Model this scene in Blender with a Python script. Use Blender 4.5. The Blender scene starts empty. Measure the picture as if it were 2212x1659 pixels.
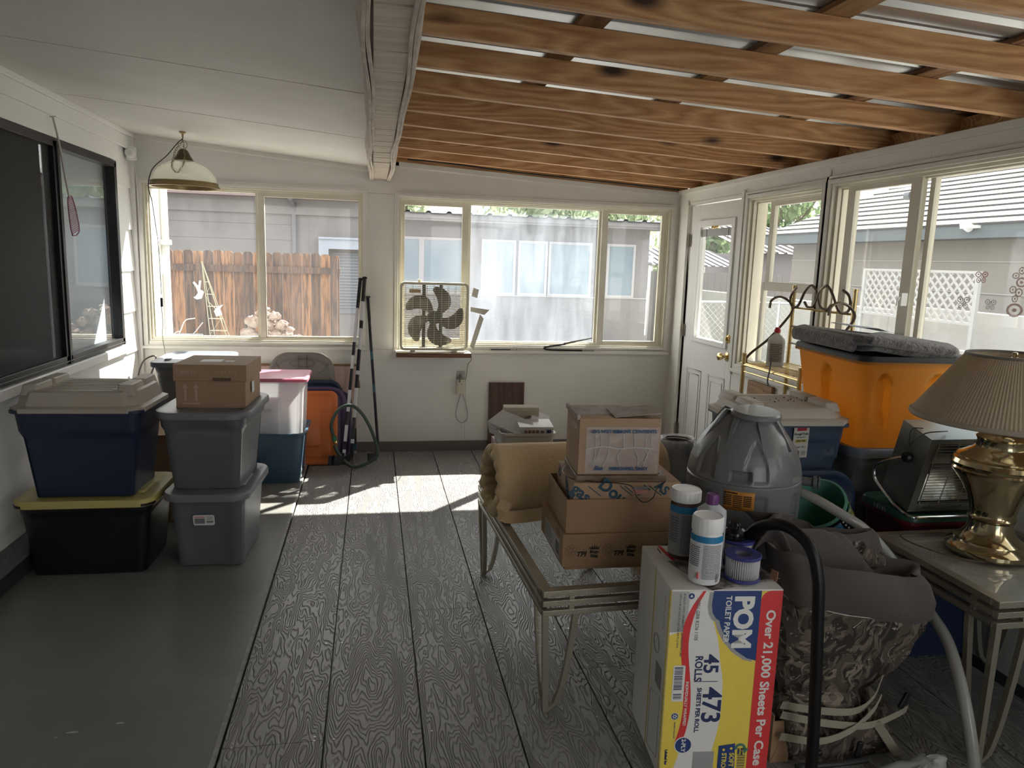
import bpy, bmesh, math, random
from mathutils import Vector as V, Matrix, Euler, noise
from math import sin, cos, pi, radians as rad, sqrt, atan2
random.seed(7)
S = bpy.context.scene
COL = S.collection

# ------------------------------------------------------------------ camera, light, exposure
def cam_axes(yaw, pitch, roll):
    f = V((sin(yaw)*cos(pitch), cos(yaw)*cos(pitch), sin(pitch)))
    r = V((cos(yaw), -sin(yaw), 0)); u = r.cross(f)
    return r*cos(roll)+u*sin(roll), -r*sin(roll)+u*cos(roll), f
cd = bpy.data.cameras.new('camera'); cam = bpy.data.objects.new('camera', cd); COL.objects.link(cam)
r_, u_, f_ = cam_axes(rad(10.776), rad(-9.428), rad(1.83))
cam.matrix_world = Matrix(((r_.x, u_.x, -f_.x, 0), (r_.y, u_.y, -f_.y, 0), (r_.z, u_.z, -f_.z, 1.52), (0, 0, 0, 1)))
cd.sensor_width = 36; cd.lens = 36*1600/2212; cd.clip_start = .03; cd.clip_end = 200
S.camera = cam

S.view_settings.view_transform = 'Standard'; S.view_settings.look = 'None'
S.view_settings.gamma = 1; S.view_settings.use_curve_mapping = False
S.view_settings.exposure = 1.55

W = bpy.data.worlds.new('sky'); S.world = W; W.use_nodes = True
nt = W.node_tree; nt.nodes.clear()
def N(nt, t, **k):
    n = nt.nodes.new(t)
    for a, b in k.items():
        if a in n.inputs: n.inputs[a].default_value = b
        else: setattr(n, a, b)
    return n
def L(nt, a, b): nt.links.new(a, b)
tc = N(nt, 'ShaderNodeTexCoord'); mp = N(nt, 'ShaderNodeMapping'); mp.inputs['Scale'].default_value = (1, 1, 2.6)
no = N(nt, 'ShaderNodeTexNoise', Scale=2.3, Detail=7, Roughness=.62)
cr = N(nt, 'ShaderNodeValToRGB'); cr.color_ramp.elements[0].position = .40; cr.color_ramp.elements[1].position = .52
cr.color_ramp.elements[0].color = (.17, .30, .40, 1); cr.color_ramp.elements[1].color = (1, .97, .94, 1)
bg = N(nt, 'ShaderNodeBackground', Strength=1.35); ow = N(nt, 'ShaderNodeOutputWorld')
L(nt, tc.outputs['Generated'], mp.inputs['Vector']); L(nt, mp.outputs[0], no.inputs['Vector']); L(nt, no.outputs[0], cr.inputs[0])
L(nt, cr.outputs[0], bg.inputs['Color']); L(nt, bg.outputs[0], ow.inputs[0])

sun = bpy.data.lights.new('sun', 'SUN'); sun.energy = 9.5; sun.angle = rad(.6); sun.color = (1, .93, .82)
so = bpy.data.objects.new('sun', sun); COL.objects.link(so)
so.rotation_euler = V((-.75, -.81, -1.0)).to_track_quat('-Z', 'Y').to_euler(); so.location = (6, 9, 6)
def portal(loc, rot, sx, sy):                     # guides sky sampling through the windows and the openings added for light
    l = bpy.data.lights.new('window_portal', 'AREA'); l.shape = 'RECTANGLE'; l.size = sx; l.size_y = sy
    l.cycles.is_portal = True
    o = bpy.data.objects.new('window_portal', l); COL.objects.link(o); o.location = loc; o.rotation_euler = rot
portal((-.85, 5.95, 1.42), (rad(-90), 0, 0), 1.6, 1.2)
portal((1.28, 5.95, 1.42), (rad(-90), 0, 0), 2.3, 1.2)
portal((2.62, 3.1, 1.42), (0, rad(90), 0), 1.3, 5.2)
portal((2.62, .3, 1.42), (0, rad(90), 0), 1.3, 2.0)
portal((1.65, -1.75, 1.08), (rad(90), 0, 0), 1.3, 2.0)

# ------------------------------------------------------------------ materials
MATS = {}
def mat(name, col=(.8, .8, .8), rough=.5, metal=0, var=None, bump=None, spec=.5, trans=0, coat=0, em=None, sheen=0, stretch=None, alpha=1):
    if name in MATS: return MATS[name]
    m = bpy.data.materials.new(name); m.use_nodes = True; t = m.node_tree; b = t.nodes['Principled BSDF']
    b.inputs['Base Color'].default_value = (*col, 1); b.inputs['Roughness'].default_value = rough
    b.inputs['Metallic'].default_value = metal; b.inputs['Specular IOR Level'].default_value = spec
    b.inputs['Coat Weight'].default_value = coat; b.inputs['Sheen Weight'].default_value = sheen
    if em: b.inputs['Emission Color'].default_value = (*em[0], 1); b.inputs['Emission Strength'].default_value = em[1]
    if var or bump:
        tc = N(t, 'ShaderNodeTexCoord'); mp = N(t, 'ShaderNodeMapping'); L(t, tc.outputs['Object'], mp.inputs[0])
        if stretch: mp.inputs['Scale'].default_value = stretch
    if var:                                        # (scale, second colour, amount, ramp low, ramp high)
        n = N(t, 'ShaderNodeTexNoise', Scale=var[0], Detail=5, Roughness=.6); L(t, mp.outputs[0], n.inputs['Vector'])
        r = N(t, 'ShaderNodeMapRange'); lo, hi = (var[3], var[4]) if len(var) > 3 else (.35, .65)
        r.inputs[1].default_value = lo; r.inputs[2].default_value = hi; r.inputs[4].default_value = var[2]
        L(t, n.outputs[0], r.inputs[0])
        x = N(t, 'ShaderNodeMix', data_type='RGBA'); x.inputs[6].default_value = (*col, 1); x.inputs[7].default_value = (*var[1], 1)
        L(t, r.outputs[0], x.inputs[0]); L(t, x.outputs[2], b.inputs['Base Color'])
    if bump:                                       # (scale, strength)
        n = N(t, 'ShaderNodeTexNoise', Scale=bump[0], Detail=4); L(t, mp.outputs[0], n.inputs['Vector'])
        p = N(t, 'ShaderNodeBump', Strength=bump[1], Distance=bump[2] if len(bump) > 2 else .01); L(t, n.outputs[0], p.inputs['Height']); L(t, p.outputs[0], b.inputs['Normal'])
    if trans:                                      # light passing through thin plastic or cloth
        tr = N(t, 'ShaderNodeBsdfTranslucent'); mx = N(t, 'ShaderNodeMixShader', Fac=trans)
        src = b.inputs['Base Color'].links[0].from_socket if b.inputs['Base Color'].links else None
        if src: L(t, src, tr.inputs[0])
        else: tr.inputs[0].default_value = (*col, 1)
        out = t.nodes['Material Output']; L(t, b.outputs[0], mx.inputs[1]); L(t, tr.outputs[0], mx.inputs[2]); L(t, mx.outputs[0], out.inputs[0])
    if alpha < 1:
        out = t.nodes['Material Output']; src = out.inputs[0].links[0].from_socket
        ta = N(t, 'ShaderNodeBsdfTransparent'); mx = N(t, 'ShaderNodeMixShader', Fac=alpha)
        L(t, ta.outputs[0], mx.inputs[1]); L(t, src, mx.inputs[2]); L(t, mx.outputs[0], out.inputs[0])
    MATS[name] = m; return m

def glass(name, dirt=.08, col=(.97, .98, .98), streak=(1, 1, 1), ior=1.5, tint=None):
    if name in MATS: return MATS[name]
    m = bpy.data.materials.new(name); m.use_nodes = True; t = m.node_tree; t.nodes.clear(); o = N(t, 'ShaderNodeOutputMaterial')
    ta = N(t, 'ShaderNodeBsdfTransparent', Color=(*col, 1)); g = N(t, 'ShaderNodeBsdfGlossy', Roughness=.02)
    fr = N(t, 'ShaderNodeFresnel', IOR=ior); mx = N(t, 'ShaderNodeMixShader'); ge = N(t, 'ShaderNodeNewGeometry')
    sb = N(t, 'ShaderNodeMath', operation='SUBTRACT'); sb.inputs[0].default_value = 1; L(t, ge.outputs['Backfacing'], sb.inputs[1])
    fm = N(t, 'ShaderNodeMath', operation='MULTIPLY'); L(t, fr.outputs[0], fm.inputs[0]); L(t, sb.outputs[0], fm.inputs[1])   # only the entry face mirrors
    L(t, fm.outputs[0], mx.inputs[0]); L(t, ta.outputs[0], mx.inputs[1]); L(t, g.outputs[0], mx.inputs[2])
    tl = N(t, 'ShaderNodeBsdfTranslucent', Color=(*(tint or (.9, .9, .92)), 1)); tc = N(t, 'ShaderNodeTexCoord'); mp = N(t, 'ShaderNodeMapping'); mp.inputs['Scale'].default_value = streak
    n = N(t, 'ShaderNodeTexNoise', Scale=2.5, Detail=8, Roughness=.65); L(t, tc.outputs['Object'], mp.inputs[0]); L(t, mp.outputs[0], n.inputs['Vector'])
    r = N(t, 'ShaderNodeMapRange'); r.inputs[1].default_value = .3; r.inputs[2].default_value = .75; r.inputs[3].default_value = dirt*.35; r.inputs[4].default_value = dirt*1.6; L(t, n.outputs[0], r.inputs[0])
    m2 = N(t, 'ShaderNodeMixShader'); L(t, r.outputs[0], m2.inputs[0]); L(t, mx.outputs[0], m2.inputs[1]); L(t, tl.outputs[0], m2.inputs[2]); L(t, m2.outputs[0], o.inputs[0])
    MATS[name] = m; return m

def wood(name, c0, c1, axis='X', scale=1.0, rough=.6, knots=True, knotc=(.05, .02, .01), bump=.25, contour=9):
    """sawn timber: contour lines of a stretched noise along the given object axis, plus knots"""
    if name in MATS: return MATS[name]
    m = bpy.data.materials.new(name); m.use_nodes = True; t = m.node_tree; b = t.nodes['Principled BSDF']; b.inputs['Roughness'].default_value = rough
    tc = N(t, 'ShaderNodeTexCoord'); mp = N(t, 'ShaderNodeMapping'); s = [6*scale]*3; s['XYZ'.index(axis)] = .7*scale; mp.inputs['Scale'].default_value = s
    L(t, tc.outputs['Object'], mp.inputs[0])
    oi = N(t, 'ShaderNodeObjectInfo'); ad = N(t, 'ShaderNodeVectorMath', operation='ADD'); mu = N(t, 'ShaderNodeMath', operation='MULTIPLY'); mu.inputs[1].default_value = 40
    L(t, oi.outputs['Random'], mu.inputs[0]); L(t, mp.outputs[0], ad.inputs[0]); L(t, mu.outputs[0], ad.inputs[1])
    n = N(t, 'ShaderNodeTexNoise', Scale=1, Detail=2, Roughness=.4); L(t, ad.outputs[0], n.inputs['Vector'])
    m1 = N(t, 'ShaderNodeMath', operation='MULTIPLY'); m1.inputs[1].default_value = contour; L(t, n.outputs[0], m1.inputs[0])
    pp = N(t, 'ShaderNodeMath', operation='PINGPONG'); pp.inputs[1].default_value = .5; L(t, m1.outputs[0], pp.inputs[0])
    n2 = N(t, 'ShaderNodeTexNoise', Scale=14, Detail=4); L(t, ad.outputs[0], n2.inputs['Vector'])
    mm = N(t, 'ShaderNodeMath', operation='MULTIPLY_ADD'); mm.inputs[1].default_value = 1.3; L(t, pp.outputs[0], mm.inputs[0]); L(t, n2.outputs[0], mm.inputs[2])
    r = N(t, 'ShaderNodeMapRange'); r.inputs[1].default_value = .35; r.inputs[2].default_value = 1.2; L(t, mm.outputs[0], r.inputs[0])
    x = N(t, 'ShaderNodeMix', data_type='RGBA'); x.inputs[6].default_value = (*c0, 1); x.inputs[7].default_value = (*c1, 1); L(t, r.outputs[0], x.inputs[0])
    out = x.outputs[2]
    if knots:
        mk = N(t, 'ShaderNodeMapping'); s2 = [7.0]*3; s2['XYZ'.index(axis)] = 2.6; mk.inputs['Scale'].default_value = s2; L(t, tc.outputs['Object'], mk.inputs[0])
        ak = N(t, 'ShaderNodeVectorMath', operation='ADD'); L(t, mk.outputs[0], ak.inputs[0]); L(t, mu.outputs[0], ak.inputs[1])
        vo = N(t, 'ShaderNodeTexVoronoi', Scale=.85); L(t, ak.outputs[0], vo.inputs['Vector'])
        kr = N(t, 'ShaderNodeMapRange'); kr.inputs[1].default_value = .06; kr.inputs[2].default_value = .19; kr.inputs[3].default_value = 1; kr.inputs[4].default_value = 0; L(t, vo.outputs[0], kr.inputs[0])
        xk = N(t, 'ShaderNodeMix', data_type='RGBA'); xk.inputs[7].default_value = (*knotc, 1); L(t, kr.outputs[0], xk.inputs[0]); L(t, out, xk.inputs[6]); out = xk.outputs[2]
    L(t, out, b.inputs['Base Color'])
    p = N(t, 'ShaderNodeBump', Strength=bump, Distance=.004); L(t, mm.outputs[0], p.inputs['Height']); L(t, p.outputs[0], b.inputs['Normal'])
    MATS[name] = m; return m

# ------------------------------------------------------------------ mesh builder
class MB:
    def __init__(s): s.v = []; s.f = []; s.mi = []; s.sm = []; s.cur = 0; s.M = None
    def add(s, vs, fs, M=None, smooth=False):
        o = len(s.v); M = M if M is not None else None
        for p in vs:
            p = V(p)
            if M is not None: p = M @ p
            if s.M is not None: p = s.M @ p
            s.v.append(p)
        for f in fs: s.f.append([i+o for i in f]); s.mi.append(s.cur); s.sm.append(smooth)
        return s
    def box(s, x0, y0, z0, x1, y1, z1, M=None):
        if x0 > x1: x0, x1 = x1, x0
        if y0 > y1: y0, y1 = y1, y0
        if z0 > z1: z0, z1 = z1, z0
        vs = [(x0,y0,z0),(x1,y0,z0),(x1,y1,z0),(x0,y1,z0),(x0,y0,z1),(x1,y0,z1),(x1,y1,z1),(x0,y1,z1)]
        return s.add(vs, [(0,3,2,1),(4,5,6,7),(0,1,5,4),(1,2,6,5),(2,3,7,6),(3,0,4,7)], M)
    def loft(s, rings, cap0=True, cap1=True, M=None, smooth=True, closed=True):
        n = len(rings[0]); vs = [p for r in rings for p in r]; fs = []
        for i in range(len(rings)-1):
            for j in range(n if closed else n-1):
                k = (j+1) % n; fs.append((i*n+j, i*n+k, (i+1)*n+k, (i+1)*n+j))
        if cap0: fs.append(tuple(reversed(range(n))))
        if cap1: fs.append(tuple((len(rings)-1)*n+j for j in range(n)))
        return s.add(vs, fs, M, smooth)
    def cyl(s, p0, p1, r0, r1=None, n=14, cap=True, M=None):
        p0 = V(p0); p1 = V(p1); d = (p1-p0).normalized(); q = d.to_track_quat('Z', 'Y'); r1 = r0 if r1 is None else r1
        rg = lambda c, r: [c+q @ V((r*cos(2*pi*i/n), r*sin(2*pi*i/n), 0)) for i in range(n)]
        return s.loft([rg(p0, r0), rg(p1, r1)], cap, cap, M)
    def tube(s, pts, r, n=8, closed=False, sub=6, M=None, flat=None):
        P = [V(p) for p in pts]
        if sub and len(P) > 2: P = spline(P, sub, closed)
        rings = []; up = None; m = len(P)
        for i, p in enumerate(P):
            a = P[(i-1) % m] if (closed or i > 0) else p; b = P[(i+1) % m] if (closed or i < m-1) else p
            d = (b-a).normalized()
            if up is None: up = d.orthogonal().normalized()
            up = (up-d*up.dot(d)); up = up.normalized() if up.length > 1e-6 else d.orthogonal().normalized(); sd = d.cross(up)
            rr = r(i/(m-1)) if callable(r) else r
            rings.append([p+up*rr*cos(2*pi*j/n)+sd*rr*sin(2*pi*j/n) for j in range(n)])
        if closed:
            rings.append(rings[0]); return s.loft(rings, False, False, M)
        return s.loft(rings, True, True, M)
    def ribbon(s, pts, w, t=.002, wdir=None, M=None, sub=6):
        """flat strap following the points; w along wdir"""
        P = spline([V(p) for p in pts], sub, False) if sub else [V(p) for p in pts]; rings = []
        for i, p in enumerate(P):
            a = P[max(0, i-1)]; b = P[min(len(P)-1, i+1)]; d = (b-a).normalized(); wd = V(wdir(i/(len(P)-1)) if callable(wdir) else wdir); wd = (wd-d*wd.dot(d)).normalized(); nn = d.cross(wd)
            rings.append([p+wd*w/2+nn*t/2, p-wd*w/2+nn*t/2, p-wd*w/2-nn*t/2, p+wd*w/2-nn*t/2])
        return s.loft(rings, True, True, M, smooth=False)
    def lathe(s, prof, n=40, c=(0, 0, 0), M=None, fn=None, cap0=False, cap1=False):
        rings = []
        for r, z in prof:
            rings.append([(c[0]+(fn(2*pi*i/n, z, r) if fn else r)*cos(2*pi*i/n), c[1]+(fn(2*pi*i/n, z, r) if fn else r)*sin(2*pi*i/n), c[2]+z) for i in range(n)])
        return s.loft(rings, cap0, cap1, M)
    def prism(s, poly, z0, z1, M=None):
        n = len(poly); vs = [(p[0], p[1], z0) for p in poly]+[(p[0], p[1], z1) for p in poly]
        fs = [tuple(reversed(range(n))), tuple(range(n, 2*n))]+[(i, (i+1) % n, n+(i+1) % n, n+i) for i in range(n)]
        return s.add(vs, fs, M)
    def grid(s, fn, nu, nv, M=None, smooth=True, cu=False):
        vs = [fn(i/nu, j/nv) for i in range(nu+1) for j in range(nv+1)]
        fs = [(i*(nv+1)+j, (i+1)*(nv+1)+j, (i+1)*(nv+1)+j+1, i*(nv+1)+j+1) for i in range(nu) for j in range(nv)]
        return s.add(vs, fs, M, smooth)
    def text(s, txt, size, M, align='CENTER', bold=0, sx=1.0, depth=.0004, shear=0):
        c = bpy.data.curves.new('t', 'FONT'); c.body = txt; c.size = size; c.align_x = align; c.align_y = 'CENTER'; c.offset = bold; c.extrude = depth; c.shear = shear; c.resolution_u = 3
        o = bpy.data.objects.new('t', c); COL.objects.link(o); dg = bpy.context.evaluated_depsgraph_get(); me = bpy.data.meshes.new_from_object(o.evaluated_get(dg))
        s.add([(v.co.x*sx, v.co.y, v.co.z) for v in me.vertices], [tuple(p.vertices) for p in me.polygons], M)
        bpy.data.objects.remove(o); bpy.data.curves.remove(c); bpy.data.meshes.remove(me); return s
    def build(s, name, mats, parent=None, bevel=0, bseg=2, sharp=35, solid=0):
        me = bpy.data.meshes.new(name); me.from_pydata(s.v, [], s.f); me.update()
        for m in (mats if isinstance(mats, (list, tuple)) else [mats]): me.materials.append(m)
        me.polygons.foreach_set('material_index', s.mi); me.polygons.foreach_set('use_smooth', s.sm if not bevel else [True]*len(s.f))
        b = bmesh.new(); b.from_mesh(me); bmesh.ops.remove_doubles(b, verts=b.verts, dist=1e-6); bmesh.ops.recalc_face_normals(b, faces=b.faces); b.to_mesh(me); b.free()
        me.set_sharp_from_angle(angle=rad(sharp))
        o = bpy.data.objects.new(name, me); COL.objects.link(o)
        if parent is not None: o.parent = parent
        if bevel:
            m = o.modifiers.new('b', 'BEVEL'); m.width = bevel; m.segments = bseg; m.limit_method = 'ANGLE'; m.angle_limit = rad(40); m.harden_normals = True
        return o
def spline(P, sub, closed):
    out = []; n = len(P); rng = n if closed else n-1
    for i in range(rng):
        p0 = P[(i-1) % n] if (closed or i > 0) else P[0]*2-P[1]; p1 = P[i]; p2 = P[(i+1) % n]
        p3 = P[(i+2) % n] if (closed or i < n-2) else P[-1]*2-P[-2]
        for k in range(sub):
            t = k/sub; out.append(.5*((2*p1)+(p2-p0)*t+(2*p0-5*p1+4*p2-p3)*t*t+(3*p1-p0-3*p2+p3)*t**3))
    if not closed: out.append(P[-1])
    return out
def thing(name, label, cat, loc=(0, 0, 0), rz=0, group=None, rot=None):
    o = bpy.data.objects.new(name, None); COL.objects.link(o); o.empty_display_size = .05; o.location = loc
    o.rotation_euler = rot if rot is not None else (0, 0, rz); o['label'] = label; o['category'] = cat
    if group: o['group'] = group
    return o
def tag(o, label, cat, group=None, kind=None, loc=None, rot=None):
    o['label'] = label; o['category'] = cat
    if group: o['group'] = group
    if kind: o['kind'] = kind
    if loc: o.location = loc
    if rot: o.rotation_euler = rot
    return o
def setting(name, rootloc=(0, 0, 0)):
    o = bpy.data.objects.new(name, None); COL.objects.link(o); o['kind'] = 'structure'; o.location = rootloc; o.empty_display_size = .05; return o
def struct(o): o['kind'] = 'structure'; return o
def copy_tree(o, parent=None):
    c = o.copy(); COL.objects.link(c); c.parent = parent
    for ch in [x for x in bpy.data.objects if x.parent == o]: copy_tree(ch, c)
    return c
def fr3(o, x, y):                                  # frame matrix: origin, x axis, y axis -> z = x cross y
    x = V(x).normalized(); y = V(y); y = (y-x*y.dot(x)).normalized(); z = x.cross(y)
    return Matrix(((x.x, y.x, z.x, o[0]), (x.y, y.y, z.y, o[1]), (x.z, y.z, z.z, o[2]), (0, 0, 0, 1)))
def rrect(w, d, r, z, n=8, ox=0, oy=0):            # rounded rectangle ring
    r = min(r, w/2-1e-4, d/2-1e-4); out = []
    for cx, cy, a in ((w/2-r, d/2-r, 0), (-w/2+r, d/2-r, pi/2), (-w/2+r, -d/2+r, pi), (w/2-r, -d/2+r, 3*pi/2)):
        for i in range(n+1):
            t = a+pi/2*i/n; out.append((cx+r*cos(t)+ox, cy+r*sin(t)+oy, z))
    return out
def rrect_d(w, d, r, z, m=14, n=8):                # the same with the straight sides subdivided (for embossed sides)
    r = min(r, w/2-1e-4, d/2-1e-4); out = []
    C = ((w/2-r, d/2-r, 0), (-w/2+r, d/2-r, pi/2), (-w/2+r, -d/2+r, pi), (w/2-r, -d/2+r, 3*pi/2))
    for q in range(4):
        cx, cy, a = C[q]
        for i in range(n+1):
            t = a+pi/2*i/n; out.append(V((cx+r*cos(t), cy+r*sin(t), z)))
        e = out[-1]; nx, ny, na = C[(q+1) % 4]; s0 = V((nx+r*cos(na), ny+r*sin(na), z))
        for i in range(1, m): out.append(e.lerp(s0, i/m))
    return out
def smooth01(x): x = max(0, min(1, x)); return x*x*(3-2*x)
# ------------------------------------------------------------------ shared materials
WALL = mat('wall_paint', (.76, .755, .72), .55, var=(3, (.68, .67, .63), .5), bump=(60, .08))
SIDE = mat('siding_paint', (.84, .84, .83), .5, bump=(80, .1))
CEIL = mat('ceiling_paint', (.74, .73, .70), .6, var=(1.6, (.64, .62, .57), .8), bump=(70, .1))
VINYL = mat('cream_vinyl', (.74, .71, .60), .35, var=(5, (.64, .60, .48), .6))
TRIMW = mat('white_trim', (.78, .77, .72), .4, var=(6, (.68, .66, .60), .5))
GLASS = glass('window_glass', .012, streak=(1.5, 1.5, .5))
GLASSF = glass('foggy_glass', .05, streak=(2.2, 2.2, .45), tint=(.78, .88, 1.0))
GLASSR = glass('dusty_glass', .035, streak=(1, 1.5, .4))
DARKM = mat('dark_bronze', (.035, .033, .035), .4, .6)
BLACK = mat('black', (.012, .012, .014), .4)
WHITE = mat('white_plastic', (.82, .82, .80), .4)
CHROME = mat('chrome', (.75, .75, .74), .18, 1)
STEEL = mat('steel', (.5, .5, .49), .35, 1)
BRASS = mat('brass', (.80, .62, .30), .16, 1)
YB, XR, XL = 5.797, 2.436, -1.686

# ------------------------------------------------------------------ floor: embossed boards and a painted slab
def deck_mat():
    m = bpy.data.materials.new('embossed_deck'); m.use_nodes = True; t = m.node_tree; b = t.nodes['Principled BSDF']
    tc = N(t, 'ShaderNodeTexCoord'); sp = N(t, 'ShaderNodeSeparateXYZ'); L(t, tc.outputs['Object'], sp.inputs[0])
    a = N(t, 'ShaderNodeMath', operation='ADD'); a.inputs[1].default_value = .462; L(t, sp.outputs[0], a.inputs[0])
    d = N(t, 'ShaderNodeMath', operation='DIVIDE'); d.inputs[1].default_value = .3105; L(t, a.outputs[0], d.inputs[0])
    fl = N(t, 'ShaderNodeMath', operation='FLOOR'); L(t, d.outputs[0], fl.inputs[0])
    k = N(t, 'ShaderNodeMath', operation='MULTIPLY'); k.inputs[1].default_value = 7.37; L(t, fl.outputs[0], k.inputs[0])
    cx = N(t, 'ShaderNodeCombineXYZ'); yy = N(t, 'ShaderNodeMath', operation='MULTIPLY'); yy.inputs[1].default_value = 1.7; L(t, sp.outputs[1], yy.inputs[0])
    xx = N(t, 'ShaderNodeMath', operation='MULTIPLY'); xx.inputs[1].default_value = 7.5; L(t, sp.outputs[0], xx.inputs[0])
    L(t, xx.outputs[0], cx.inputs[0]); L(t, yy.outputs[0], cx.inputs[1]); L(t, k.outputs[0], cx.inputs[2])
    n = N(t, 'ShaderNodeTexNoise', Scale=1.0, Detail=3.2, Roughness=.42); L(t, cx.outputs[0], n.inputs['Vector'])
    m1 = N(t, 'ShaderNodeMath', operation='MULTIPLY'); m1.inputs[1].default_value = 84; L(t, n.outputs[0], m1.inputs[0])
    pp = N(t, 'ShaderNodeMath', operation='PINGPONG'); pp.inputs[1].default_value = 1; L(t, m1.outputs[0], pp.inputs[0])
    r = N(t, 'ShaderNodeMapRange'); r.inputs[1].default_value = .0; r.inputs[2].default_value = .5; L(t, pp.outputs[0], r.inputs[0])
    n2 = N(t, 'ShaderNodeTexNoise', Scale=2.2, Detail=5); L(t, tc.outputs['Object'], n2.inputs['Vector'])
    x = N(t, 'ShaderNodeMix', data_type='RGBA'); x.inputs[6].default_value = (.235, .235, .23, 1); x.inputs[7].default_value = (.32, .315, .305, 1); L(t, n2.outputs[0], x.inputs[0])
    x2 = N(t, 'ShaderNodeMix', data_type='RGBA'); x2.inputs[6].default_value = (.165, .165, .163, 1); L(t, x.outputs[2], x2.inputs[7]); L(t, r.outputs[0], x2.inputs[0])
    L(t, x2.outputs[2], b.inputs['Base Color']); b.inputs['Roughness'].default_value = .42
    p = N(t, 'ShaderNodeBump', Strength=.75, Distance=.0035); L(t, r.outputs[0], p.inputs['Height']); L(t, p.outputs[0], b.inputs['Normal'])
    return m
DECK = deck_mat()
SLAB = mat('painted_concrete', (.165, .168, .162), .42, var=(2.2, (.21, .21, .20), .8), bump=(30, .12))
SCUFF = mat('paint_chip', (.5, .5, .48), .6)
mb = MB(); seams = [-.462+.3105*i for i in range(10)]
joints = {0: [2.2], 1: [4.3, 1.2], 2: [3.05], 3: [1.6, 4.9], 4: [2.5], 5: [2.19], 6: [3.9], 7: [2.9], 8: [4.2]}
for i in range(9):
    x0 = seams[i]+.003; x1 = min(seams[i+1]-.003, XR); ys = [-1.6]+sorted(joints[i])+[YB]
    for a, b in zip(ys[:-1], ys[1:]): mb.box(x0, a+.0012, -.02, x1, b-.0012, 0)
mb.cur = 1; mb.box(-.47, -1.6, -.05, XR, YB, -.02)
mb.cur = 2
for i in range(9):
    for yj in [k*.61+.35 for k in range(9)]+joints[i]:
        for dx in (.03, .28): mb.cyl((seams[i]+dx, yj+.02, -.001), (seams[i]+dx, yj+.02, .0012), .0038, n=8)
fl = struct(mb.build('floor', [DECK, BLACK, STEEL], bevel=0))
mb = MB(); mb.box(XL-.05, -1.6, -.05, -.468, YB, .012); mb.cur = 2; mb.box(-.479, -1.6, .0, -.4665, 5.3, .0125); mb.cur = 1  # slab with a thin pale band along its deck-side edge
for x, y, w in ((-1.31, 2.12, .035), (-1.27, 2.11, .012), (-1.22, 2.15, .02), (-1.16, 2.16, .015), (-.93, 2.33, .016), (-.8, 2.36, .012), (-.97, 2.31, .006), (-1.27, 2.19, .005)):
    mb.prism([(x+w*cos(a)*(1+.4*random.random()), y+w*.3*sin(a)) for a in [k*pi/4 for k in range(8)]], .0121, .0125)
struct(mb.build('floor_slab', [SLAB, SCUFF, mat('pale_edge', (.36, .36, .34), .6, var=(30, (.16, .16, .16), .7))], bevel=.002)).name = 'floor.001'

# ------------------------------------------------------------------ back wall
def zc(x): return 2.10+.053*(2.436-x) if x > .0 else 2.175+(-.02-x)*.086    # underside of the roof at the back wall
def gable(mb, x0, x1, z0, z1, y0=YB, y1=YB+.14):
    xs = [x0]+([0.0] if x0 < 0 < x1 else [])+[x1]
    for a, b in zip(xs[:-1], xs[1:]):
        ta = (zc(a+1e-5) if z1 is None else z1); tb = (zc(b-1e-5) if z1 is None else z1)
        mb.add([(a,y0,z0),(b,y0,z0),(b,y1,z0),(a,y1,z0),(a,y0,ta),(b,y0,tb),(b,y1,tb),(a,y1,ta)], [(0,3,2,1),(4,5,6,7),(0,1,5,4),(1,2,6,5),(2,3,7,6),(3,0,4,7)])
W1 = (-1.61, -.075, .86, 1.985); W2 = (.195, 2.37, .845, 1.97)
mb = MB()
mb.box(XL-.1, YB, -.16, XR+.1, YB+.14, 0); gable(mb, XL-.1, W1[0], 0, None); gable(mb, W1[0], W1[1], 0, W1[2]); gable(mb, W1[0], W1[1], W1[3], None)
gable(mb, W1[1], W2[0], 0, None); gable(mb, W2[0], W2[1], 0, W2[2]); gable(mb, W2[0], W2[1], W2[3], None); gable(mb, W2[1], XR+.1, 0, None)
mb.cur = 1                                          # board joints of the wall panels
for x0, x1, z in ((-.06, .17, .81), (-.04, .16, 1.985), (-1.68, -1.62, .80)): mb.box(x0, YB-.0006, z, x1, YB, z+.0025)
mb.box(.726, YB-.0006, .08, .7275, YB, .62); mb.box(.7, YB-.0006, .1, .7002, YB, .3)
struct(mb.build('wall_back', [WALL, mat('panel_joint', (.33, .32, .30), .8)]))
BASEM = mat('grey_baseboard', (.14, .13, .125), .5)
struct(MB().box(-.43, YB-.014, 0, XR-.05, YB, .078).build('baseboard_back', BASEM, bevel=.002))
mb = MB(); mb.M = None                              # thin moulding under the roof line
for a, b in ((XL, -.02), (.19, XR)):
    p = [(a, zc(a+1e-4)), (b, zc(b-1e-4))]; mb.add([(a,YB-.016,p[0][1]-.03),(b,YB-.016,p[1][1]-.03),(b,YB-.016,p[1][1]+.004),(a,YB-.016,p[0][1]+.004),(a,YB,p[0][1]-.036),(b,YB,p[1][1]-.036),(b,YB,p[1][1]+.004),(a,YB,p[0][1]+.004)], [(0,1,2,3),(0,4,5,1),(3,2,6,7),(0,3,7,4),(1,5,6,2),(4,7,6,5)])
struct(mb.build('trim_1', TRIMW))

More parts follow.
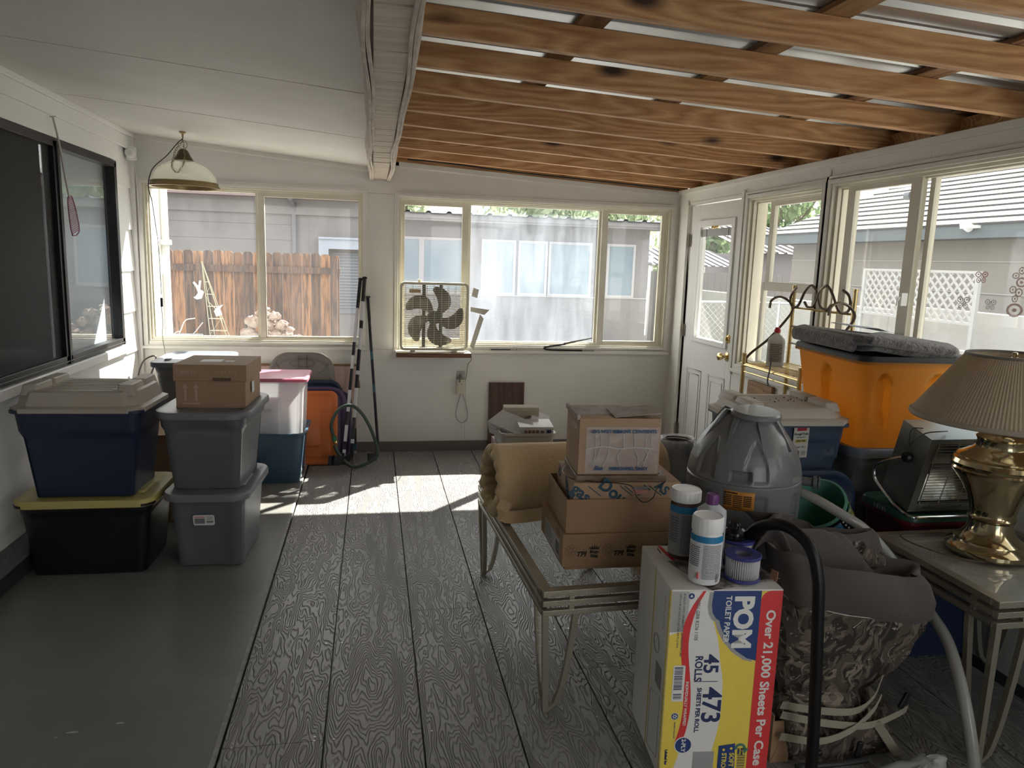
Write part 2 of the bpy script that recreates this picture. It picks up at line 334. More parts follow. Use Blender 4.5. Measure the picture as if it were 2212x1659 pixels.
# generic window in a wall plane: local x along the wall, local y out of the room, local z up
def window(name, M, u0, u1, z0, z1, cells, casing=.035, proud=.012, sill=True, glassm=GLASS, cm=None, latch=None):
    root = setting(name); cm = cm or VINYL
    mb = MB(); mb.M = M                             # stepped casing around the opening
    for k, (w, p) in enumerate(((casing, proud), (casing*.55, proud+.005))):
        mb.box(u0-w, -p, z0-w, u0, 0, z1+w); mb.box(u1, -p, z0-w, u1+w, 0, z1+w); mb.box(u0, -p, z1, u1, 0, z1+w); mb.box(u0, -p, z0-w, u1, 0, z0)
    mb.build('casing', TRIMW, root, bevel=.002)
    mb = MB(); mb.M = M; t = .022                   # frame lining with two steps
    for k, (y0, y1, w) in enumerate(((-.006, .12, .012), (.02, .12, .026), (.045, .10, .034))):
        mb.box(u0, y0, z0, u0+w, y1, z1); mb.box(u1-w, y0, z0, u1, y1, z1); mb.box(u0+w, y0, z1-w, u1-w, y1, z1); mb.box(u0+w, y0, z0, u1-w, y1, z0+w)
    mb.build('frame', cm, root, bevel=.0015)
    for i, c in enumerate(cells):                   # c = (u0,u1,z0,z1 of the glass, sash width l,r,b,t, depth, glass)
        a, b, p, q, l, r, bt, tp, y = c[:9]; g = c[9] if len(c) > 9 else glassm
        sash = MB(); sash.M = M
        sash.box(a-l, y, p-bt, a, y+.03, q+tp); sash.box(b, y, p-bt, b+r, y+.03, q+tp); sash.box(a, y, q, b, y+.03, q+tp); sash.box(a, y, p-bt, b, y+.03, p)
        so_ = sash.build('sash', cm, root, bevel=.002)
        gl = MB(); gl.M = M; gl.box(a, y+.012, p, b, y+.016, q); gl.build('pane', g, so_)
    if latch:
        for (u, z) in latch:
            m3 = MB(); m3.M = M; m3.box(u-.008, -.012, z-.03, u+.008, .02, z+.03); m3.tube([(u, -.014, z+.012), (u+.006, -.03, z-.005), (u, -.028, z-.03)], .004, n=6); m3.build('latch', WHITE, root, bevel=.002)
    if sill:
        m2 = MB(); m2.M = M; m2.box(u0-casing-.01, -.028, z0-casing-.02, u1+casing+.01, 0, z0-casing+.002); m2.build('sill', TRIMW, root, bevel=.003)
    return root
MBK = Matrix.Translation((0, YB, 0))
window('window_1', MBK, *W1, cells=[(-1.586, -.853, .884, 1.968, .02, .03, .02, .02, .055), (-.788, -.104, .902, 1.928, .045, .02, .035, .05, .03)], latch=None)
window('window_2', MBK, *W2, cells=[(.236, .679, .90, 1.915, .035, .05, .04, .045, .03), (.748, 1.785, .862, 1.940, .02, .02, .02, .02, .06, GLASSF), (1.852, 2.305, .896, 1.918, .05, .045, .04, .04, .03)])

# ------------------------------------------------------------------ right wall, door and windows
MR = Matrix(((0, 1, 0, XR), (-1, 0, 0, 0), (0, 0, 1, 0), (0, 0, 0, 1)))     # local x = -world y, local y = +world x
WR3 = (-4.64, -3.80, .88, 1.975); WR4 = (-3.735, -1.35, .86, 1.985); WR5 = (-1.1, .9, .9, 1.985); DO = (-5.575, -4.725, 0, 1.995)
mb = MB(); mb.M = MR; TW = .13; HT = 2.10
ops = [DO, WR3, WR4, WR5]; cur = -YB-.1
for (a, b, z0, z1) in ops:
    mb.box(cur, 0, 0, a, TW, HT); mb.box(a, 0, z1, b, TW, HT)
    if z0 > 0: mb.box(a, 0, 0, b, TW, z0)
    cur = b
mb.box(cur, 0, 0, 1.7, TW, HT); mb.box(-YB-.1, .0, -.16, 1.7, TW, 0); mb.box(-3.02, -.001, 2.03, -3.018, 0, 2.1)
struct(mb.build('wall_right', WALL))
mb = MB(); mb.M = MR; mb.box(-YB, -.02, 2.085, 1.7, .1, 2.118); struct(mb.build('trim_2', TRIMW, bevel=.004))
window('window_3', MR, *WR3, cells=[(-4.42, -3.86, 1.44, 1.915, .05, .03, .02, .05, .06, GLASSR), (-4.44, -3.85, .93, 1.385, .03, .03, .03, .05, .04, GLASSR)], casing=.04)
window('window_4', MR, *WR4, cells=[(-3.575, -3.162, .95, 1.935, .06, .07, .04, .035, .03, GLASSR), (-3.045, -2.2, .90, 1.965, .03, .02, .02, .01, .06, GLASSR), (-2.13, -1.42, .95, 1.935, .06, .05, .04, .035, .03, GLASSR)], casing=.04, latch=[(-3.095, 1.40)])
window('added_window_5', MR, *WR5, cells=[(-1.05, -.13, .95, 1.94, .03, .03, .03, .03, .05), (-.07, .85, .95, 1.94, .03, .03, .03, .03, .05)], casing=.04)  # unseen window beside the camera, added to bring in light
# post between door and window 3
mb = MB(); mb.M = MR; mb.box(-4.725, -.016, .80, -4.69, 0, 2.03); mb.box(-3.80+.045, -.012, .78, -3.735-.045, 0, 2.06); struct(mb.build('trim_3', TRIMW, bevel=.002))

DOORP = mat('door_paint', (.77, .77, .75), .38)
door = setting('door_1')
mb = MB(); mb.M = MR; a, b, _, zt = DO
lu0, lu1, lz0, lz1 = -5.405, -4.815, .955, 1.865
mb.box(a+.02, .008, .01, lu0, .052, zt-.015); mb.box(lu1, .008, .01, b-.008, .052, zt-.015); mb.box(lu0, .008, lz1, lu1, .052, zt-.015); mb.box(lu0, .008, .01, lu1, .052, lz0)
mb.build('door_slab', DOORP, door, bevel=.002)
mb = MB(); mb.M = MR                                # embossed panels below the light
for p0, p1 in ((-5.45, -5.19), (-5.07, -4.81)):
    for k, g in enumerate((0, .035)):
        q0, q1, zz0, zz1 = p0+g, p1-g, .16+g, .74-g; w = .012
        for bx in ((q0, zz0, q0+w, zz1), (q1-w, zz0, q1, zz1), (q0, zz1-w, q1, zz1), (q0, zz0, q1, zz0+w)): mb.box(bx[0], .003, bx[1], bx[2], .009, bx[3])
mb.build('panel_moulding', DOORP, door, bevel=.003)
mb = MB(); mb.M = MR; w = .045
mb.box(lu0, -.004, lz0, lu0+w, .05, lz1); mb.box(lu1-w, -.004, lz0, lu1, .05, lz1); mb.box(lu0+w, -.004, lz1-w*1.1, lu1-w, .05, lz1); mb.box(lu0+w, -.004, lz0, lu1-w, .05, lz0+w*.8)
lf = mb.build('light_frame', WHITE, door, bevel=.004)
mb = MB(); mb.M = MR; mb.box(lu0+w, .02, lz0+w*.8, lu1-w, .024, lz1-w*1.1); mb.build('pane', GLASSR, lf)
mb = MB(); mb.M = MR; mb.box(lu0+w, .01, 1.745, lu1-w, .018, 1.80)
for u in (-5.28, -4.93): mb.box(u, .006, 1.72, u+.006, .01, 1.80)
mb.build('raised_blind', mat('blind_grey', (.36, .37, .36), .5), lf)
mb = MB(); mb.M = MR; mb.tube([(-5.16, -.006, 1.81), (-5.13, -.02, 1.80), (-5.1, -.022, 1.80), (-5.07, -.006, 1.81)], .006, n=8); mb.box(-5.17, -.006, 1.80, -5.06, .0, 1.82); mb.build('knocker_hook', BRASS, door)
kn = MB(); kn.M = MR @ Matrix.Translation((-4.80, .008, .905)) @ Matrix.Rotation(rad(90), 4, 'X')
kn.lathe([(0, 0), (.032, 0), (.032, .006), (.012, .012), (.011, .03), (.02, .036), (.028, .05), (.026, .066), (.012, .074), (0, .075)], 24); kn.build('door_knob', BRASS, door)
kn = MB(); kn.M = MR @ Matrix.Translation((-4.79, .008, 1.03)) @ Matrix.Rotation(rad(90), 4, 'X'); kn.lathe([(0, 0), (.03, 0), (.03, .008), (.022, .016), (0, .018)], 24); kn.box(-.004, -.014, .016, .004, .014, .028); kn.build('deadbolt', BRASS, door, bevel=.001)
for z in (.22, 1.02, 1.72):
    h = MB(); h.M = MR; h.cyl((a+.018, -.004, z-.05), (a+.018, -.004, z+.05), .007, n=10); h.box(a, -.002, z-.045, a+.04, .004, z+.045); h.build('hinge', mat('worn_hinge', (.25, .22, .17), .4, .8), door)
mb = MB(); mb.M = MR                               # jamb
mb.box(a-.05, -.014, 0, a-.02, 0, zt+.03); mb.box(a-.02, -.02, 0, a, .1, zt); mb.box(b, -.004, 0, b+.02, .1, zt); mb.box(a, -.004, zt, b, .1, zt+.02); mb.build('door_jamb', TRIMW, door, bevel=.003)

# ------------------------------------------------------------------ left wall: lap siding, bronze slider
WL = (3.5, 5.425, .878, 2.072)
mb = MB(); laps = [-.06+.2855*i for i in range(9)]
def lap(mb, y0, y1, z0, z1):
    for k in laps:
        a = max(k, z0); b = min(k+.2855, z1)
        if b-a < .002: continue
        xa = XL-.002+(k+.2855-a)/.2855*.014; xb = XL-.002+(k+.2855-b)/.2855*.014
        mb.add([(XL-.1,y0,a),(XL-.1,y1,a),(xa,y1,a),(xa,y0,a),(XL-.1,y0,b),(XL-.1,y1,b),(xb,y1,b),(xb,y0,b)], [(0,1,2,3),(4,7,6,5),(3,2,6,7),(0,3,7,4),(1,5,6,2)])
lap(mb, -1.6, WL[0], 0, 2.6); lap(mb, WL[1], YB, 0, 2.6); lap(mb, WL[0], WL[1], 0, WL[2]); lap(mb, WL[0], WL[1], WL[3], 2.6)
struct(mb.build('wall_left', SIDE, sharp=20))
mb = MB(); mb.box(XL+.012, 0, 2.20, XL+.03, YB, 2.285); mb.box(XL+.01, -1, 2.285, XL+.045, YB, 2.315); mb.box(XL+.008, 3.4, 2.09, XL+.024, 5.5, 2.20)
struct(mb.build('trim_4', SIDE, bevel=.004))
mb = MB(); mb.box(XL, YB-.03, 0, XL+.035, YB, 2.3); struct(mb.build('trim_5', SIDE, bevel=.003))
win = setting('window_6')
mb = MB(); x0, x1 = XL-.03, XL+.028; w = .045
mb.box(x0, WL[0], WL[2], x1, WL[1], WL[2]+w); mb.box(x0, WL[0], WL[3]-.03, x1, WL[1], WL[3]+.012); mb.box(x0, WL[0], WL[2], x1, WL[0]+w, WL[3]); mb.box(x0, WL[1]-w, WL[2], x1, WL[1], WL[3])
mb.box(x0, 4.43, WL[2], x1, 4.515, WL[3]); mb.box(x1, WL[0], WL[2]+.012, x1+.006, WL[1], WL[2]+.02); mb.box(x1, 4.46, WL[2], x1+.008, 4.475, WL[3])
mb.build('frame', DARKM, win, bevel=.002)
BACKING = mat('reflection_backing', (.46, .53, .58), .6); DKIN = mat('dark_interior', (.02, .02, .022), .6)
mb = MB(); mb.box(XL-.012, 4.515, WL[2]+w, XL-.008, WL[1]-w, WL[3]-.03); mb.build('pane', glass('slider_glass', .02, ior=2.1), win)
mb = MB(); mb.box(XL-.06, 4.5, WL[2], XL-.05, WL[1], WL[3]); mb.build('pane_backing', BACKING, win)  # added backing; blue-grey stands in for reflection and pale film
mb = MB(); mb.box(XL-.06, WL[0], WL[2], XL-.05, 4.45, WL[3]); mb.build('dark_backing', DKIN, win)  # dark sheet standing in for the unlit room behind the pane
mb = MB(); mb.box(XL-.02, WL[0]+w, WL[2]+w, XL-.016, 4.43, WL[3]-.03); mb.build('pane', glass('slider_glass2', .01, ior=1.7), win)
mb = MB(); mb.box(XL+.004, WL[0]+w, WL[2]+w, XL+.005, 4.43, WL[3]-.03)
SCRN = mat('insect_screen', (.03, .03, .032), .7, alpha=.62); mb.build('insect_screen', SCRN, win)
mb = MB(); mb.box(XL+.01, 3.4, .815, XL+.04, 5.5, .872); mb.build('sill', SIDE, win, bevel=.008)
# carpeted step
mb = MB(); mb.box(XL, 2.4, .012, -1.58, 3.88, .115); mb.cur = 1
mb.box(XL, 2.4, .10, -1.568, 3.885, .128)
st = mb.build('carpeted_step', [mat('step_riser', (.03, .032, .034), .5), mat('grey_carpet', (.085, .085, .09), .95, var=(160, (.17, .17, .175), 1), bump=(180, .9))], bevel=.006)
tag(st, 'low black step topped with speckled grey carpet against the siding', 'step')

# ------------------------------------------------------------------ ceiling panels, beam, rafters, roof
mb = MB(); ys = [-1.6, .85, 2.05, 3.248, 4.45, 5.9]
def cz(x): return 2.175-.086*(x+.02)
for a, b in zip(ys[:-1], ys[1:]):
    mb.add([(XL-.1,a+.006,cz(XL-.1)),(.02,a+.006,cz(.02)),(.02,b-.006,cz(.02)),(XL-.1,b-.006,cz(XL-.1)),(XL-.1,a+.006,cz(XL-.1)+.04),(.02,a+.006,cz(.02)+.04),(.02,b-.006,cz(.02)+.04),(XL-.1,b-.006,cz(XL-.1)+.04)], [(0,3,2,1),(4,5,6,7),(0,1,5,4),(1,2,6,5),(2,3,7,6),(3,0,4,7)])
mb.cur = 1
mb.add([(XL-.1,-1.6,cz(XL-.1)+.012),(.02,-1.6,cz(.02)+.012),(.02,5.9,cz(.02)+.012),(XL-.1,5.9,cz(XL-.1)+.012)], [(0,1,2,3)])
struct(mb.build('ceiling', [CEIL, mat('ceiling_seam', (.10, .10, .105), .8)]))

BEAMW = mat('old_board', (.66, .59, .50), .55, var=(4, (.52, .43, .34), .9), bump=(14, .35), stretch=(1, 6, 1))
EDGE = mat('pale_fabric_edge', (.74, .66, .59), .7, var=(9, (.50, .42, .36), .9), stretch=(8, 1, 8), bump=(60, .3))
beam = thing('ceiling_beam', 'long boxed beam clad in whitish boards running towards the back wall', 'beam', (0, 0, 0))
mb = MB(); y = -1.2; random.seed(3)
while y < YB-.06:
    wd = random.choice((.16, .2, .24, .12)) if y < 3.9 else random.choice((.1, .13, .16)); e = min(y+wd, YB-.001)
    mb.box(.0, y+.0028, 2.088+random.uniform(0, .004), .102, e-.0015, 2.112); y = e
mb.build('soffit_board', BEAMW, beam, bevel=.0015)
mb = MB(); mb.box(-.012, -1.2, 2.10, .114, YB-.002, 2.22); mb.build('core', mat('beam_core', (.25, .21, .18), .7), beam)
def wavy(x, side, ph, z0, z1, th):
    rings = []
    for i in range(90):
        y = -1.2+(YB+1.19)*i/89; dx = .006*sin(y*2.3+ph)+.004*sin(y*5.1+ph*2)
        if side > 0 and y > 4.2: dx += .012*sin((y-4.2)*2)
        xb = x+dx; xt = x+dx+side*.02
        rings.append([(xb-th, y, z0), (xb+th, y, z0), (xt+th, y, z1), (xt-th, y, z1)])
    return rings
for x, sd, ph in ((-.017, -1, 0), (-.005, -.3, .25), (.106, .3, .5), (.118, 1, .6)):
    mb = MB(); mb.loft(wavy(x, sd, ph, 2.080, 2.20, .0062), smooth=False); mb.build('wavy_edge_strip', EDGE, beam, bevel=.003)

RAFT = wood('rafter_fir', (.70, .42, .20), (.42, .20, .08), 'X', 1.0, .6, contour=16, bump=.4)
def rz_(x): return 2.118+.05*(2.42-x)
ry = [-.45, .0, .42, .85, 1.28, 1.70, 2.135, 2.545, 2.96, 3.40, 3.83, 4.245, 4.665, 5.10, 5.56]
nm = ['closest to the camera overhead', None]
ordn = ['eleventh', 'tenth', 'ninth', 'eighth', 'seventh', 'sixth', 'fifth', 'fourth', 'third', 'second', 'first']
words = ['first', 'second', 'third', 'fourth', 'fifth', 'sixth', 'seventh', 'eighth', 'ninth', 'tenth', 'eleventh', 'twelfth', 'thirteenth', 'fourteenth', 'fifteenth', 'sixteenth']
for i, y in enumerate(ry):
    k = len(ry)-1-i
    mb = MB(); x0, x1 = .118, 2.57
    mb.add([(x0-1.3,-.019,rz_(x0)),(x1-1.3,-.019,rz_(x1)),(x1-1.3,.019,rz_(x1)),(x0-1.3,.019,rz_(x0)),(x0-1.3,-.019,rz_(x0)+.088),(x1-1.3,-.019,rz_(x1)+.088),(x1-1.3,.019,rz_(x1)+.088),(x0-1.3,.019,rz_(x0)+.088)], [(0,3,2,1),(4,5,6,7),(0,1,5,4),(1,2,6,5),(2,3,7,6),(3,0,4,7)])
    o = mb.build('roof_rafter', RAFT, bevel=.0015)
    tag(o, 'bare fir rafter under the metal roof, %s from the back wall' % words[k], 'rafter', 'bare roof rafters', loc=(1.3, y, 0))
PURL = wood('purlin_board', (.42, .24, .11), (.16, .08, .035), 'Y', 1.0, .65, contour=8)
for i, x in enumerate((.30-.22, .70, 1.335, 1.98, 2.52)):
    mb = MB(); mb.box(-.047, -1.4, .089, .047, 5.9, .107); sl = math.atan(.05)
    o = mb.build('roof_purlin', PURL, bevel=.001)
    tag(o, 'dark stained board lying across the rafters under the roof sheets, %s from the beam' % words[i], 'board', 'roof boards across the rafters', loc=(x, 0, rz_(x)), rot=(0, sl, 0))
mb = MB(); sl = math.atan(.05)                     # ribbed metal roof, ribs down the slope
ROOFM = mat('galvanised_roof', (.62, .64, .66), .38, .85, var=(2, (.5, .52, .54), .6), bump=(9, .1))
prof = []; y = -1.5
while y < 5.95:
    prof += [(y, 0), (y+.06, 0), (y+.075, .018), (y+.095, .018), (y+.11, 0), (y+.19, 0), (y+.195, .005), (y+.205, .005), (y+.21, 0)]; y += .229
def roofp(u, v): return None
rings = [[(x, p[0], rz_(x)+.1085+p[1]) for p in prof] for x in (-.1, 3.35)]
rings2 = [[(x, p[0], rz_(x)+.1105+p[1]) for p in prof] for x in (-.1, 3.35)]
mb.loft(rings, False, False, closed=False, smooth=False); mb.loft(rings2, False, False, closed=False, smooth=False)
struct(mb.build('ceiling_roof_sheet', ROOFM)).name = 'ceiling.001'
mb = MB(); mb.box(2.575, -1.5, 2.10, 2.61, 5.95, 2.20)   # rim board behind the rafter ends
for a, b in zip(ry[:-1], ry[1:]): mb.box(2.50, a+.02, 2.118, 2.54, b-.02, 2.19)
struct(mb.build('trim_6', RAFT))
mb = MB(); mb.box(2.61, -1.5, 2.13, 3.42, 5.95, 2.145); mb.box(3.40, -1.5, 2.12, 3.43, 5.95, 2.17); struct(mb.build('trim_7', TRIMW))   # eave outside
mb = MB(); mb.box(-1.8, -1.6, 0, XL, -1.5, 2.6); mb.box(XL, -1.7, -.16, 1.0, -1.6, 2.5); mb.box(2.2, -1.7, -.16, 2.6, -1.6, 2.5); mb.box(-.3, -1.7, 2.08, 2.2, -1.6, 2.5); mb.box(-.3, -1.7, -.16, 2.2, -1.6, .0); mb.box(1.6, -1.68, 0, 1.64, -1.62, 2.08); mb.box(-1.9, -1.6, 2.42, -.0, 5.9, 2.46)
struct(mb.build('wall_front', WALL))  # wall behind the camera; its right-hand opening is added for light
mb = MB(); mb.add([(.1,YB,2.2),(2.5,YB,2.09),(2.5,YB+.1,2.09),(.1,YB+.1,2.2),(.1,YB,rz_(.1)+.10),(2.5,YB,rz_(2.5)+.10),(2.5,YB+.1,rz_(2.5)+.10),(.1,YB+.1,rz_(.1)+.10)],[(0,3,2,1),(4,5,6,7),(0,1,5,4),(1,2,6,5),(2,3,7,6),(3,0,4,7)]); struct(mb.build('wall_gable', RAFT)).name = 'trim_8'
CAB = mat('black_cable', (.02, .018, .016), .5)
mb = MB(); mb.tube([(.25, 5.72, 2.235), (.5, 5.70, 2.225), (1.0, 5.72, 2.19), (1.5, 5.69, 2.16), (2.0, 5.72, 2.14), (2.4, 5.74, 2.12)], .006, n=6)
tag(mb.build('roof_cable', CAB), 'dark cable running along the top of the back wall behind the last rafter', 'cable')
# ------------------------------------------------------------------ outside
GZ = -.15
mb = MB(); mb.box(-14, YB+.15, GZ-.1, 30, 45, GZ); mb.box(2.62, -14, GZ-.1, 30, YB+.15, GZ)
g = mb.build('ground', mat('pale_concrete_yard', (0.250, 0.245, 0.230), .8, var=(.8, (0.200, 0.195, 0.180), .8)))
g['kind'] = 'structure'; g.name = 'floor.002'
mb = MB(); mb.grid(lambda u, v: (4.5+2.0*u, 11.2+3*v, GZ+.012+.02*noise.noise(V((u*30, v*30, 0)))), 24, 30)
tag(mb.build('lawn', mat('bright_lawn', (0.204, 0.252, 0.072), .9, var=(9, (0.288, 0.312, 0.120), 1))), 'strip of yellow-green lawn outside beyond the chain link fence', 'grass', kind='stuff')

# neighbour's house behind the fence (lap siding, metal roof edge)
SIDE2 = mat('lilac_grey_siding', (0.210, 0.197, 0.193), .7, var=(1.2, (0.185, 0.176, 0.176), .7)); PINKT = mat('dusty_pink_trim', (0.231, 0.176, 0.168), .6)
ROOF2 = mat('light_metal_roof', (0.174, 0.185, 0.202), .35, .6)
def corr_roof(mb, x0, x1, y0, z0, y1, z1, pitch=.3, h=.03):
    pts = []; x = x0
    while x < x1: pts += [(x, 0), (x+pitch*.7, 0), (x+pitch*.78, h), (x+pitch*.92, h), (x+pitch, 0)]; x += pitch
    mb.loft([[(p[0], y0, z0+p[1]) for p in pts], [(p[0], y1, z1+p[1]) for p in pts]], False, False, closed=False, smooth=False)
    mb.loft([[(p[0], y0, z0+p[1]-.02) for p in pts], [(p[0], y1, z1+p[1]-.02) for p in pts]], False, False, closed=False, smooth=False)
h = thing('neighbour_house', 'lilac-grey lap-sided house behind the wooden fence with a ribbed metal roof edge', 'house', (-3.5, 14, GZ))
mb = MB(); z = 0
while z < 2.55: mb.add([(-5,-.02,z),(4.1,-.02,z),(4.1,.1,z),(-5,.1,z),(-5,-.002,z+.27),(4.1,-.002,z+.27),(4.1,.1,z+.27),(-5,.1,z+.27)], [(0,3,2,1),(4,5,6,7),(0,1,5,4),(1,2,6,5),(2,3,7,6),(3,0,4,7)]) if False else mb.box(-5, -.02, z+.006, 2.12, .1, z+.272); z += .272
mb.box(-5, -.008, 0, 2.12, .12, 2.6); mb.build('lap_siding', SIDE2, h)
mb = MB(); mb.box(2.12, -.01, 0, 3.45, .1, 2.62)
for k in range(8): mb.box(2.2+k*.165, -.013, 1.2, 2.204+k*.165, -.01, 2.4)
mb.build('panel_siding', SIDE2, h)
mb = MB(); mb.box(-5, -.5, 2.62, 3.5, .1, 2.72); mb.box(-5, -.52, 2.68, 3.5, -.46, 2.80); mb.cur = 1; mb.box(-5, -.10, 2.36, 3.5, .0, 2.62); mb.build('eave', [PINKT, SIDE2], h)
mb = MB(); corr_roof(mb, -5, 3.5, -.56, 2.80, 4, 3.3); mb.build('roof', ROOF2, h)
mb = MB(); mb.tube([(2.1, -.45, 2.62), (2.12, -.2, 2.5), (2.12, -.06, 2.35), (2.12, -.06, 0)], .045, n=8, sub=3); mb.build('downspout', mat('downspout', (0.152, 0.152, 0.168), .5), h)
aw = MB(); aw.box(2.55, -.28, 1.95, 3.5, -.02, 1.985); aw.box(2.55, -.25, 1.62, 2.72, -.02, 1.95); aw.box(2.72, -.25, 1.78, 3.5, -.2, 1.95); wn = aw.build('awning', mat('pale_blue_white', (0.310, 0.340, 0.400), .6), h)
mb = MB(); mb.box(2.78, -.03, .62, 3.45, -.012, 1.72)
for k in range(18): mb.box(2.84, -.045, .72+k*.054, 3.42, -.028, .755+k*.054)
mb.build('louvred_shutter', mat('grey_louvre', (0.168, 0.180, 0.200), .6), h)

# second house: long low wall with white-framed windows
h = thing('neighbour_house', 'long low mauve-grey house with five white-framed windows seen through the middle window', 'house', (2.8, 14.5, GZ))
mb = MB(); mb.box(-2.35, 0, 0, 2.7, .2, 2.5); mb.build('wall', mat('mauve_stucco', (0.185, 0.172, 0.185), .8, var=(25, (0.160, 0.147, 0.160), 1)), h)
mb = MB(); mb.box(-2.5, -.45, 2.36, 2.95, .2, 2.44); mb.box(-2.5, -.47, 2.40, 2.97, -.42, 2.50); mb.build('eave', mat('eave_grey', (0.168, 0.160, 0.168), .7), h)
mb = MB(); corr_roof(mb, -2.5, 2.95, -.5, 2.50, 3, 2.46, .38, .035); mb.build('roof', ROOF2, h)
PFR = mat('lilac_white_frame', (0.360, 0.350, 0.380), .5); PGL = mat('reflecting_window_blue', (.16, .22, .28), .15, spec=.8)
for a, b in ((-2.28, -1.94), (-1.84, -1.05), (-.68, -.10), (.05, .54), (.66, 1.45), (1.86, 2.36)):
    mb = MB(); z0, z1 = 1.05, 2.02; w = .05
    mb.box(a-w, -.03, z0-w, a, 0, z1+w); mb.box(b, -.03, z0-w, b+w, 0, z1+w); mb.box(a, -.03, z1, b, 0, z1+w); mb.box(a, -.03, z0-w, b, 0, z0)
    f = mb.build('window_frame', PFR, h); mb = MB(); mb.box(a, -.012, z0, b, -.002, z1); mb.build('pane', PGL, f)
mb = MB(); mb.box(-2.35, -.02, .98, 2.7, 0, 1.0); mb.build('lower_ledge', PFR, h)

# dog-eared fence
FW = wood('weathered_picket', (.21, .10, .052), (.075, .042, .032), 'Z', 1.6, .8, contour=6)
for i in range(1): pass
fence = thing('picket_fence', 'reddish brown dog-eared board fence stained dark along the top', 'fence', (-1.66, 11.0, GZ))
random.seed(11); x = -1.3; FWs = [FW, mat('weathered_picket_b', (0.136, 0.076, 0.048), .85, var=(6, (0.056, 0.040, 0.036), 1, .4, .6), stretch=(6, 6, .6)), mat('weathered_picket_c', (0.300, 0.150, 0.075), .85, var=(5, (0.098, 0.056, 0.038), 1, .45, .6), stretch=(6, 6, .5))]
while x < 1.16:
    wdt = .125; mb = MB(); hh = 1.68+random.uniform(-.012, .012); c = .03
    mb.prism([(0, 0), (wdt, 0), (wdt, hh-c), (wdt-.012, hh-.012), (wdt-c, hh), (c, hh), (.012, hh-.012), (0, hh-c)], -.008, .008, Matrix(((1,0,0,x),(0,0,-1,random.uniform(-.004,.004)),(0,1,0,0),(0,0,0,1))))
    mb.build('fence_picket', random.choice(FWs), fence, bevel=0); x += .131
mb = MB(); mb.box(-1.32, -.06, 1.40, 1.2, -.012, 1.49); mb.box(-1.32, -.06, .3, 1.2, -.012, .39); mb.build('fence_rail', FWs[1], fence)
mb = MB(); mb.box(-.72, -.14, 0, -.62, -.05, 1.5); mb.build('fence_post', FWs[1], fence); mb = MB(); mb.box(1.08, -.13, 0, 1.16, -.05, 1.62); mb.build('fence_post', FWs[1], fence)

# own house corner: white trim board, conduit box
mb = MB(); mb.box(-1.86, 6.3, GZ, -1.66, 6.5, 2.4); mb.box(-1.66, 6.42, GZ, -1.62, 6.5, 2.4); mb.box(-1.66, 6.38, 1.56, -1.60, 6.5, 1.60)
o = mb.build('corner_post', mat('sunny_white_board', (.50, .495, .48), .6), bevel=.004); tag(o, 'white painted corner board standing outside at the left edge of the left window', 'post')
mb = MB(); mb.box(-1.72, 6.2, 1.335, -1.585, 6.302, 1.475); mb.cyl((-1.64, 6.25, GZ), (-1.64, 6.25, 1.34), .012); o = mb.build('utility_box', mat('box_cream', (.74, .73, .68), .5), bevel=.006); tag(o, 'small cream utility box fixed to the white corner board outside', 'box')

# rock pile on a low bench, yard ornament, pipe
mb = MB(); mb.box(-2.6, 6.9, GZ, -.3, 7.6, .70); o = mb.build('planter_bench', mat('teal_grey_bench', (.20, .25, .27), .7, var=(3, (.45, .42, .34), .8)), bevel=.01); tag(o, 'low teal and grey bench outside just below the left window sill', 'bench')
ROCK = mat('pink_rock', (.22, .14, .115), .85, var=(9, (.33, .27, .23), 1, .4, .6), bump=(22, .8, .03))
random.seed(5); rk = [(-1.13, 7.2, .70, .09), (-1.02, 7.25, .70, .085), (-.90, 7.2, .70, .075), (-.79, 7.22, .70, .07), (-.70, 7.2, .70, .055), (-1.10, 7.22, .83, .08), (-.96, 7.25, .80, .085), (-.84, 7.22, .81, .07), (-1.02, 7.25, .91, .07), (-.90, 7.22, .90, .06), (-.99, 7.3, .96, .045), (-.76, 7.16, .79, .045)]
lab = ['lowest leftmost pink rock of the pile on the bench outside', 'bottom rock second from the left in the outdoor pile', 'bottom rock in the middle of the outdoor pile', 'bottom rock second from the right in the outdoor pile', 'small bottom rock at the right end of the outdoor pile', 'rough rock on the left shoulder of the outdoor pile', 'broad rock in the middle layer of the outdoor pile', 'pale rock on the right shoulder of the outdoor pile', 'pinkish rock near the top left of the outdoor pile', 'pinkish rock near the top right of the outdoor pile', 'small rock on the very top of the outdoor pile', 'small pale stone tucked in front at the right of the outdoor pile']
for (x, y, z, r), lb in zip(rk, lab):
    b = bmesh.new(); bmesh.ops.create_icosphere(b, subdivisions=3, radius=r*.82); sd = random.uniform(0, 50); sx, sy, sz = random.uniform(.85, 1.15), 1, random.uniform(.7, .95)
    for v in b.verts:
        d = v.co.normalized(); v.co = V((v.co.x*sx, v.co.y*sy, v.co.z*sz))*(1+.28*noise.cell(d*2.3+V((sd, 0, 0)))*.6+.25*noise.noise(d*1.9+V((sd, 0, 0))))
    me = bpy.data.meshes.new('rock'); b.to_mesh(me); b.free(); me.materials.append(ROCK); me.set_sharp_from_angle(angle=rad(30)); o = bpy.data.objects.new('rock', me); COL.objects.link(o)
    tag(o, lb, 'rock', 'pinkish rocks piled outside the window', loc=(x*1.0, y, z+r*.70), rot=(0, 0, random.uniform(0, 6)))
WIRE = mat('pale_wire', (.30, .28, .20), .5); orn = thing('garden_ornament', 'tall wire pyramid ornament with white cut-out figures outside the left window', 'ornament', (-1.42, 7.1, .70))
mb = MB(); base = [(-.03, 0, 0), (.13, -.04, 0), (.14, .05, 0), (.0, .06, 0)]; ap = (-.085, 0, .73)
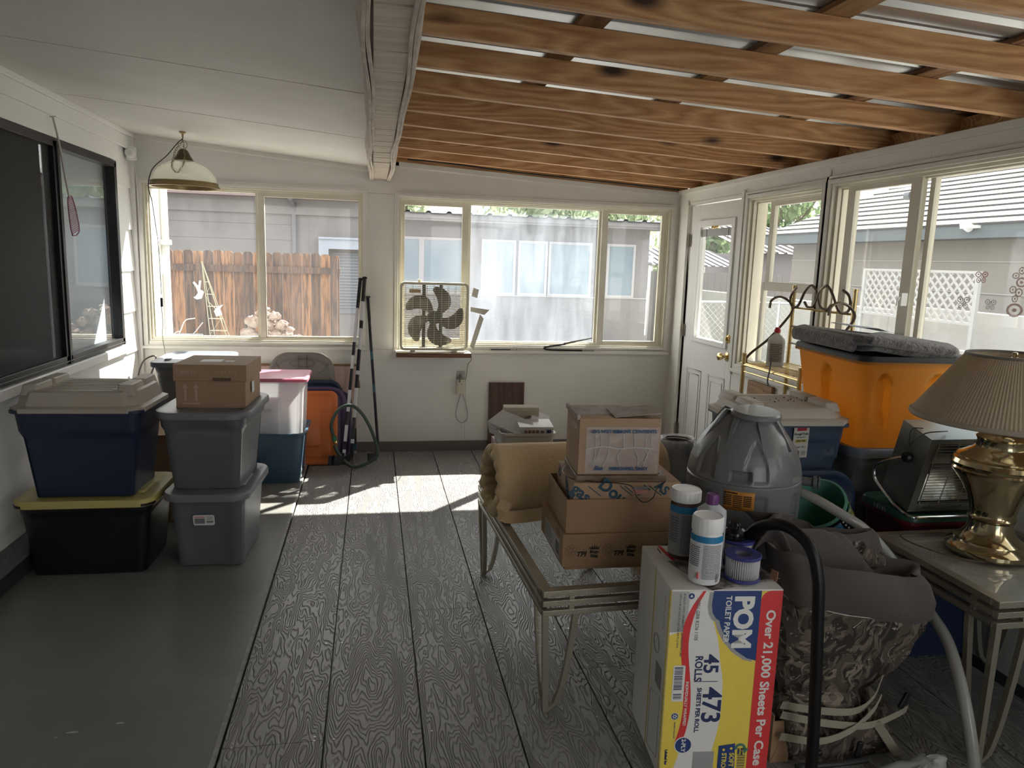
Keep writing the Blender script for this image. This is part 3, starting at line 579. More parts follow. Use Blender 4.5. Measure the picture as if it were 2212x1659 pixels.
for p in base: mb.tube([p, ap], .004, n=5, sub=0)
for k in (.15, .3, .45, .6, .75):
    q = [V(p).lerp(V(ap), k) for p in base]; mb.tube(q, .0025, n=4, closed=True, sub=0)
for k in range(6): mb.tube([V(base[k % 4]).lerp(V(ap), .1+.12*k), V(base[(k+1) % 4]).lerp(V(ap), .3+.1*k)], .002, n=4, sub=0)
mb.build('wire_frame', WIRE, orn)
mb = MB(); Mx = fr3((-.16, -.03, .36), (1, 0, 0), (0, 0, 1))
mb.prism([(0, .05), (.03, .03), (.07, .04), (.09, .10), (.06, .12), (.07, .20), (.055, .20), (.045, .15), (.01, .19), (0, .18), (.03, .13), (.04, .09), (.02, .06)], -.004, .004, Mx); mb.build('white_figure', mat('figure_white', (.5, .5, .48), .5), orn); mb = MB(); mb.prism([(.19, -.12), (.24, -.10), (.22, -.05), (.25, -.01), (.2, -.03), (.17, -.07)], -.004, .004, Mx)
mb.build('white_figure', mat('figure_white'), orn)
tw = MB(); tw.tube([(-1.75, 7.12, .71), (-1.70, 7.1, .82), (-1.66, 7.1, .9), (-1.58, 7.1, .92)], .005, n=5); tw.tube([(-1.72, 7.12, .71), (-1.62, 7.12, .76), (-1.52, 7.12, .88)], .004, n=5); tw.tube([(-1.78, 7.12, .71), (-1.76, 7.12, .78), (-1.72, 7.1, .80)], .004, n=5)
tag(tw.build('bent_tubing', mat('dull_white_tube', (0.528, 0.520, 0.480), .5)), 'thin bent whitish tubing lying on the bench outside', 'tubing')
mb = MB(); mb.cyl((-2.2, 7.0, .745), (-1.50, 7.0, .745), .045, n=16); tag(mb.build('dark_pipe', mat('pipe_dark', (.10, .11, .12), .6)), 'dark horizontal pipe lying on the bench outside the left window', 'pipe')

# trees
def leaf_mat(nm, a, b): return mat(nm, a, .8, var=(3, b, 1, .4, .6), trans=.35)
LF = [leaf_mat('leaf_green', (.13, .20, .10), (.24, .32, .16)), leaf_mat('leaf_pale', (.22, .28, .17), (.36, .42, .26))]
BARK = mat('bark', (.16, .12, .09), .9)
def tree(label, x, y, top, r, m, seed, n=900, ls=.16):
    random.seed(seed); t = thing('leafy_tree', label, 'tree', (x, y, GZ), group='trees beyond the houses')
    mb = MB(); mb.tube([(0, 0, 0), (.1, .05, top*.4), (0, 0, top*.75)], lambda u: .16*(1-u*.6), n=8)
    for k in range(6): a = k*1.1; mb.tube([(0, 0, top*.45+k*.1), (.4*r*cos(a), .4*r*sin(a), top-r*.9), (.7*r*cos(a), .7*r*sin(a), top-r*.5)], .04, n=5)
    mb.build('trunk', BARK, t); mb = MB()
    cl = [V((random.gauss(0, .5)*r, random.gauss(0, .5)*r, top-r+random.gauss(0, .38)*r)) for _ in range(26)]
    for _ in range(n):
        c = random.choice(cl); p = c+V((random.gauss(0, 1), random.gauss(0, 1), random.gauss(0, 1)))*r*.20; s = ls*random.uniform(.6, 1.3)
        q = Euler((random.uniform(0, 6), random.uniform(0, 6), random.uniform(0, 6))).to_matrix().to_4x4(); q.translation = p
        mb.add([(-s, 0, 0), (0, -s*.5, .1*s), (s, 0, 0), (0, s*.5, .1*s)], [(0, 1, 2, 3)], q)
    mb.build('foliage', m, t)
tree('leafy tree behind the long low house at the top of the big foggy pane', 6.2, 27, 5.9, 2.2, LF[1], 1, 1500, .2)
tree('second leafy tree behind the long low house, to the right of the first', 10.9, 31, 6.2, 2.1, LF[1], 2, 1200, .2)
tree('small tree top above the roof at the left end of the middle window', .9, 26, 4.7, 1.1, LF[1], 3, 600, .16)
tree('bushy tree beside the end of the long low house by the far right corner', 7.75, 21.5, 2.7, 1.1, LF[1], 4, 1200, .12)
tree('big round green tree at the top left of the narrow window beside the door', 16.4, 29, 5.8, 2.4, LF[0], 5, 2600, .2)
tree('green tree showing above the red metal roof through the door glass', 11.7, 25, 3.6, 1.3, LF[0], 6, 1500, .18)

# small carport roof and grey plank fence near the far corner
cp = thing('carport', 'small white ribbed carport roof beyond the end of the long low house', 'carport', (7.6, 17.8, GZ))
mb = MB()
for k in range(12): mb.box(-1.2+k*.2, -1, 0, -1.12+k*.2, 1, .03, Matrix.Translation((0, 0, 1.9)) @ Matrix.Rotation(rad(12), 4, 'X'))
mb.box(-1.25, -1, -.02, 1.25, 1, 0, Matrix.Translation((0, 0, 1.9)) @ Matrix.Rotation(rad(12), 4, 'X')); mb.build('roof', mat('white_metal', (0.135, 0.139, 0.144), .4), cp)
[MB().box(x, y, 0, x+.08, y+.08, 1.9).build('post', WHITE, cp) for x in (-1.15, 1.05) for y in (-.9, .8)]
pf = thing('plank_fence', 'plain grey vertical plank fence in front of the carport', 'fence', (7.6, 15.6, GZ))
mb = MB(); [mb.box(-1.6+k*.15, 0, 0, -1.46+k*.15, .02, 1.55) for k in range(22)]; mb.build('planks', mat('grey_plank', (0.189, 0.180, 0.171), .85), pf)
def chain_link(label, p0, p1, h, post=1.8):
    p0 = V(p0); p1 = V(p1); ln = (p1-p0).length; d = (p1-p0)/ln; r = thing('chain_link_fence', label, 'fence', p0)
    mb = MB(); mb.M = fr3((0, 0, 0), d, (0, 0, 1)); st = .09; nn = int(ln/st)
    for k in range(-int(h/st), nn+1):
        for sg in (1, -1):
            a0 = k*st if sg > 0 else k*st+h; a1 = a0+sg*h
            z0, z1 = 0, h
            if sg > 0:
                if a1 < 0 or a0 > ln: continue
                if a0 < 0: z0 = -a0; a0 = 0
                if a1 > ln: z1 = h-(a1-ln); a1 = ln
            else:
                if a0 < 0 or a1 > ln: continue
                if a0 > ln: z0 = a0-ln; a0 = ln
                if a1 < 0: z1 = h+a1; a1 = 0
            if z1-z0 > .02: mb.tube([(a0, z0, 0), (a1, z1, 0)], .003, n=3, sub=0)
    mb.build('wire_mesh', mat('galv_wire', (.55, .56, .57), .45, .5), r)
    mb = MB(); mb.M = fr3((0, 0, 0), d, (0, 0, 1)); mb.cyl((0, h, 0), (ln, h, 0), .016, n=8); mb.build('top_rail', mat('galv_wire'), r)
    k = 0
    while k <= ln+.01: mb = MB(); mb.M = fr3((0, 0, 0), d, (0, 0, 1)); mb.cyl((k, 0, 0), (k, h+.03, 0), .02, n=8); mb.build('fence_post', mat('galv_wire'), r); k += post
chain_link('chain link fence running in front of the lawn near the far corner', (4.4, 10.6, GZ), (6.5, 10.6, GZ), 1.15)

# white yard wall and the shingled house to the right
SH = mat('pale_shingle', (0.047, 0.047, 0.045), .8, var=(14, (0.064, 0.065, 0.065), 1)); TAN = mat('pale_tan_wall', (0.235, 0.218, 0.193), .8); GRB = mat('blue_grey_fascia', (.10, .12, .13), .6)
h = thing('shingled_house', 'big house with a pale shingled hip roof and dark grey fascia outside the right windows', 'house', (8.0, 4, GZ))
mb = MB(); mb.box(.45, -8, 0, .7, 10.1, 2.3); mb.build('wall', TAN, h)
mb = MB(); mb.box(.43, -8, 1.42, .45, 10.1, 1.435); mb.box(.43, -8, 1.86, .45, 10.1, 1.875); mb.build('wall_ledge', mat('ledge_white', (0.340, 0.330, 0.310), .7), h)
mb = MB(); mb.box(-.02, -8, 2.17, .04, 10.45, 2.36); mb.box(0, -8, 2.17, .5, 10.45, 2.2); mb.build('fascia', GRB, h)
mb = MB(); e = [(-.05, -8), (-.05, 10.5)]; n = 26                      # rows of shingles up a hipped slope
for k in range(n):
    a, b = k/n, (k+1)/n; X0, X1 = -.05+4.6*a, -.05+4.6*b+.02; Z0, Z1 = 2.36+2.5*a, 2.36+2.5*b; Y0, Y1 = 10.5-4.8*a, 10.5-4.8*b
    mb.add([(X0, -8, Z0+.012), (X0, Y0, Z0+.012), (X1, Y1, Z1), (X1, -8, Z1), (X0, -8, Z0-.01), (X0, Y0, Z0-.01)], [(0, 1, 2, 3), (4, 5, 1, 0)])
    mb.add([(X0, Y0, Z0+.012), (10-X0, Y0, Z0+.012), (10-X1, Y1, Z1), (X1, Y1, Z1)], [(0, 1, 2, 3)])
mb.build('roof', SH, h)
mb = MB(); mb.cyl((-.1, 4.9, 2.30), (-.1, 5.03, 2.36), .06, .05, n=12); mb.box(-.08, 4.8, 2.3, 0, 5.1, 2.34); mb.build('floodlight', WHITE, h)
h = thing('lilac_outbuilding', 'lilac outbuilding with a reddish ribbed metal roof seen through the door glass', 'building', (10.2, 17.2, GZ))
mb = MB(); mb.box(-1.0, 0, 0, 3.6, 3, 2.05); mb.box(3.0, -.5, 0, 3.6, 0, 2.1); mb.build('wall', mat('lilac_wall', (0.210, 0.189, 0.197), .8), h)
mb = MB(); corr_roof(mb, -1.2, 3.9, -.35, 2.05, 3, 2.85, .24, .04); mb.build('roof', mat('pinkish_metal', (0.075, 0.062, 0.062), .4, .2), h)
mb = MB(); mb.box(6.6, 8.6, GZ, 6.75, 16.5, 1.05); mb.box(6.6, 2.2, GZ, 6.7, 8.6, 1.12)
o = mb.build('yard_wall', mat('sunlit_white_wall', (0.326, 0.322, 0.308), .8, var=(2, (0.282, 0.278, 0.264), .7)), bevel=.01); tag(o, 'low white yard wall running along the neighbouring plot on the right', 'wall')
mb = MB()                                          # lattice panel
lt = thing('garden_lattice', 'white diagonal garden lattice panel in front of the shingled house', 'lattice', (6.4, 4.3, 1.0))
def lat(mb, w, hh, st=.12):
    for k in range(-int(hh/st), int(w/st)+1):
        for sg, x in ((1, 0), (-1, .006)):
            a0 = k*st if sg > 0 else k*st+hh; z0, z1 = 0, hh; a1 = a0+sg*hh
            if sg > 0:
                if a1 < .03 or a0 > w-.03: continue
                if a0 < 0: z0 = -a0; a0 = 0
                if a1 > w: z1 = hh-(a1-w); a1 = w
            else:
                if a0 < .03 or a1 > w-.03: continue
                if a0 > w: z0 = a0-w; a0 = w
                if a1 < 0: z1 = hh+a1; a1 = 0
            if z1-z0 < .03: continue
            mb.ribbon([(x, a0, z0), (x, a1, z1)], .028, .005, wdir=(0, sg*1.0, -1.0), sub=0)
LATM = mat('lattice_white', (0.360, 0.360, 0.350), .6)
lat(mb, 1.9, .55); mb.build('lattice_strips', LATM, lt)
mb = MB(); mb.box(-.01, 0, -.02, .02, 1.9, .01); mb.box(-.01, 0, .54, .02, 1.9, .57); mb.box(-.01, -.02, -1.15, .03, .03, .57); mb.box(-.01, 1.87, -1.15, .03, 1.92, .57); mb.build('lattice_frame', LATM, lt)
lt2 = copy_tree(lt); lt2.location = (6.4, 7.0, 1.0); lt2['label'] = 'second white diagonal lattice panel, farther along and nearer the door'

# clothesline with two pulleys
cl = thing('clothesline', 'taut outdoor clothesline carrying two dark hooks above the yard', 'clothesline', (5.0, 6.3, 2.35))
mb = MB(); mb.tube([(-.6, 3.5, .04), (0, 0, -.02), (.6, -4.5, .02)], .006, n=4); mb.build('line', mat('line_grey', (.35, .36, .38), .6), cl)
mb = MB(); mb.cyl((0, -.05, -.10), (0, .05, -.10), .05, .05, n=12); mb.cyl((0, .08, -.10), (0, .16, -.10), .045, .04, n=12); mb.box(-.02, -.02, -.11, .02, .12, -.07); mb.tube([(0, -.02, -.06), (0, -.02, .0), (0, .02, .01)], .005, n=5); mb.tube([(0, .1, -.06), (0, .1, .0), (0, .14, .01)], .005, n=5); mb.build('hook', mat('dark_hook', (.12, .13, .14), .5), cl)

# two mesh patio chairs outside the big right pane
def patio_chair(label, x, y, rz):
    t = thing('patio_chair', label, 'chair', (x, y, GZ), rz, 'mesh patio chairs outside'); FR = mat('chair_frame', (.30, .31, .32), .4); 
    mb = MB(); mb.tube([(-.24, .05, 0), (-.24, .0, .42), (-.24, -.10, .85), (-.22, -.13, 1.02), (.22, -.13, 1.02), (.24, -.10, .85), (.24, 0, .42), (.24, .05, 0)], .013, n=8, sub=4); mb.build('back_frame', FR, t)
    mb = MB(); mb.tube([(-.24, 0, .42), (-.24, .45, .44), (-.24, .47, 0)], .012, n=8, sub=0); mb.tube([(.24, 0, .42), (.24, .45, .44), (.24, .47, 0)], .012, n=8, sub=0); mb.tube([(-.24, .45, .44), (.24, .45, .44)], .012, n=8, sub=0); mb.build('seat_frame', FR, t)
    ms = mat('sling_mesh', (.45, .46, .47), .7, alpha=.75)
    mb = MB(); mb.box(-.22, -.004, 0, .22, .004, .56, Matrix.Translation((0, -.005, .44)) @ Matrix.Rotation(rad(12.5), 4, 'X')); mb.build('back_sling', ms, t)
    mb = MB(); mb.box(-.22, 0, .425, .22, .45, .433); mb.build('seat_sling', ms, t); return t
patio_chair('grey mesh patio chair outside, left of the two behind the lamp shade', 5.0, 5.35, rad(-75))
patio_chair('grey mesh patio chair outside, right of the two behind the lamp shade', 5.05, 4.55, rad(-75))

# coloured butterfly stickers on the big right pane
def sticker(name, label, y, z, s, shp, colr):
    mb = MB(); Mx = Matrix(((0, 0, 1, XR+.0655-.001), (-1, 0, 0, y), (0, 1, 0, z), (0, 0, 0, 1)))
    for a, b, r0, r1 in shp:
        o_ = [(a*s+r0*s*cos(k*pi/6), b*s+r1*s*sin(k*pi/6)) for k in range(12)]; i_ = [(a*s+r0*s*.7*cos(k*pi/6), b*s+r1*s*.7*sin(k*pi/6)) for k in range(12)]
        mb.add([(*p, 0) for p in o_]+[(*p, 0) for p in i_]+[(*p, .0006) for p in o_]+[(*p, .0006) for p in i_], [(k, (k+1) % 12, 12+(k+1) % 12, 12+k) for k in range(12)]+[(24+k, 36+k, 36+(k+1) % 12, 24+(k+1) % 12) for k in range(12)], Mx)
        mb.prism([(a*s+r0*s*.3*cos(k*pi/3), b*s+r1*s*.3*sin(k*pi/3)) for k in range(6)], 0, .0006, Mx)
    o = mb.build(name, mat('sticker_'+colr[0], colr[1], .6, trans=.3, alpha=.7)); tag(o, label, 'sticker', 'stickers on the right window')
BF = [(-.55, .35, .5, .38), (.55, .35, .5, .38), (-.42, -.4, .36, .36), (.42, -.4, .36, .36), (0, 0, .08, .6)]
sticker('butterfly_sticker', 'reddish butterfly sticker, topmost on the big right pane', 2.72, 1.515, .032, BF, ('red', (.45, .22, .22)))
sticker('butterfly_sticker', 'grey butterfly sticker at the lower left of the three butterflies', 2.80, 1.405, .034, BF, ('grey', (.42, .38, .38)))
sticker('butterfly_sticker', 'grey butterfly sticker nearest the flower basket sticker', 2.655, 1.405, .028, BF, ('grey', (.42, .38, .38)))
sticker('flower_basket_sticker', 'flower basket sticker at the right edge of the frame on the big right pane', 2.535, 1.44, .05, [(-.3, 1.7, .35, .25), (.2, 2.1, .3, .3), (.3, 1.2, .5, .4), (-.4, .6, .35, .3), (.2, .4, .35, .35), (-.1, -.1, .3, .3), (0, -1.0, .8, .55)], ('rose', (.48, .34, .32)))
# ------------------------------------------------------------------ storage totes
def plastic(name, col, rough=.42, trans=0, alpha=1): return mat(name, col, rough, bump=(140, .12, .002), trans=trans, alpha=alpha, var=(2.5, tuple(c*.82 for c in col), .5))
def tote_body(parent, w, d, h, taper=.13, r=.05, m=None, emboss=None, rim=.014, name='body', flat=12, inner=True):
    """open tub: outer wall, rim, inner wall; emboss(side,u,t)->inward offset; side 0=+y 1=-x 2=-y 3=+x, u along the side -1..1, t height 0..1"""
    mb = MB(); rings = []; n = 26; nn = 8; mm = flat
    def ring(z, t, off, eo=True):
        ww = w*(1-taper*(1-t)); dd = d*(1-taper*(1-t)); k = ww-2*off, dd-2*off
        R = rrect_d(k[0], k[1], r*(.8+.2*t), z, mm, nn)
        if emboss and eo:
            per = nn+1+mm-1; out = []
            for i, p in enumerate(R):
                ax = p.x/(ww/2); ay = p.y/(dd/2)
                if abs(ax) > abs(ay): side = 3 if ax > 0 else 1; u = ay; nrm = V((1 if ax > 0 else -1, 0, 0))
                else: side = 0 if ay > 0 else 2; u = ax; nrm = V((0, 1 if ay > 0 else -1, 0))
                out.append(p-nrm*emboss(side, u, t))
            R = out
        return R
    rings.append(ring(.004, 0, .02)); rings.append(ring(0, 0, .012)); 
    for i in range(n+1): t = i/n; rings.append(ring(.004+(h-.008)*t, t, 0))
    rings.append(ring(h-.012, 1, -rim)); rings.append(ring(h, 1, -rim)); rings.append(ring(h, 1, .004))
    if inner:
        for i in range(7): t = 1-i/6; rings.append(ring(.008+(h-.012)*t, t, .006))
    mb.loft(rings, True, inner)
    return mb.build(name, m, parent, sharp=50)
def sm(a, b, x): return smooth01((x-a)/(b-a))
def handle_notch(side, u, t):                      # wide stepped grip on the short front, shoulder band all round
    o = .015*(1-sm(.80, .82, t))
    k = sm(-.62, -.56, u)*(1-sm(.56, .62, u))*sm(.70, .73, t)*(1-sm(.86, .89, t)); return o-.014*0+.016*sm(-.62, -.56, u)*(1-sm(.56, .62, u))*sm(.78, .80, t)*(1-sm(.88, .90, t))+.012*k*0 if side in (0, 2) else o
def panel_front(side, u, t):                       # recessed central face with sloping edges
    if side in (0, 2): return .009*sm(-.62+.1*t, -.58+.1*t, u)*(1-sm(.52-.06*t, .56-.06*t, u))*(1-sm(.93, .96, t))
    return .006*(1-sm(.93, .96, t))
def step_band(side, u, t): return .014*(1-sm(.72, .74, t))
def arch_front(side, u, t):                        # two arched handle recesses per long side
    o = 0
    for c in ((-.55, .55) if side in (0, 2) else (0,)):
        q = (u-c)/(.15+.13*(1-t)); top = .88-.11*q*q
        if abs(q) < 1.2: o += .034*(1-sm(.78, 1.0, abs(q)))*(1-sm(top-.05, top, t))*sm(.05, .62, t)
    return o
def lid_flat(parent, w, d, m, r=.06, h=.03, recess=.012, inset=.05, lip=.012, handles=True, name='lid', z0=0):
    mb = MB(); R = lambda off, z: rrect(w-2*off, d-2*off, max(.01, r-off), z0+z, 8)
    mb.loft([R(.006, 0), R(0, 0), R(0, h*.75), R(.006, h), R(inset*.6, h), R(inset, h-recess), R(inset+.02, h-recess), R(inset+.045, h-recess+.004), R(w*.3, h-recess+.004)], True, True)
    if handles:
        for sx in (-1, 1): mb.loft([rrect(.045, d*.38, .02, z0+h-recess*.9, 6, ox=sx*(w/2-inset*1.4)), rrect(.035, d*.36, .016, z0+h-.002, 6, ox=sx*(w/2-inset*1.4))], False, True)
    return mb.build(name, m, parent, sharp=40)
def lid_domed(parent, w, d, m, name='lid', z0=0, h=.085, humps=True, sx=1):
    """tall moulded lid: flange, sloping collar, ribbed platform and raised ends"""
    mb = MB(); r = .07
    def oct_(ww, dd, z, c): x, y = ww/2, dd/2; P = [(x-c, -y), (x, -y+c), (x, y-c), (x-c, y), (-x+c, y), (-x, y-c), (-x, -y+c), (-x+c, -y)]; out = []; \
        [out.append((P[i][0]*(1-k/3)+P[(i+1) % 8][0]*k/3, P[i][1]*(1-k/3)+P[(i+1) % 8][1]*k/3, z)) for i in range(8) for k in range(3)]; return out
    mb.loft([oct_(w-.01, d-.01, z0, .06), oct_(w, d, z0+.003, .06), oct_(w, d, z0+.022, .06), oct_(w-.03, d-.03, z0+.028, .06), oct_(w-.045, d-.045, z0+.030, .06), oct_(w-.075, d-.085, z0+h*.72, .06), oct_(w-.095, d-.105, z0+h*.78, .06), oct_(w-.2, d-.22, z0+h*.78, .05)], True, True)
    if humps:
        for s_ in (-1, 1):
            for q in (-1, 1):                      # four corner blocks with grip gaps between
                mb.loft([rrect(.075, d*.37, .012, z0+h*.60, 5, ox=s_*(w/2-.082), oy=q*d*.195), rrect(.060, d*.35, .012, z0+h*.97, 5, ox=s_*(w/2-.088), oy=q*d*.195), rrect(.050, d*.335, .01, z0+h, 5, ox=s_*(w/2-.088), oy=q*d*.195)], False, True)
        for k in range(7): mb.loft([rrect(w*.50, .022, .01, z0+h*.77, 4, oy=-d*.27+k*d*.09), rrect(w*.48, .012, .005, z0+h*.80, 4, oy=-d*.27+k*d*.09)], False, True)
    return mb.build(name, m, parent, sharp=32)
NAVY = plastic('navy_plastic', (.017, .028, .068)); BLK = plastic('black_plastic', (.008, .009, .011), .35); YEL = plastic('yellow_plastic', (.50, .42, .14))
BEI = plastic('putty_plastic', (.46, .42, .36), .5); GRY = plastic('slate_grey_plastic', (.125, .135, .15)); GRY2 = plastic('mid_grey_plastic', (.175, .18, .20)); TEAL = plastic('steel_blue_plastic', (.030, .075, .125))
ORA = plastic('orange_lid_plastic', (.62, .16, .03)); PUR = plastic('purple_plastic', (.085, .06, .14)); GRL = plastic('taupe_grey_plastic', (.20, .19, .17))

# stack beside the siding: yellow-lidded black tote, navy tote with putty lid
t = thing('storage_tote', 'black storage tote with a yellow lid standing on the floor beside the siding', 'storage tote', (-1.298, 3.755, .012), rad(-1), 'storage totes on the left')
tote_body(t, .575, .44, .352, .12, .06, BLK, lambda s, u, k: .008*(1-sm(.86, .88, k))); lid_flat(t, .605, .475, YEL, .075, .034, .014, .07, z0=.338)
t = thing('storage_tote', 'navy blue tote with a tall putty-coloured lid on top of the yellow lid', 'storage tote', (-1.31, 3.775, .374), rad(-2), 'storage totes on the left')
tote_body(t, .54, .43, .42, .17, .05, NAVY, step_band); lid_domed(t, .575, .465, BEI, z0=.408, h=.125)

# grey pair in front, with a carton on top
t = thing('storage_tote', 'grey tote with a recessed front panel and small white label, lowest of the front stack', 'storage tote', (-.765, 3.825, .012), rad(-3), 'storage totes on the left')
b = tote_body(t, .355, .50, .355, .13, .05, GRY, panel_front); lid_flat(t, .405, .57, GRY2, .09, .034, .012, .055, z0=.345)
lb = MB(); Mx = fr3((-.013, -.249, .245), (1, 0, 0), (0, -.14, 1)); lb.M = Mx
lb.prism([(p[0], p[1]) for p in rrect(.098, .054, .010, 0, 5)], 0, .0012); lb.cur = 1; lb.box(-.042, -.018, .0012, .004, .012, .0016); lb.box(.012, -.014, .0012, .042, -.004, .0016)
[lb.box(.014, .002+k*.005, .0012, .040, .0035+k*.005, .0016) for k in range(4)]; lb.cur = 2; lb.prism([(p[0]-.018, p[1]+.016) for p in rrect(.052, .014, .006, 0, 4)], .0012, .0017); lb.cur = 3; lb.text('Sterilite', .013, Matrix.Translation((-.018, .016, .0018)))
lb.build('paper_label', [mat('label_white', (.7, .7, .7), .5), mat('label_grey', (.20, .21, .22), .5), mat('label_pink', (.75, .62, .64), .5), mat('label_red', (.55, .03, .06), .5)], b)
t = thing('storage_tote', 'larger slate grey tote with a stepped grip, carrying the brown carton', 'storage tote', (-.78, 3.87, .381), rad(-3.5), 'storage totes on the left')
tote_body(t, .40, .53, .375, .17, .06, GRY, handle_notch); lid_flat(t, .445, .585, GRY2, .10, .032, .012, .06, z0=.362)

# cardboard
CARD = mat('kraft_cardboard', (.34, .215, .12), .75, var=(7, (.29, .18, .10), .6), bump=(90, .06)); CARD2 = mat('dull_cardboard', (.40, .27, .17), .75, var=(7, (.34, .22, .14), .6)); CARDD = mat('carton_edge', (.22, .13, .07), .8)
INKL = mat('pale_print', (.50, .36, .27), .7); INKD = mat('dark_print', (.10, .06, .04), .7); PAPER = mat('paper_white', (.75, .75, .78), .6); TAPE = mat('clear_tape', (.42, .31, .21), .25)
c = thing('cardboard_carton', 'brown lidded carton with two pale arrows sitting on the slate grey tote', 'box', (-.765, 3.915, .765), rad(-3.5))
mb = MB(); mb.box(-.163, -.165, 0, .163, .165, .20); mb.build('carton_body', CARD2, c, bevel=.002)
mb = MB(); mb.box(-.170, -.172, .135, .170, .172, .215); mb.cur = 1; mb.box(-.17, -.1725, .1345, .17, .1725, .136); mb.build('carton_lid', [CARD2, CARDD], c, bevel=.002)
pr = MB(); pr.M = fr3((0, -.1665, 0), (1, 0, 0), (0, 0, 1))
for x in (-.118, -.068):
    pr = MB(); pr.M = fr3((0, -.1665, 0), (1, 0, 0), (0, 0, 1)); pr.prism([(x-.006, .035), (x+.006, .035), (x+.006, .10), (x+.015, .10), (x, .122), (x-.015, .10), (x-.006, .10)], 0, .0008); pr.build('printed_arrow', INKL, c)
pr = MB(); pr.M = fr3((0, -.1665, 0), (1, 0, 0), (0, 0, 1)); pr.box(-.135, .018, 0, -.052, .028, .0008); pr.box(-.08, .128, 0, -.02, .131, .0008); pr.box(.06, .012, 0, .125, .015, .0008)
pr.build('printed_rules', INKL, c); pr = MB(); pr.M = fr3((0, -.1735, 0), (1, 0, 0), (0, 0, 1)); pr.text('ORM-D', .022, Matrix.Translation((-.11, .178, 0)), bold=.0008, sx=1.2)
for q in ((-.155, .163, -.066, .1645), (-.155, .192, -.066, .1935), (-.155, .163, -.1535, .1935), (-.0675, .163, -.066, .1935)): pr.box(q[0], q[1], 0, q[2], q[3], .0006)
pr.build('printed_text', INKL, c); pr = MB(); pr.M = fr3((0, -.1735, 0), (1, 0, 0), (0, 0, 1)); pr.text('AVON', .026, Matrix.Translation((.075, .18, 0)), sx=1.3); pr.build('printed_text', INKL, c); pr = MB(); pr.M = fr3((0, -.1735, 0), (1, 0, 0), (0, 0, 1)); [pr.box(.012+k*.0055, .137, .0, .0145+k*.0055+(.001 if k % 3 else 0), .152, .0008) for k in range(16)]
pr.build('barcode', INKD, c)
mb = MB(); mb.M = Matrix.Translation((-.02, -.03, .2152)) @ Matrix.Rotation(.05, 4, 'Z'); mb.box(-.055, -.04, 0, .045, .045, .0008); mb.box(.06, -.03, 0, .105, .0, .0008); mb.build('shipping_label', PAPER, c); MB().box(.1702, -.06, .06, .1710, -.01, .115).build('side_label', PAPER, c)

# carton standing on the floor behind, and the tote on it
c = thing('cardboard_carton', 'plain brown carton on the floor between the two front stacks', 'box', (-1.10, 4.50, .012), rad(4))
mb = MB(); mb.box(-.19, -.25, 0, .19, .25, .50); mb.build('carton_body', CARD, c, bevel=.003)
mb = MB(); mb.box(-.19, -.26, .500, .19, -.02, .505); mb.cur = 1; mb.box(-.03, -.2515, .01, .03, -.25, .49); mb.build('flap', [CARD, TAPE], c, bevel=.001)
c = thing('wooden_crate', 'low pale wooden crate standing in the far left corner beneath a grey tote', 'crate', (-1.19, 5.18, .012), 0)
mb = MB(); mb.box(-.19, -.2, .02, .19, .2, .44); [mb.box(-.20, -.21, .02+k*.14, .20, .21, .12+k*.14) for k in range(3)]; mb.build('crate_slats', mat('pale_pine', (.46, .34, .22), .7), c, bevel=.003)
[MB().box(x-.02, y-.02, 0, x+.02, y+.02, .455).build('corner_post', mat('pale_pine'), c) for x in (-.17, .17) for y in (-.18, .18)]
t = thing('storage_tote', 'grey tote with a slate blue lid in the far left corner, partly behind the carton', 'storage tote', (-1.128, 5.07, .47), rad(1), 'storage totes on the left')
tote_body(t, .40, .56, .355, .16, .05, plastic('grey_plastic_c', (.14, .145, .15)), lambda s, u, k: .01*(1-sm(.84, .87, k))); lid_flat(t, .445, .60, plastic('slate_blue_lid', (.17, .19, .24)), .07, .03, .012, .05, z0=.342)

# open blue tub holding a clear tote with a rose lid
t = thing('storage_tub', 'open steel blue tub on the floor holding the clear tote', 'storage tote', (-.71, 5.135, .012), 0, 'storage totes on the left')
tote_body(t, .53, .44, .345, .12, .06, TEAL, lambda s, u, k: .006*(1-sm(.93, .95, k)), rim=.012)
CLR = mat('clear_plastic', (.85, .87, .90), .12, trans=.5, alpha=.42)
t = thing('storage_tote', 'clear plastic tote with a rose pink lid standing inside the steel blue tub', 'storage tote', (-.675, 5.15, .03), 0, 'storage totes on the left')
tote_body(t, .46, .37, .665, .12, .05, CLR, lambda s, u, k: .008*(1-sm(.9, .92, k))*(1 if abs(u) < .8 else 0), rim=.006)
lid_flat(t, .51, .42, mat('rose_plastic', (.58, .20, .28), .4, trans=.25), .04, .022, .006, .03, z0=.665, handles=False)
mb = MB(); mb.box(-.17, -.11, .02, .08, .10, .50); mb.cur = 1; mb.box(-.10, -.115, .44, .04, -.111, .46)
o = mb.build('appliance_box', [mat('pale_carton', (.70, .74, .78), .6), BLACK], bevel=.012); tag(o, 'pale box stored inside the clear tote', 'box', loc=(-.70, 5.14, .04))
mb = MB(); mb.lathe([(0, 0), (.03, 0), (.035, .02), (.03, .05), (.018, .065), (0, .07)], 16); mb.cur = 1; mb.lathe([(.031, .01), (.036, .015), (.036, .035), (.032, .04)], 16)
o = mb.build('small_toy', [mat('cream_toy', (.6, .55, .42), .5), mat('red_toy', (.6, .03, .05), .4)]); tag(o, 'small red and cream object lying beside the steel blue tub', 'toy', loc=(-.705, 4.80, .1625), rot=(rad(90), 0, rad(20)))
mb = MB(); mb.box(-.83, 4.74, .012, -.715, 4.86, .13); o = mb.build('small_carton', CARD2, bevel=.002); tag(o, 'little carton hidden behind the grey front stack', 'box')

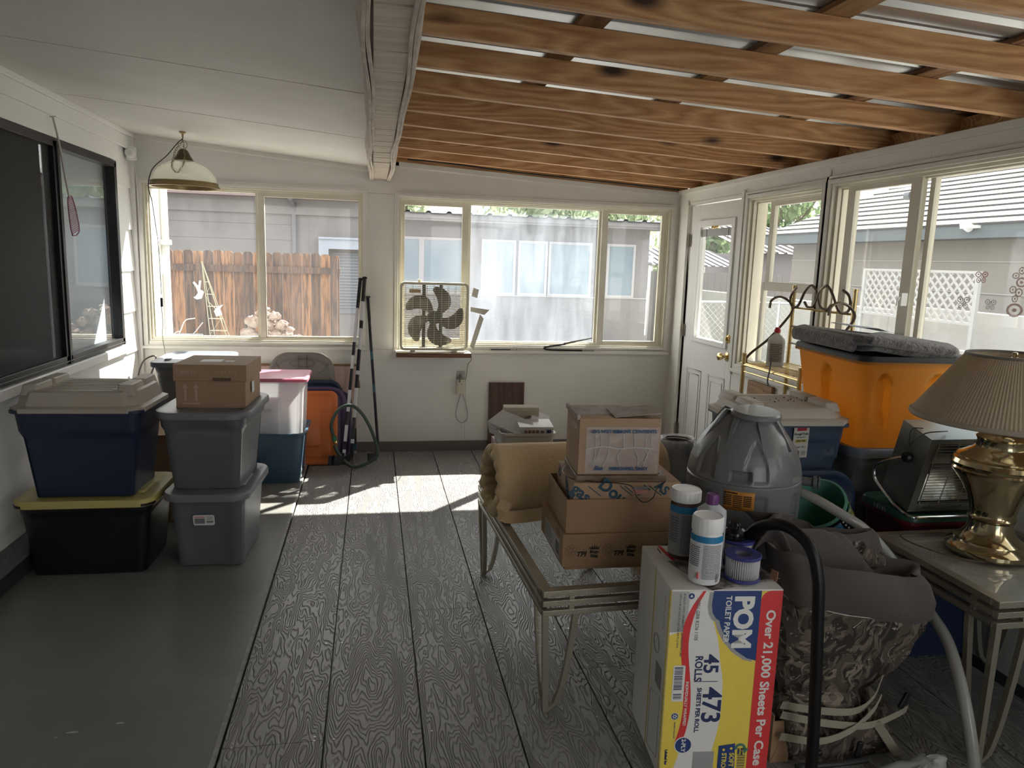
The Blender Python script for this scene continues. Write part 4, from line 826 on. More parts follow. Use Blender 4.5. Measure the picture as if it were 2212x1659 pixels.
# lids and flat cartons leaning against the back wall
def lean(label, m, w, h, x, y, tilt, rz=0, style=0, name='tote_lid', z=.004, r=.07):
    t = thing(name, label, 'lid', (x, y, z), group='tote lids leaning against the back wall', rot=Euler((rad(90)-tilt, 0, rz)))
    mb = MB(); R = lambda off, zz: [(p[0], p[1]+h/2, p[2]) for p in rrect(w-2*off, h-2*off, max(.012, r-off), zz, 10)]
    mb.loft([R(.004, 0), R(0, .002), R(0, .024), R(.008, .028), R(.022, .028), R(.034, .018), R(.05, .018), R(.06, .024), R(.068, .024), R(w*.3, .022)], True, True)
    if style == 1: mb.loft([[(p[0], p[1]+h/2, p[2]) for p in rrect(w*.42, h*.52, .02, .022, 5)], [(p[0], p[1]+h/2, p[2]) for p in rrect(w*.40, h*.50, .02, .026, 5)]], False, True)
    if style == 2:
        mb.tube([(.09*cos(a), h-.085+.028*sin(a), .026) for a in [k*pi/8 for k in range(16)]], .003, n=5, closed=True, sub=0)
        for sx in (-.03, .03): mb.box(sx-.002, h-.14, .018, sx+.002, h-.02, .032)
        for sx in (-1, 1): mb.tube([(sx*.11, h-.16, .026), (sx*.16, h-.13, .026), (sx*.19, h-.08, .026)], .003, n=5)
    mb.build('lid_panel', m, t, sharp=40); return t
mb = MB(); mb.box(-.36, -.012, 0, .36, .012, .692); mb.cur = 1; mb.box(-.362, -.014, .68, .362, .014, .696); mb.cur = 2; mb.box(.10, -.0135, .02, .359, -.012, .20); mb.cur = 3; mb.box(.10, -.0137, .02, .359, -.0122, .07)
o = thing('flat_carton', 'tall flat pinkish carton with a brown top edge leaning on the back wall', 'box', (-.485, 5.735, .004), rot=Euler((rad(-2.5), 0, 0)))
bd = mb.build('carton_body', [mat('pinkish_card', (.58, .42, .38), .7, var=(6, (.50, .36, .32), .6)), CARDD, mat('near_black_print', (.012, .014, .02), .5), mat('teal_print', (.02, .12, .18), .5)], o)
pr = MB(); pr.M = fr3((0, -.0125, 0), (1, 0, 0), (0, 0, 1)); pr.text('Y', .055, Matrix.Translation((.155, .535, 0)), bold=.003); pr.build('printed_letter', mat('blue_print', (.03, .07, .25), .6), bd)
pr = MB(); pr.M = fr3((0, -.0142, 0), (1, 0, 0), (0, 0, 1)); [pr.box(.2, .145-k*.018, 0, .2+.12-.02*(k % 2), .155-k*.018, .0005) for k in range(3)]; pr.build('printed_lines', mat('grey_print', (.2, .2, .2), .6), bd)
mb = MB(); mb.M = fr3((.36, 0, .50), (.6, -.8, 0), (0, 0, 1)); mb.prism([(0, 0), (.05, .02), (.04, .07), (0, .08)], 0, .003); mb.build('torn_flap', CARD, bd)
lean('taupe grey tote lid with a moulded oval, tallest of the leaning lids', GRL, .475, .80, -.52, 5.60, rad(6), style=2, r=.15)
lean('navy tote lid leaning just in front of the taupe grey one', NAVY, .44, .60, -.44, 5.55, rad(6), r=.10)
lean('purple tote lid leaning behind the orange one', PUR, .46, .56, -.425, 5.49, rad(6), rz=rad(-4), r=.11)
lean('orange tote lid with a raised rectangle, frontmost of the leaning lids', ORA, .42, .54, -.465, 5.43, rad(6), rz=rad(-2), style=1, r=.05)
lean('dark violet tote lid leaning at the back beside the pinkish carton', PUR, .40, .50, -.36, 5.665, rad(3), style=0, r=.08)

# hockey sticks
def stick(label, p0, p1, mats, rz, flip=1):
    p0 = V(p0); p1 = V(p1); t = thing('hockey_stick', label, 'hockey stick', p0, group='hockey sticks leaning in the corner'); d = p1-p0; ln = d.length
    M = fr3((0, 0, 0), (cos(rz), sin(rz), 0), (0, -1, 0)); q = d.normalized(); xx = V((cos(rz), sin(rz), 0)); xx = (xx-q*xx.dot(q)).normalized(); yy = q.cross(xx); M = Matrix(((xx.x, yy.x, q.x, 0), (xx.y, yy.y, q.y, 0), (xx.z, yy.z, q.z, 0), (0, 0, 0, 1)))
    mb = MB(); mb.M = M; z = .06; k = 0; random.seed(len(label))
    while z < ln-.19:
        e = min(ln-.19, z+random.choice((.03, .06, .10, .16))); mb.cur = k % len(mats); mb.box(-.013, -.009, z, .013, .009, e); z = e; k += 1
    mb.build('shaft', mats, t)
    mb = MB(); mb.M = M; mb.box(-.0145, -.0105, ln-.19, .0145, .0105, ln); mb.cyl((0, 0, ln-.012), (0, 0, ln), .019, n=10); mb.build('taped_grip', BLACK, t, bevel=.003)
    mb = MB(); mb.M = M; rings = []
    for i in range(10):
        u = i/9; x = flip*(.01-.26*u); z = .05-.05*min(1, u*2.2)+.0; rings.append([(x, -.006+.03*u*u, z-.0), (x, .006+.03*u*u, z), (x, .006+.03*u*u, z+.055+.01*u), (x, -.006+.03*u*u, z+.055+.01*u)])
    mb.loft(rings, smooth=False); mb.build('blade', BLACK, t, bevel=.002); return t
WS = mat('white_shaft', (.62, .62, .66), .35); BS = mat('dark_shaft', (.02, .02, .03), .3); RS = mat('red_shaft', (.35, .02, .03), .35)
stick('black and white hockey stick, leftmost of the three', (-.215, 5.36, .006), (-.094, 5.765, 1.355), [WS, BS, WS, WS, BS, WS, BS], rad(75))
stick('black and white hockey stick, middle of the three, with a curled grip end', (-.16, 5.38, .006), (-.062, 5.765, 1.365), [BS, WS, BS, WS, WS, BS, WS], rad(70))
stick('all black hockey stick with a teal lower shaft, rightmost of the three', (.045, 5.52, .006), (-.040, 5.775, 1.22), [mat('teal_shaft', (.04, .12, .15), .3), BS, BS, BS], rad(80), 1)
hs = thing('garden_hose', 'short loop of dark green garden hose standing in front of the hockey sticks', 'hose', (0, 0, 0))
HP = [(-.273,.208),(-.293,.319),(-.244,.428),(-.161,.461),(-.089,.414),(-.029,.317),(.016,.199),(.034,.115),(.005,.075),(-.052,.04),(-.135,.020),(-.201,.066),(-.251,.138),(-.268,.185)]
mb = MB(); mb.tube([(x, 5.345-.02*k/13+(0 if k < 7 else -.045), z) for k, (x, z) in enumerate(HP)], .0125, n=10); mb.build('hose_tube', mat('dark_green_rubber', (.035, .06, .05), .45), hs)
mb = MB(); mb.tube([(-.275, 5.345, .235), (-.273, 5.345, .20)], .018, n=10); mb.cur = 1; mb.tube([(-.272, 5.345, .20), (-.268, 5.335, .18)], .016, n=10, sub=0); mb.build('hose_coupling', [mat('green_coupling', (.03, .16, .07), .4), BRASS], hs)
mb = MB(); mb.tube([(-1.655, 5.62, .50), (-1.64, 5.6, .64), (-1.60, 5.6, .74), (-1.53, 5.6, .775), (-1.52, 5.6, .74), (-1.55, 5.6, .66), (-1.58, 5.58, .57), (-1.60, 5.55, .48), (-1.62, 5.5, .35), (-1.60, 5.5, .02)], .006, n=6)
tag(mb.build('black_cable_loop', CAB), 'loop of stiff black cable in the far left corner above the totes', 'cable')

# ------------------------------------------------------------------ hanging glass lamp over the corner
lp = thing('pendant_lamp', 'ribbed clear glass dome lamp with a brass rim hanging from a hook on the ceiling', 'lamp', (-1.212, 5.30, 1.945))
RG = mat('ribbed_glass', (.92, .92, .82), .10, trans=.5, alpha=.30); BR2 = mat('aged_brass', (.28, .21, .11), .35, .9)
prof = [(.205-.0*k, 0) for k in range(1)]+[(.20*cos(a)+.002, .155*sin(a)) for a in [k*rad(76)/14 for k in range(15)]]
mb = MB(); mb.lathe(prof+[(r-.004, z-.001) for r, z in reversed(prof)], 160, fn=lambda a, z, r: r+.0012*sin(a*80)); mb.build('glass_shade', RG, lp, sharp=80)
mb = MB(); mb.lathe([(.198, .012), (.207, .014), (.208, .0), (.216, -.012), (.218, -.02), (.200, -.02), (.197, -.004), (.198, .012)], 48); mb.build('rim', BR2, lp)
mb = MB(); mb.lathe([(.0, .222), (.018, .222), (.03, .212), (.042, .185), (.060, .155), (.062, .150), (.05, .150), (.03, .19), (0, .20)], 28); mb.build('cap', mat('dark_brass', (.09, .075, .045), .4, .8), lp)
mb = MB(); mb.lathe([(0, .332), (.022, .330), (.022, .326), (.006, .316), (.004, .29)], 16); mb.tube([(0, 0, .295), (0, 0, .27), (.008, 0, .262)], .003, n=6); mb.build('ceiling_hook', BR2, lp)
ch = MB(); loop = spline([V(p) for p in [(0, -.01, .27), (-.02, -.03, .24), (-.035, -.06, .20), (-.042, -.085, .15), (-.040, -.13, .12), (-.03, -.17, .085), (.0, -.19, .055), (.02, -.17, .08), (.028, -.13, .12), (.026, -.085, .15), (.02, -.06, .20), (.008, -.02, .25)]], 6, False)
acc = 0; k = 0; last = loop[0]
for p in loop:
    if (p-last).length > .017:
        d = (p-last).normalized(); s_ = d.orthogonal().normalized() if k % 2 else d.cross(d.orthogonal()).normalized(); c_ = (p+last)/2
        ch.tube([c_+d*.0125*cos(a)+s_*.0065*sin(a) for a in [j*pi/4 for j in range(8)]], .0017, n=5, closed=True, sub=0); last = p; k += 1
ch.tube([(0+.028*cos(a), -.01, .25+.028*sin(a)) for a in [j*pi/8 for j in range(16)]], .002, n=5, closed=True, sub=0); ch.build('chain', BR2, lp)
mb = MB(); mb.tube([(0, -.01, .285), (-.03, -.02, .255), (-.08, -.08, .17), (-.14, -.15, .09), (-.165, -.17, .03), (-.175, -.17, -.04), (-.172, -.12, -.12)], .003, n=6); mb.tube([(-.172, -.12, -.12), (-.176, -.06, -.24), (-.172, -.02, -.4), (-.172, 0, -.72)], .0022, n=5); mb.cur = 1
mb.tube([(-.175, 0, -.80), (-.172, 0, -.9), (-.178, 0, -1.0), (-.165, 0, -1.12), (-.175, .01, -1.2), (-.18, .05, -1.32)], .0028, n=5); mb.build('cord', [CAB, mat('cream_cord', (.62, .60, .48), .5)], lp)
mb = MB(); mb.box(-.180, -.008, -.80, -.166, .008, -.74); mb.build('inline_switch', BLACK, lp, bevel=.003)
mb = MB(); mb.lathe([(0, .18), (.016, .178), (.016, .13), (0, .128)], 14); mb.lathe([(0, .13), (.012, .126), (.03, .09), (.026, .065), (0, .055)], 16); mb.build('bulb_socket', mat('bulb_white', (.7, .69, .64), .3), lp)

# small sensor in the corner, fly swatter
o = thing('corner_sensor', 'little white round sensor box high in the far left corner', 'sensor', (XL+.045, 5.70, 2.17))
mb = MB(); mb.box(-.03, -.028, -.045, .025, .03, .045); mb.lathe([(.034, 0), (.036, .012), (.030, .02), (.014, .022), (.012, .01), (0, .01)], 24, M=Matrix.Rotation(rad(90), 4, 'X') @ Matrix.Translation((0, 0, .02))); mb.build('housing', WHITE, o, bevel=.004)
mb = MB(); mb.tube([(.02, .0, -.045), (.022, 0, -.2), (.02, .03, -.36)], .002, n=5); mb.build('wire', WHITE, o)
o = thing('fly_swatter', 'fly swatter with a mauve blade hanging from a nail on the siding', 'fly swatter', (XL+.05, 4.42, 2.185))
mb = MB(); mb.tube([(-.005, -.015, .0), (0, .03, -.12), (.0, .085, -.30), (0, .122, -.395)], .0055, n=7); mb.tube([(-.02, -.014, 0), (.01, -.014, .004)], .003, n=5, sub=0); mb.build('wire_handle', mat('swatter_grey', (.50, .48, .46), .4), o)
mb = MB(); Mx = fr3((0, .158, -.49), (.05, .95, .28), (0, -.28, .95)); mb.M = Mx
outl = [(-.045, -.105), (.045, -.105), (.050, -.02), (.040, .05), (.022, .10), (-.022, .10), (-.040, .05), (-.050, -.02)]
mb.tube([(x, y, 0) for x, y in outl], .0035, n=5, closed=True, sub=2)
for k in range(19): y = -.098+k*.0105; w_ = .047 if y < 0 else .047-.25*y; mb.box(-w_, y, -.001, w_, y+.006, .001)
mb.build('blade', mat('mauve_rubber', (.26, .09, .15), .5), o)
# ------------------------------------------------------------------ box fan on its shelf, things on the back wall
CREAM = mat('aged_cream_plastic', (.58, .55, .44), .4); FANB = mat('fan_blade_grey', (.085, .08, .07), .45)
o = thing('window_shelf', 'small brown-edged white shelf board sticking out under the middle window', 'shelf', (.455, 5.70, .797))
mb = MB(); mb.box(-.285, -.115, 0, .285, .065, .016); mb.build('shelf_board', TRIMW, o, bevel=.002)
mb = MB(); mb.box(-.285, -.121, -.018, .285, -.115, .016); mb.box(-.28, -.11, -.014, .28, .06, 0); mb.build('wood_edge', wood('shelf_brown', (.20, .09, .05), (.09, .04, .025), 'X', 2), o, bevel=.001)
fan = thing('box_fan', 'cream box fan with five dark blades standing on the window shelf', 'fan', (.456, 5.665, .815))
w = .515; hb = .515
mb = MB()                                           # rounded square housing band
def sq(off, y): return [(p[0], y, p[1]+hb/2+.012) for p in rrect(w-2*off, hb-2*off, .035-off*.5, 0, 6)]
mb.loft([sq(.012, -.052), sq(0, -.05), sq(0, .05), sq(.012, .052), sq(.016, .05), sq(.016, -.05), sq(.012, -.052)], False, False); mb.build('housing', CREAM, fan, sharp=30)
for y, nm_ in ((-.046, 'front_grille'), (.046, 'rear_grille')):
    mb = MB()
    for k in range(36 if y < 0 else 30): z = .03+k*(.48/(35 if y < 0 else 29)); mb.box(-.243, y-.0014, z-.0014, .243, y+.0014, z+.0014)
    for k in range(9): x = -.216+k*.054; mb.box(x-.0012, y+.0014, .028, x+.0012, y+.0036, .512)
    mb.build(nm_, mat('cream_wire', (.66, .63, .50), .35), fan)
HC = V((.0, 0, .262)); mb = MB()
for k in range(5):                                  # curved paddle blades
    a0 = rad(118+72*k); L_, R_ = [], []
    for i in range(13):
        t = i/12; r = .035+.195*t; a = a0+rad(42)*t*t; hw = .020+.042*smooth01(t*1.5)
        c = V((r*cos(a), r*sin(a))); tn = V((cos(a+pi/2+.25*t), sin(a+pi/2+.25*t)))
        hw *= sqrt(max(.04, 1-max(0, (t-.72)/.28)**2*.96)); L_.append((c+tn*hw, -1)); R_.append((c-tn*hw, 1))
    vs = []
    for sgn, dy in ((0, 0), (1, .003)):
        for (p, s1), (q, s2) in zip(L_, R_): vs += [HC+V((p.x, -.018+dy, p.y)), HC+V((q.x, .012+dy, q.y))]
    n_ = 13; f = []
    for i in range(n_-1): f += [(2*i, 2*i+1, 2*i+3, 2*i+2), (26+2*i, 26+2*i+2, 26+2*i+3, 26+2*i+1), (2*i, 2*i+2, 26+2*i+2, 26+2*i), (2*i+1, 26+2*i+1, 26+2*i+3, 2*i+3)]
    f += [(0, 26, 27, 1), (24, 25, 51, 50)]; bl = MB(); bl.add(vs, f, None, True); bl.build('blade', FANB, fan)
mb.cyl(HC+V((0, -.03, 0)), HC+V((0, .02, 0)), .052, n=24); mb.cyl(HC+V((0, .02, 0)), HC+V((0, .042, 0)), .045, n=20); mb.build('hub', FANB, fan, bevel=.003)
for x in (-.075, .055):
    mb = MB(); mb.box(x-.013, .028, .02, x+.013, .04, .512); mb.box(x-.028, .025, .012, x+.028, .042, .03); mb.build('motor_strut', mat('strut_dark', (.05, .045, .04), .5), fan, bevel=.001)
mb = MB(); mb.box(-.19, -.0505, .447, -.105, -.0475, .475); mb.build('badge', mat('tan_badge', (.45, .34, .18), .5), fan)
mb = MB(); mb.cyl((-.11, 0, .527), (-.11, 0, .545), .014, n=14); mb.build('speed_knob', CREAM, fan)
for x in (-.16, .16): MB().box(x-.018, -.045, 0, x+.018, .045, .013).build('foot', CREAM, fan, bevel=.002)
cd_ = MB(); cd_.tube([(.735, 5.60, .815), (.742, 5.61, .76), (.735, 5.75, .70), (.728, 5.785, .60), (.70, 5.785, .50), (.66, 5.785, .36), (.655, 5.785, .27), (.70, 5.785, .225), (.745, 5.785, .26), (.735, 5.785, .36), (.69, 5.785, .50), (.672, 5.78, .58)], .0028, n=6)
tag(cd_.build('fan_cord', mat('grey_cord', (.30, .30, .28), .5)), 'thin grey fan cord looping down from the shelf to the wall outlet', 'cord')
o = thing('wall_outlet', 'cream surface outlet box with a clear cover and plug below the fan shelf', 'outlet', (.685, YB, .56))
mb = MB(); mb.box(-.033, -.035, -.095, .033, 0, .02); mb.box(-.024, -.038, -.08, .024, -.034, .005); mb.build('switch_box', CREAM, o, bevel=.003)
mb = MB(); mb.box(-.034, -.008, .015, .034, 0, .085); mb.build('clear_cover', mat('clear_cover', (.7, .7, .68), .1, alpha=.45), o, bevel=.003)
mb = MB(); mb.cyl((-.004, -.03, .045), (-.004, -.008, .045), .014, n=12); mb.tube([(-.004, -.03, .045), (-.01, -.045, .03), (-.012, -.045, .0)], .006, n=6); mb.cyl((.004, -.040, -.015), (.004, -.037, -.015), .004, n=8); mb.build('plug', mat('grey_plug', (.16, .15, .15), .5), o)
o = MB().box(-.144, -.012, 0, .144, .006, .552).build('leaning_board', wood('walnut_panel', (.115, .055, .038), (.045, .02, .016), 'Z', 1.6, .45), bevel=.001); tag(o, 'dark walnut panel leaning on the back wall behind the white box', 'panel', loc=(1.057, 5.775, .003), rot=(rad(-1), 0, 0))
o = thing('masking_bracket', 'grey taped paper strips standing against the foggy window pane beside the fan', 'paper strips', (.75, 5.775, .82))
PB = mat('grey_paper', (.30, .29, .28), .7); mb = MB(); mb.M = fr3((0, 0, 0), (1, 0, 0), (0, 0, 1))
mb.prism([(.0, .025), (.03, .0), (.105, .245), (.075, .28)], 0, .003); mb.build('slanted_strip', PB, o)
mb = MB(); mb.M = fr3((0, 0, 0), (1, 0, 0), (0, 0, 1)); mb.prism([(.0, .30), (.11, .275), (.15, .315), (.0, .335)], 0, .003); mb.build('wedge_strip', PB, o)
mb = MB(); mb.M = fr3((0, 0, 0), (1, 0, 0), (0, 0, 1)); mb.prism([(.005, .42), (.05, .405), (.062, .47), (.02, .485)], 0, .003); mb.build('square_piece', PB, o)
o = thing('coil_tool', 'thin dark rod with a wire coil lying on the sill of the middle window', 'tool', (1.06, 5.782, .816))
mb = MB(); mb.cyl((-.14, 0, .005), (.02, 0, .005), .005, n=8); mb.build('rod', mat('grey_rod', (.10, .10, .11), .4, .6), o); mb = MB()
mb.tube([(.02+.0055*k, .010*sin(k*1.2), .012+.010*cos(k*1.2)) for k in range(20)], .0022, n=5, sub=2); mb.build('coil', STEEL, o)
o = thing('folding_saw', 'half open folding saw with a black handle lying on the sill of the middle window', 'tool', (1.50, 5.782, .816))
mb = MB(); mb.tube([(.17, 0, .005), (0, 0, .006), (-.12, 0, .010), (-.145, 0, .022), (-.10, 0, .036), (.03, 0, .055)], .008, n=8); mb.build('handle', BLACK, o)
mb = MB(); mb.M = fr3((.02, 0, .048), (1, 0, .18), (0, 0, 1)); mb.prism([(0, 0), (.24, .012), (.24, .02), (0, .018)], 0, .0015); mb.build('blade', CHROME, o); mb = MB(); mb.box(.17, -.008, .0, .27, .004, .006); mb.build('lower_blade', CHROME, o)

# ------------------------------------------------------------------ metal tables
PEW = mat('pewter_paint', (.36, .335, .27), .35, .55, bump=(120, .15)); TGL = glass('table_glass', .10, streak=(3, 3, 3), ior=1.6, tint=(.5, .5, .48))
def table(label, cx, cy, rz, w, d, h, glassm, marble=False, name='glass_table'):
    t = thing(name, label, 'table', (cx, cy, 0), rz, 'pewter metal tables'); b = .021
    def ring(mb, z0, z1, o=0, bw=b):
        W_, D_ = w/2-o, d/2-o
        mb.box(-W_, -D_, z0, W_, -D_+bw, z1); mb.box(-W_, D_-bw, z0, W_, D_, z1); mb.box(-W_, -D_+bw, z0, -W_+bw, D_-bw, z1); mb.box(W_-bw, -D_+bw, z0, W_, D_-bw, z1)
    mb = MB(); ring(mb, h-.022, h, 0, .034); mb.build('top_frame', PEW, t, bevel=.002)
    for k, z in enumerate((h-.054, h-.088)): mb = MB(); ring(mb, z, z+.020, 0, .02); mb.build('rail_ring', PEW, t, bevel=.002)
    mb = MB()
    for sx in (-1, 1):
        for sy in (-1, 1):
            for (x, y) in ((sx*(w/2-.10), sy*(d/2-.01)), (sx*(w/2-.01), sy*(d/2-.10))):
                mb.box(x-.0085, y-.0085, h-.088, x+.0085, y+.0085, h-.02)
    mb.build('spacer', PEW, t); 
    for sx in (-1, 1):
        for sy in (-1, 1):
            L_ = MB(); zt = h-.088; X, Y_ = sx*(w/2-.011), sy*(d/2-.011); fx, fy = sx*(w/2-.030), sy*(d/2-.030)
            q = lambda x, y, z, s: [(x-s, y-s, z), (x+s, y-s, z), (x+s, y+s, z), (x-s, y+s, z)]
            L_.loft([q(fx, fy, 0, .010), q(X, Y_, zt, .010)], smooth=False)
            for (ax_, ay_) in ((1, 0), (0, 1)):    # bowed braces meeting the leg at the foot
                rr = []
                for i in range(15):
                    u = i/14; off = .105*(u**.42) if u > 0 else 0
                    rr.append(q(fx+(X-fx)*u-sx*ax_*off, fy+(Y_-fy)*u-sy*ay_*off, .004+(zt-.004)*u, .0095))
                L_.loft(rr, smooth=False)
            L_.build('leg', PEW, t, sharp=30)
    mb = MB(); mb.box(-w/2+.030, -d/2+.030, h-.012, w/2-.030, d/2-.030, h-.003)
    if marble: mb.cur = 1; mb.box(-w/2+.034, -d/2+.034, h-.0135, w/2-.034, d/2-.034, h-.0125)
    mb.build('table_top', [glassm]+([mat('grey_marble_film', (.42, .41, .385), .5, var=(4.5, (.66, .64, .60), 1, .42, .62), alpha=.96)] if marble else []), t); return t
table('low pewter metal coffee table with a glass top under the cardboard boxes', .830, 2.833, rad(2.6), .61, 1.187, .45, TGL, False, 'coffee_table')
table('pewter metal end table with a mottled top carrying the brass lamp', 2.134, 2.062, 0, .586, .586, .56, glass('end_table_glass', .02, ior=1.8), True, 'end_table')

# foam roll
FOAM = mat('mattress_foam', (.60, .44, .25), .85, var=(4, (.66, .50, .30), .6), bump=(60, .3), sheen=.2)
fo = thing('foam_roll', 'rolled tan egg-crate foam mattress pad lying on the back of the coffee table', 'foam pad', (0, 0, 0))
A0, A1 = V((.49, 2.975, .455)), V((1.29, 3.135, .455)); dx_ = (A1-A0); ln = dx_.length; ax_ = dx_.normalized(); sd_ = V((-ax_.y, ax_.x, 0)); n = 72; nl = 40
def fr_(u, a, inner, dep=0):
    s = u; R = .152-.016*s; sq_ = 1+.0*s; r = R
    if inner: r = R-.046-.024*abs(sin(a*7))*(.35+.65*abs(cos(s*ln/.06*pi/2))) if inner == 1 else R-.03
    if not inner: r += .004*noise.noise(V((cos(a)*2, sin(a)*2, s*4)))
    z = r*sin(a)*1.02+R; return A0+ax_*(s*ln)+sd_*(r*cos(a)*.82)+V((0, 0, z))
mb = MB(); rings = [[fr_(i/nl, 2*pi*j/n, 0) for j in range(n)] for i in range(nl+1)]
e0 = [fr_(0, 2*pi*j/n, 2)-ax_*(.004+.016*abs(sin(2*pi*j/n*7+.6))) for j in range(n)]; e1 = [fr_(1, 2*pi*j/n, 2)+ax_*.006 for j in range(n)]
inn = [[fr_(i/nl, 2*pi*j/n, 1) for j in range(n)] for i in range(nl+1)]
mb.loft([inn[0], e0]+rings+[e1]+list(reversed(inn))+[inn[0]], False, False); mb.build('rolled_pad', FOAM, fo, sharp=80)
mb = MB(); rr = []
for k in range(26): a = -1.9+.12*k; rr.append([A0+ax_*(.05+ln*.92*q)+sd_*((.056-.0008*k)*cos(a)*.8)+V((0, 0, .150+(.056-.0008*k)*sin(a))) for q in (0, .25, .5, .75, 1)])
mb.loft(rr, False, False, closed=False); mb.build('inner_turn', FOAM, fo); bpy.data.objects['inner_turn'].modifiers.new('s', 'SOLIDIFY').thickness = .028
mb = MB(); mb.ribbon([A0+ax_*.02+sd_*-.13+V((0, 0, .10)), A0+ax_*.02+sd_*-.125+V((0, 0, .03)), A0+ax_*.28+sd_*-.124+V((0, 0, .028)), A0+ax_*.5+sd_*-.122+V((0, 0, .03))], .05, .022, wdir=(0, .2, 1)); mb.build('loose_edge', FOAM, fo)

# boxes on the coffee table
def openbox(mb, w, d, h, t=.004, y0=0):
    mb.box(-w/2, -d/2, 0, w/2, d/2, t); mb.box(-w/2, -d/2, t, w/2, -d/2+t, h); mb.box(-w/2, d/2-t, t, w/2, d/2, h); mb.box(-w/2, -d/2+t, t, -w/2+t, d/2-t, h); mb.box(w/2-t, -d/2+t, t, w/2, d/2-t, h)
b = thing('cardboard_box', 'bottom brown carton on the coffee table printed with black flower and crown marks', 'box', (.872, 2.563, .452), rad(-1.5))
mb = MB(); mb.box(-.215, -.185, .012, .215, .185, .131); mb.box(-.205, -.18, 0, .205, .18, .012); mb.build('carton_body', CARD, b, bevel=.002)
mb = MB(); mb.M = fr3((0, -.1855, .06), (1, 0, 0), (0, 0, 1)); INK = mat('black_print', (.03, .025, .02), .7)
for k, x in enumerate((-.170, -.035, .10)):
    for q in range(6): a = q*pi/3+.3; mb.tube([(x-.015+.006*cos(a), .012+.006*sin(a), 0), (x-.015+.020*cos(a-.35), .012+.020*sin(a-.35), 0), (x-.015+.020*cos(a+.35), .012+.020*sin(a+.35), 0)], .0006, n=3, closed=True, sub=3)
    mb.text('TPI', .024, Matrix.Translation((x+.022, -.002, 0)), bold=.0012, shear=.25, sx=1.1)
    mb.text('Bingo', .014, Matrix.Translation((x+.070, .006, 0)), bold=.001); mb.text('King', .014, Matrix.Translation((x+.070, -.009, 0)), bold=.001)
    mb.prism([(x+.054, .015), (x+.086, .015), (x+.09, .026), (x+.081, .020), (x+.079, .030), (x+.073, .021), (x+.070, .034), (x+.067, .021), (x+.061, .030), (x+.059, .020), (x+.050, .026)], 0, .0005)
mb.build('printed_marks', INK, b)
mb = MB(); mb.M = fr3((-.2155, -.02, .058), (0, -1, 0), (0, 0, 1)); mb.box(-.13, -.035, 0, .12, .035, .0006); mb.cur = 1
for k in range(14): mb.box(.06+k*.004, -.025, .0006, .0615+k*.004+(.001 if k % 3 == 0 else 0), .022, .0009)
for k in range(5): mb.box(-.12, .022-k*.011, .0006, -.02+.02*(k % 3), .026-k*.011, .0009)
mb.build('shipping_label', [mat('faded_label', (.42, .42, .42), .6), mat('label_ink', (.12, .12, .12), .6)], b)
mb = MB(); mb.box(-.2158, -.13, .105, -.2148, -.08, .128); mb.build('hand_slot', CARDD, b)
b = thing('cardboard_box', 'plain brown open tray box stacked on the carton with black flower marks', 'box', (.883, 2.553, .584), rad(-2.5))
mb = MB(); openbox(mb, .425, .335, .122); mb.build('tray', CARD, b, bevel=.001)
b = thing('cardboard_box', 'carton with slanted dark blue lettering sitting inside the plain open tray', 'box', (.893, 2.548, .589), rad(-3))
mb = MB(); mb.box(-.195, -.148, 0, .195, .148, .172); mb.build('carton_body', CARD2, b, bevel=.002)
mb = MB(); mb.M = fr3((0, -.1487, .148), (1, 0, 0), (0, 0, 1)); BL = mat('petrol_print', (.02, .07, .11), .7)
R_ = Matrix.Rotation(rad(-38), 4, 'Z')
def ot(tx_, sz, M_, **k): m_ = MB(); m_.M = mb.M; m_.text(tx_, sz, M_, **k); m_.build('printed_text', BL, b)
ot('gas', .06, Matrix.Translation((-.168, -.012, 0)) @ R_, bold=.0015); ot('Dou', .062, Matrix.Translation((-.055, -.008, 0)) @ R_, bold=.002); ot('AS', .045, Matrix.Translation((.125, .002, 0)) @ R_, bold=.0015); ot('y', .06, Matrix.Translation((.065, .0, 0)) @ R_, bold=.0015)
for x in (-.12, -.005, .01, .10): mb.box(-.0015, -.03, 0, .0015, .03, .0005, Matrix.Translation((x, -.005, 0)) @ Matrix.Rotation(rad(52), 4, 'Z'))
mb.build('printed_bars', BL, b); mb = MB(); mb.M = fr3((-.1957, 0, .13), (0, -1, 0), (0, 0, 1)); ot('ugas', .055, Matrix.Translation((.05, 0, 0)) @ R_, bold=.0015); ot('D', .05, Matrix.Translation((-.10, .01, 0)) @ R_, bold=.0015)
mb = MB(); mb.box(.02, -.1492, .13, .075, -.148, .158); mb.cur = 1; mb.box(.02, -.1494, .130, .075, -.148, .146); mb.build('faded_sticker', [mat('sticker_grey', (.40, .40, .38), .6), mat('sticker_pink', (.50, .24, .20), .6)], b)
b = thing('picture_frame', 'thin wooden picture frame with a wire lying under the taped carton', 'frame', (.875, 2.535, .762), rad(-5))
mb = MB(); q = .02; W_, D_ = .163, .123
mb.box(-W_, -D_, 0, W_, -D_+q, .022); mb.box(-W_, D_-q, 0, W_, D_, .022); mb.box(-W_, -D_+q, 0, -W_+q, D_-q, .022); mb.box(W_-q, -D_+q, 0, W_, D_-q, .022); mb.box(-W_+.01, -D_+.01, .012, W_-.01, D_-.01, .016)
mb.build('frame_moulding', wood('frame_wood', (.23, .15, .10), (.12, .08, .05), 'X', 3, .5, knots=False), b, bevel=.002)
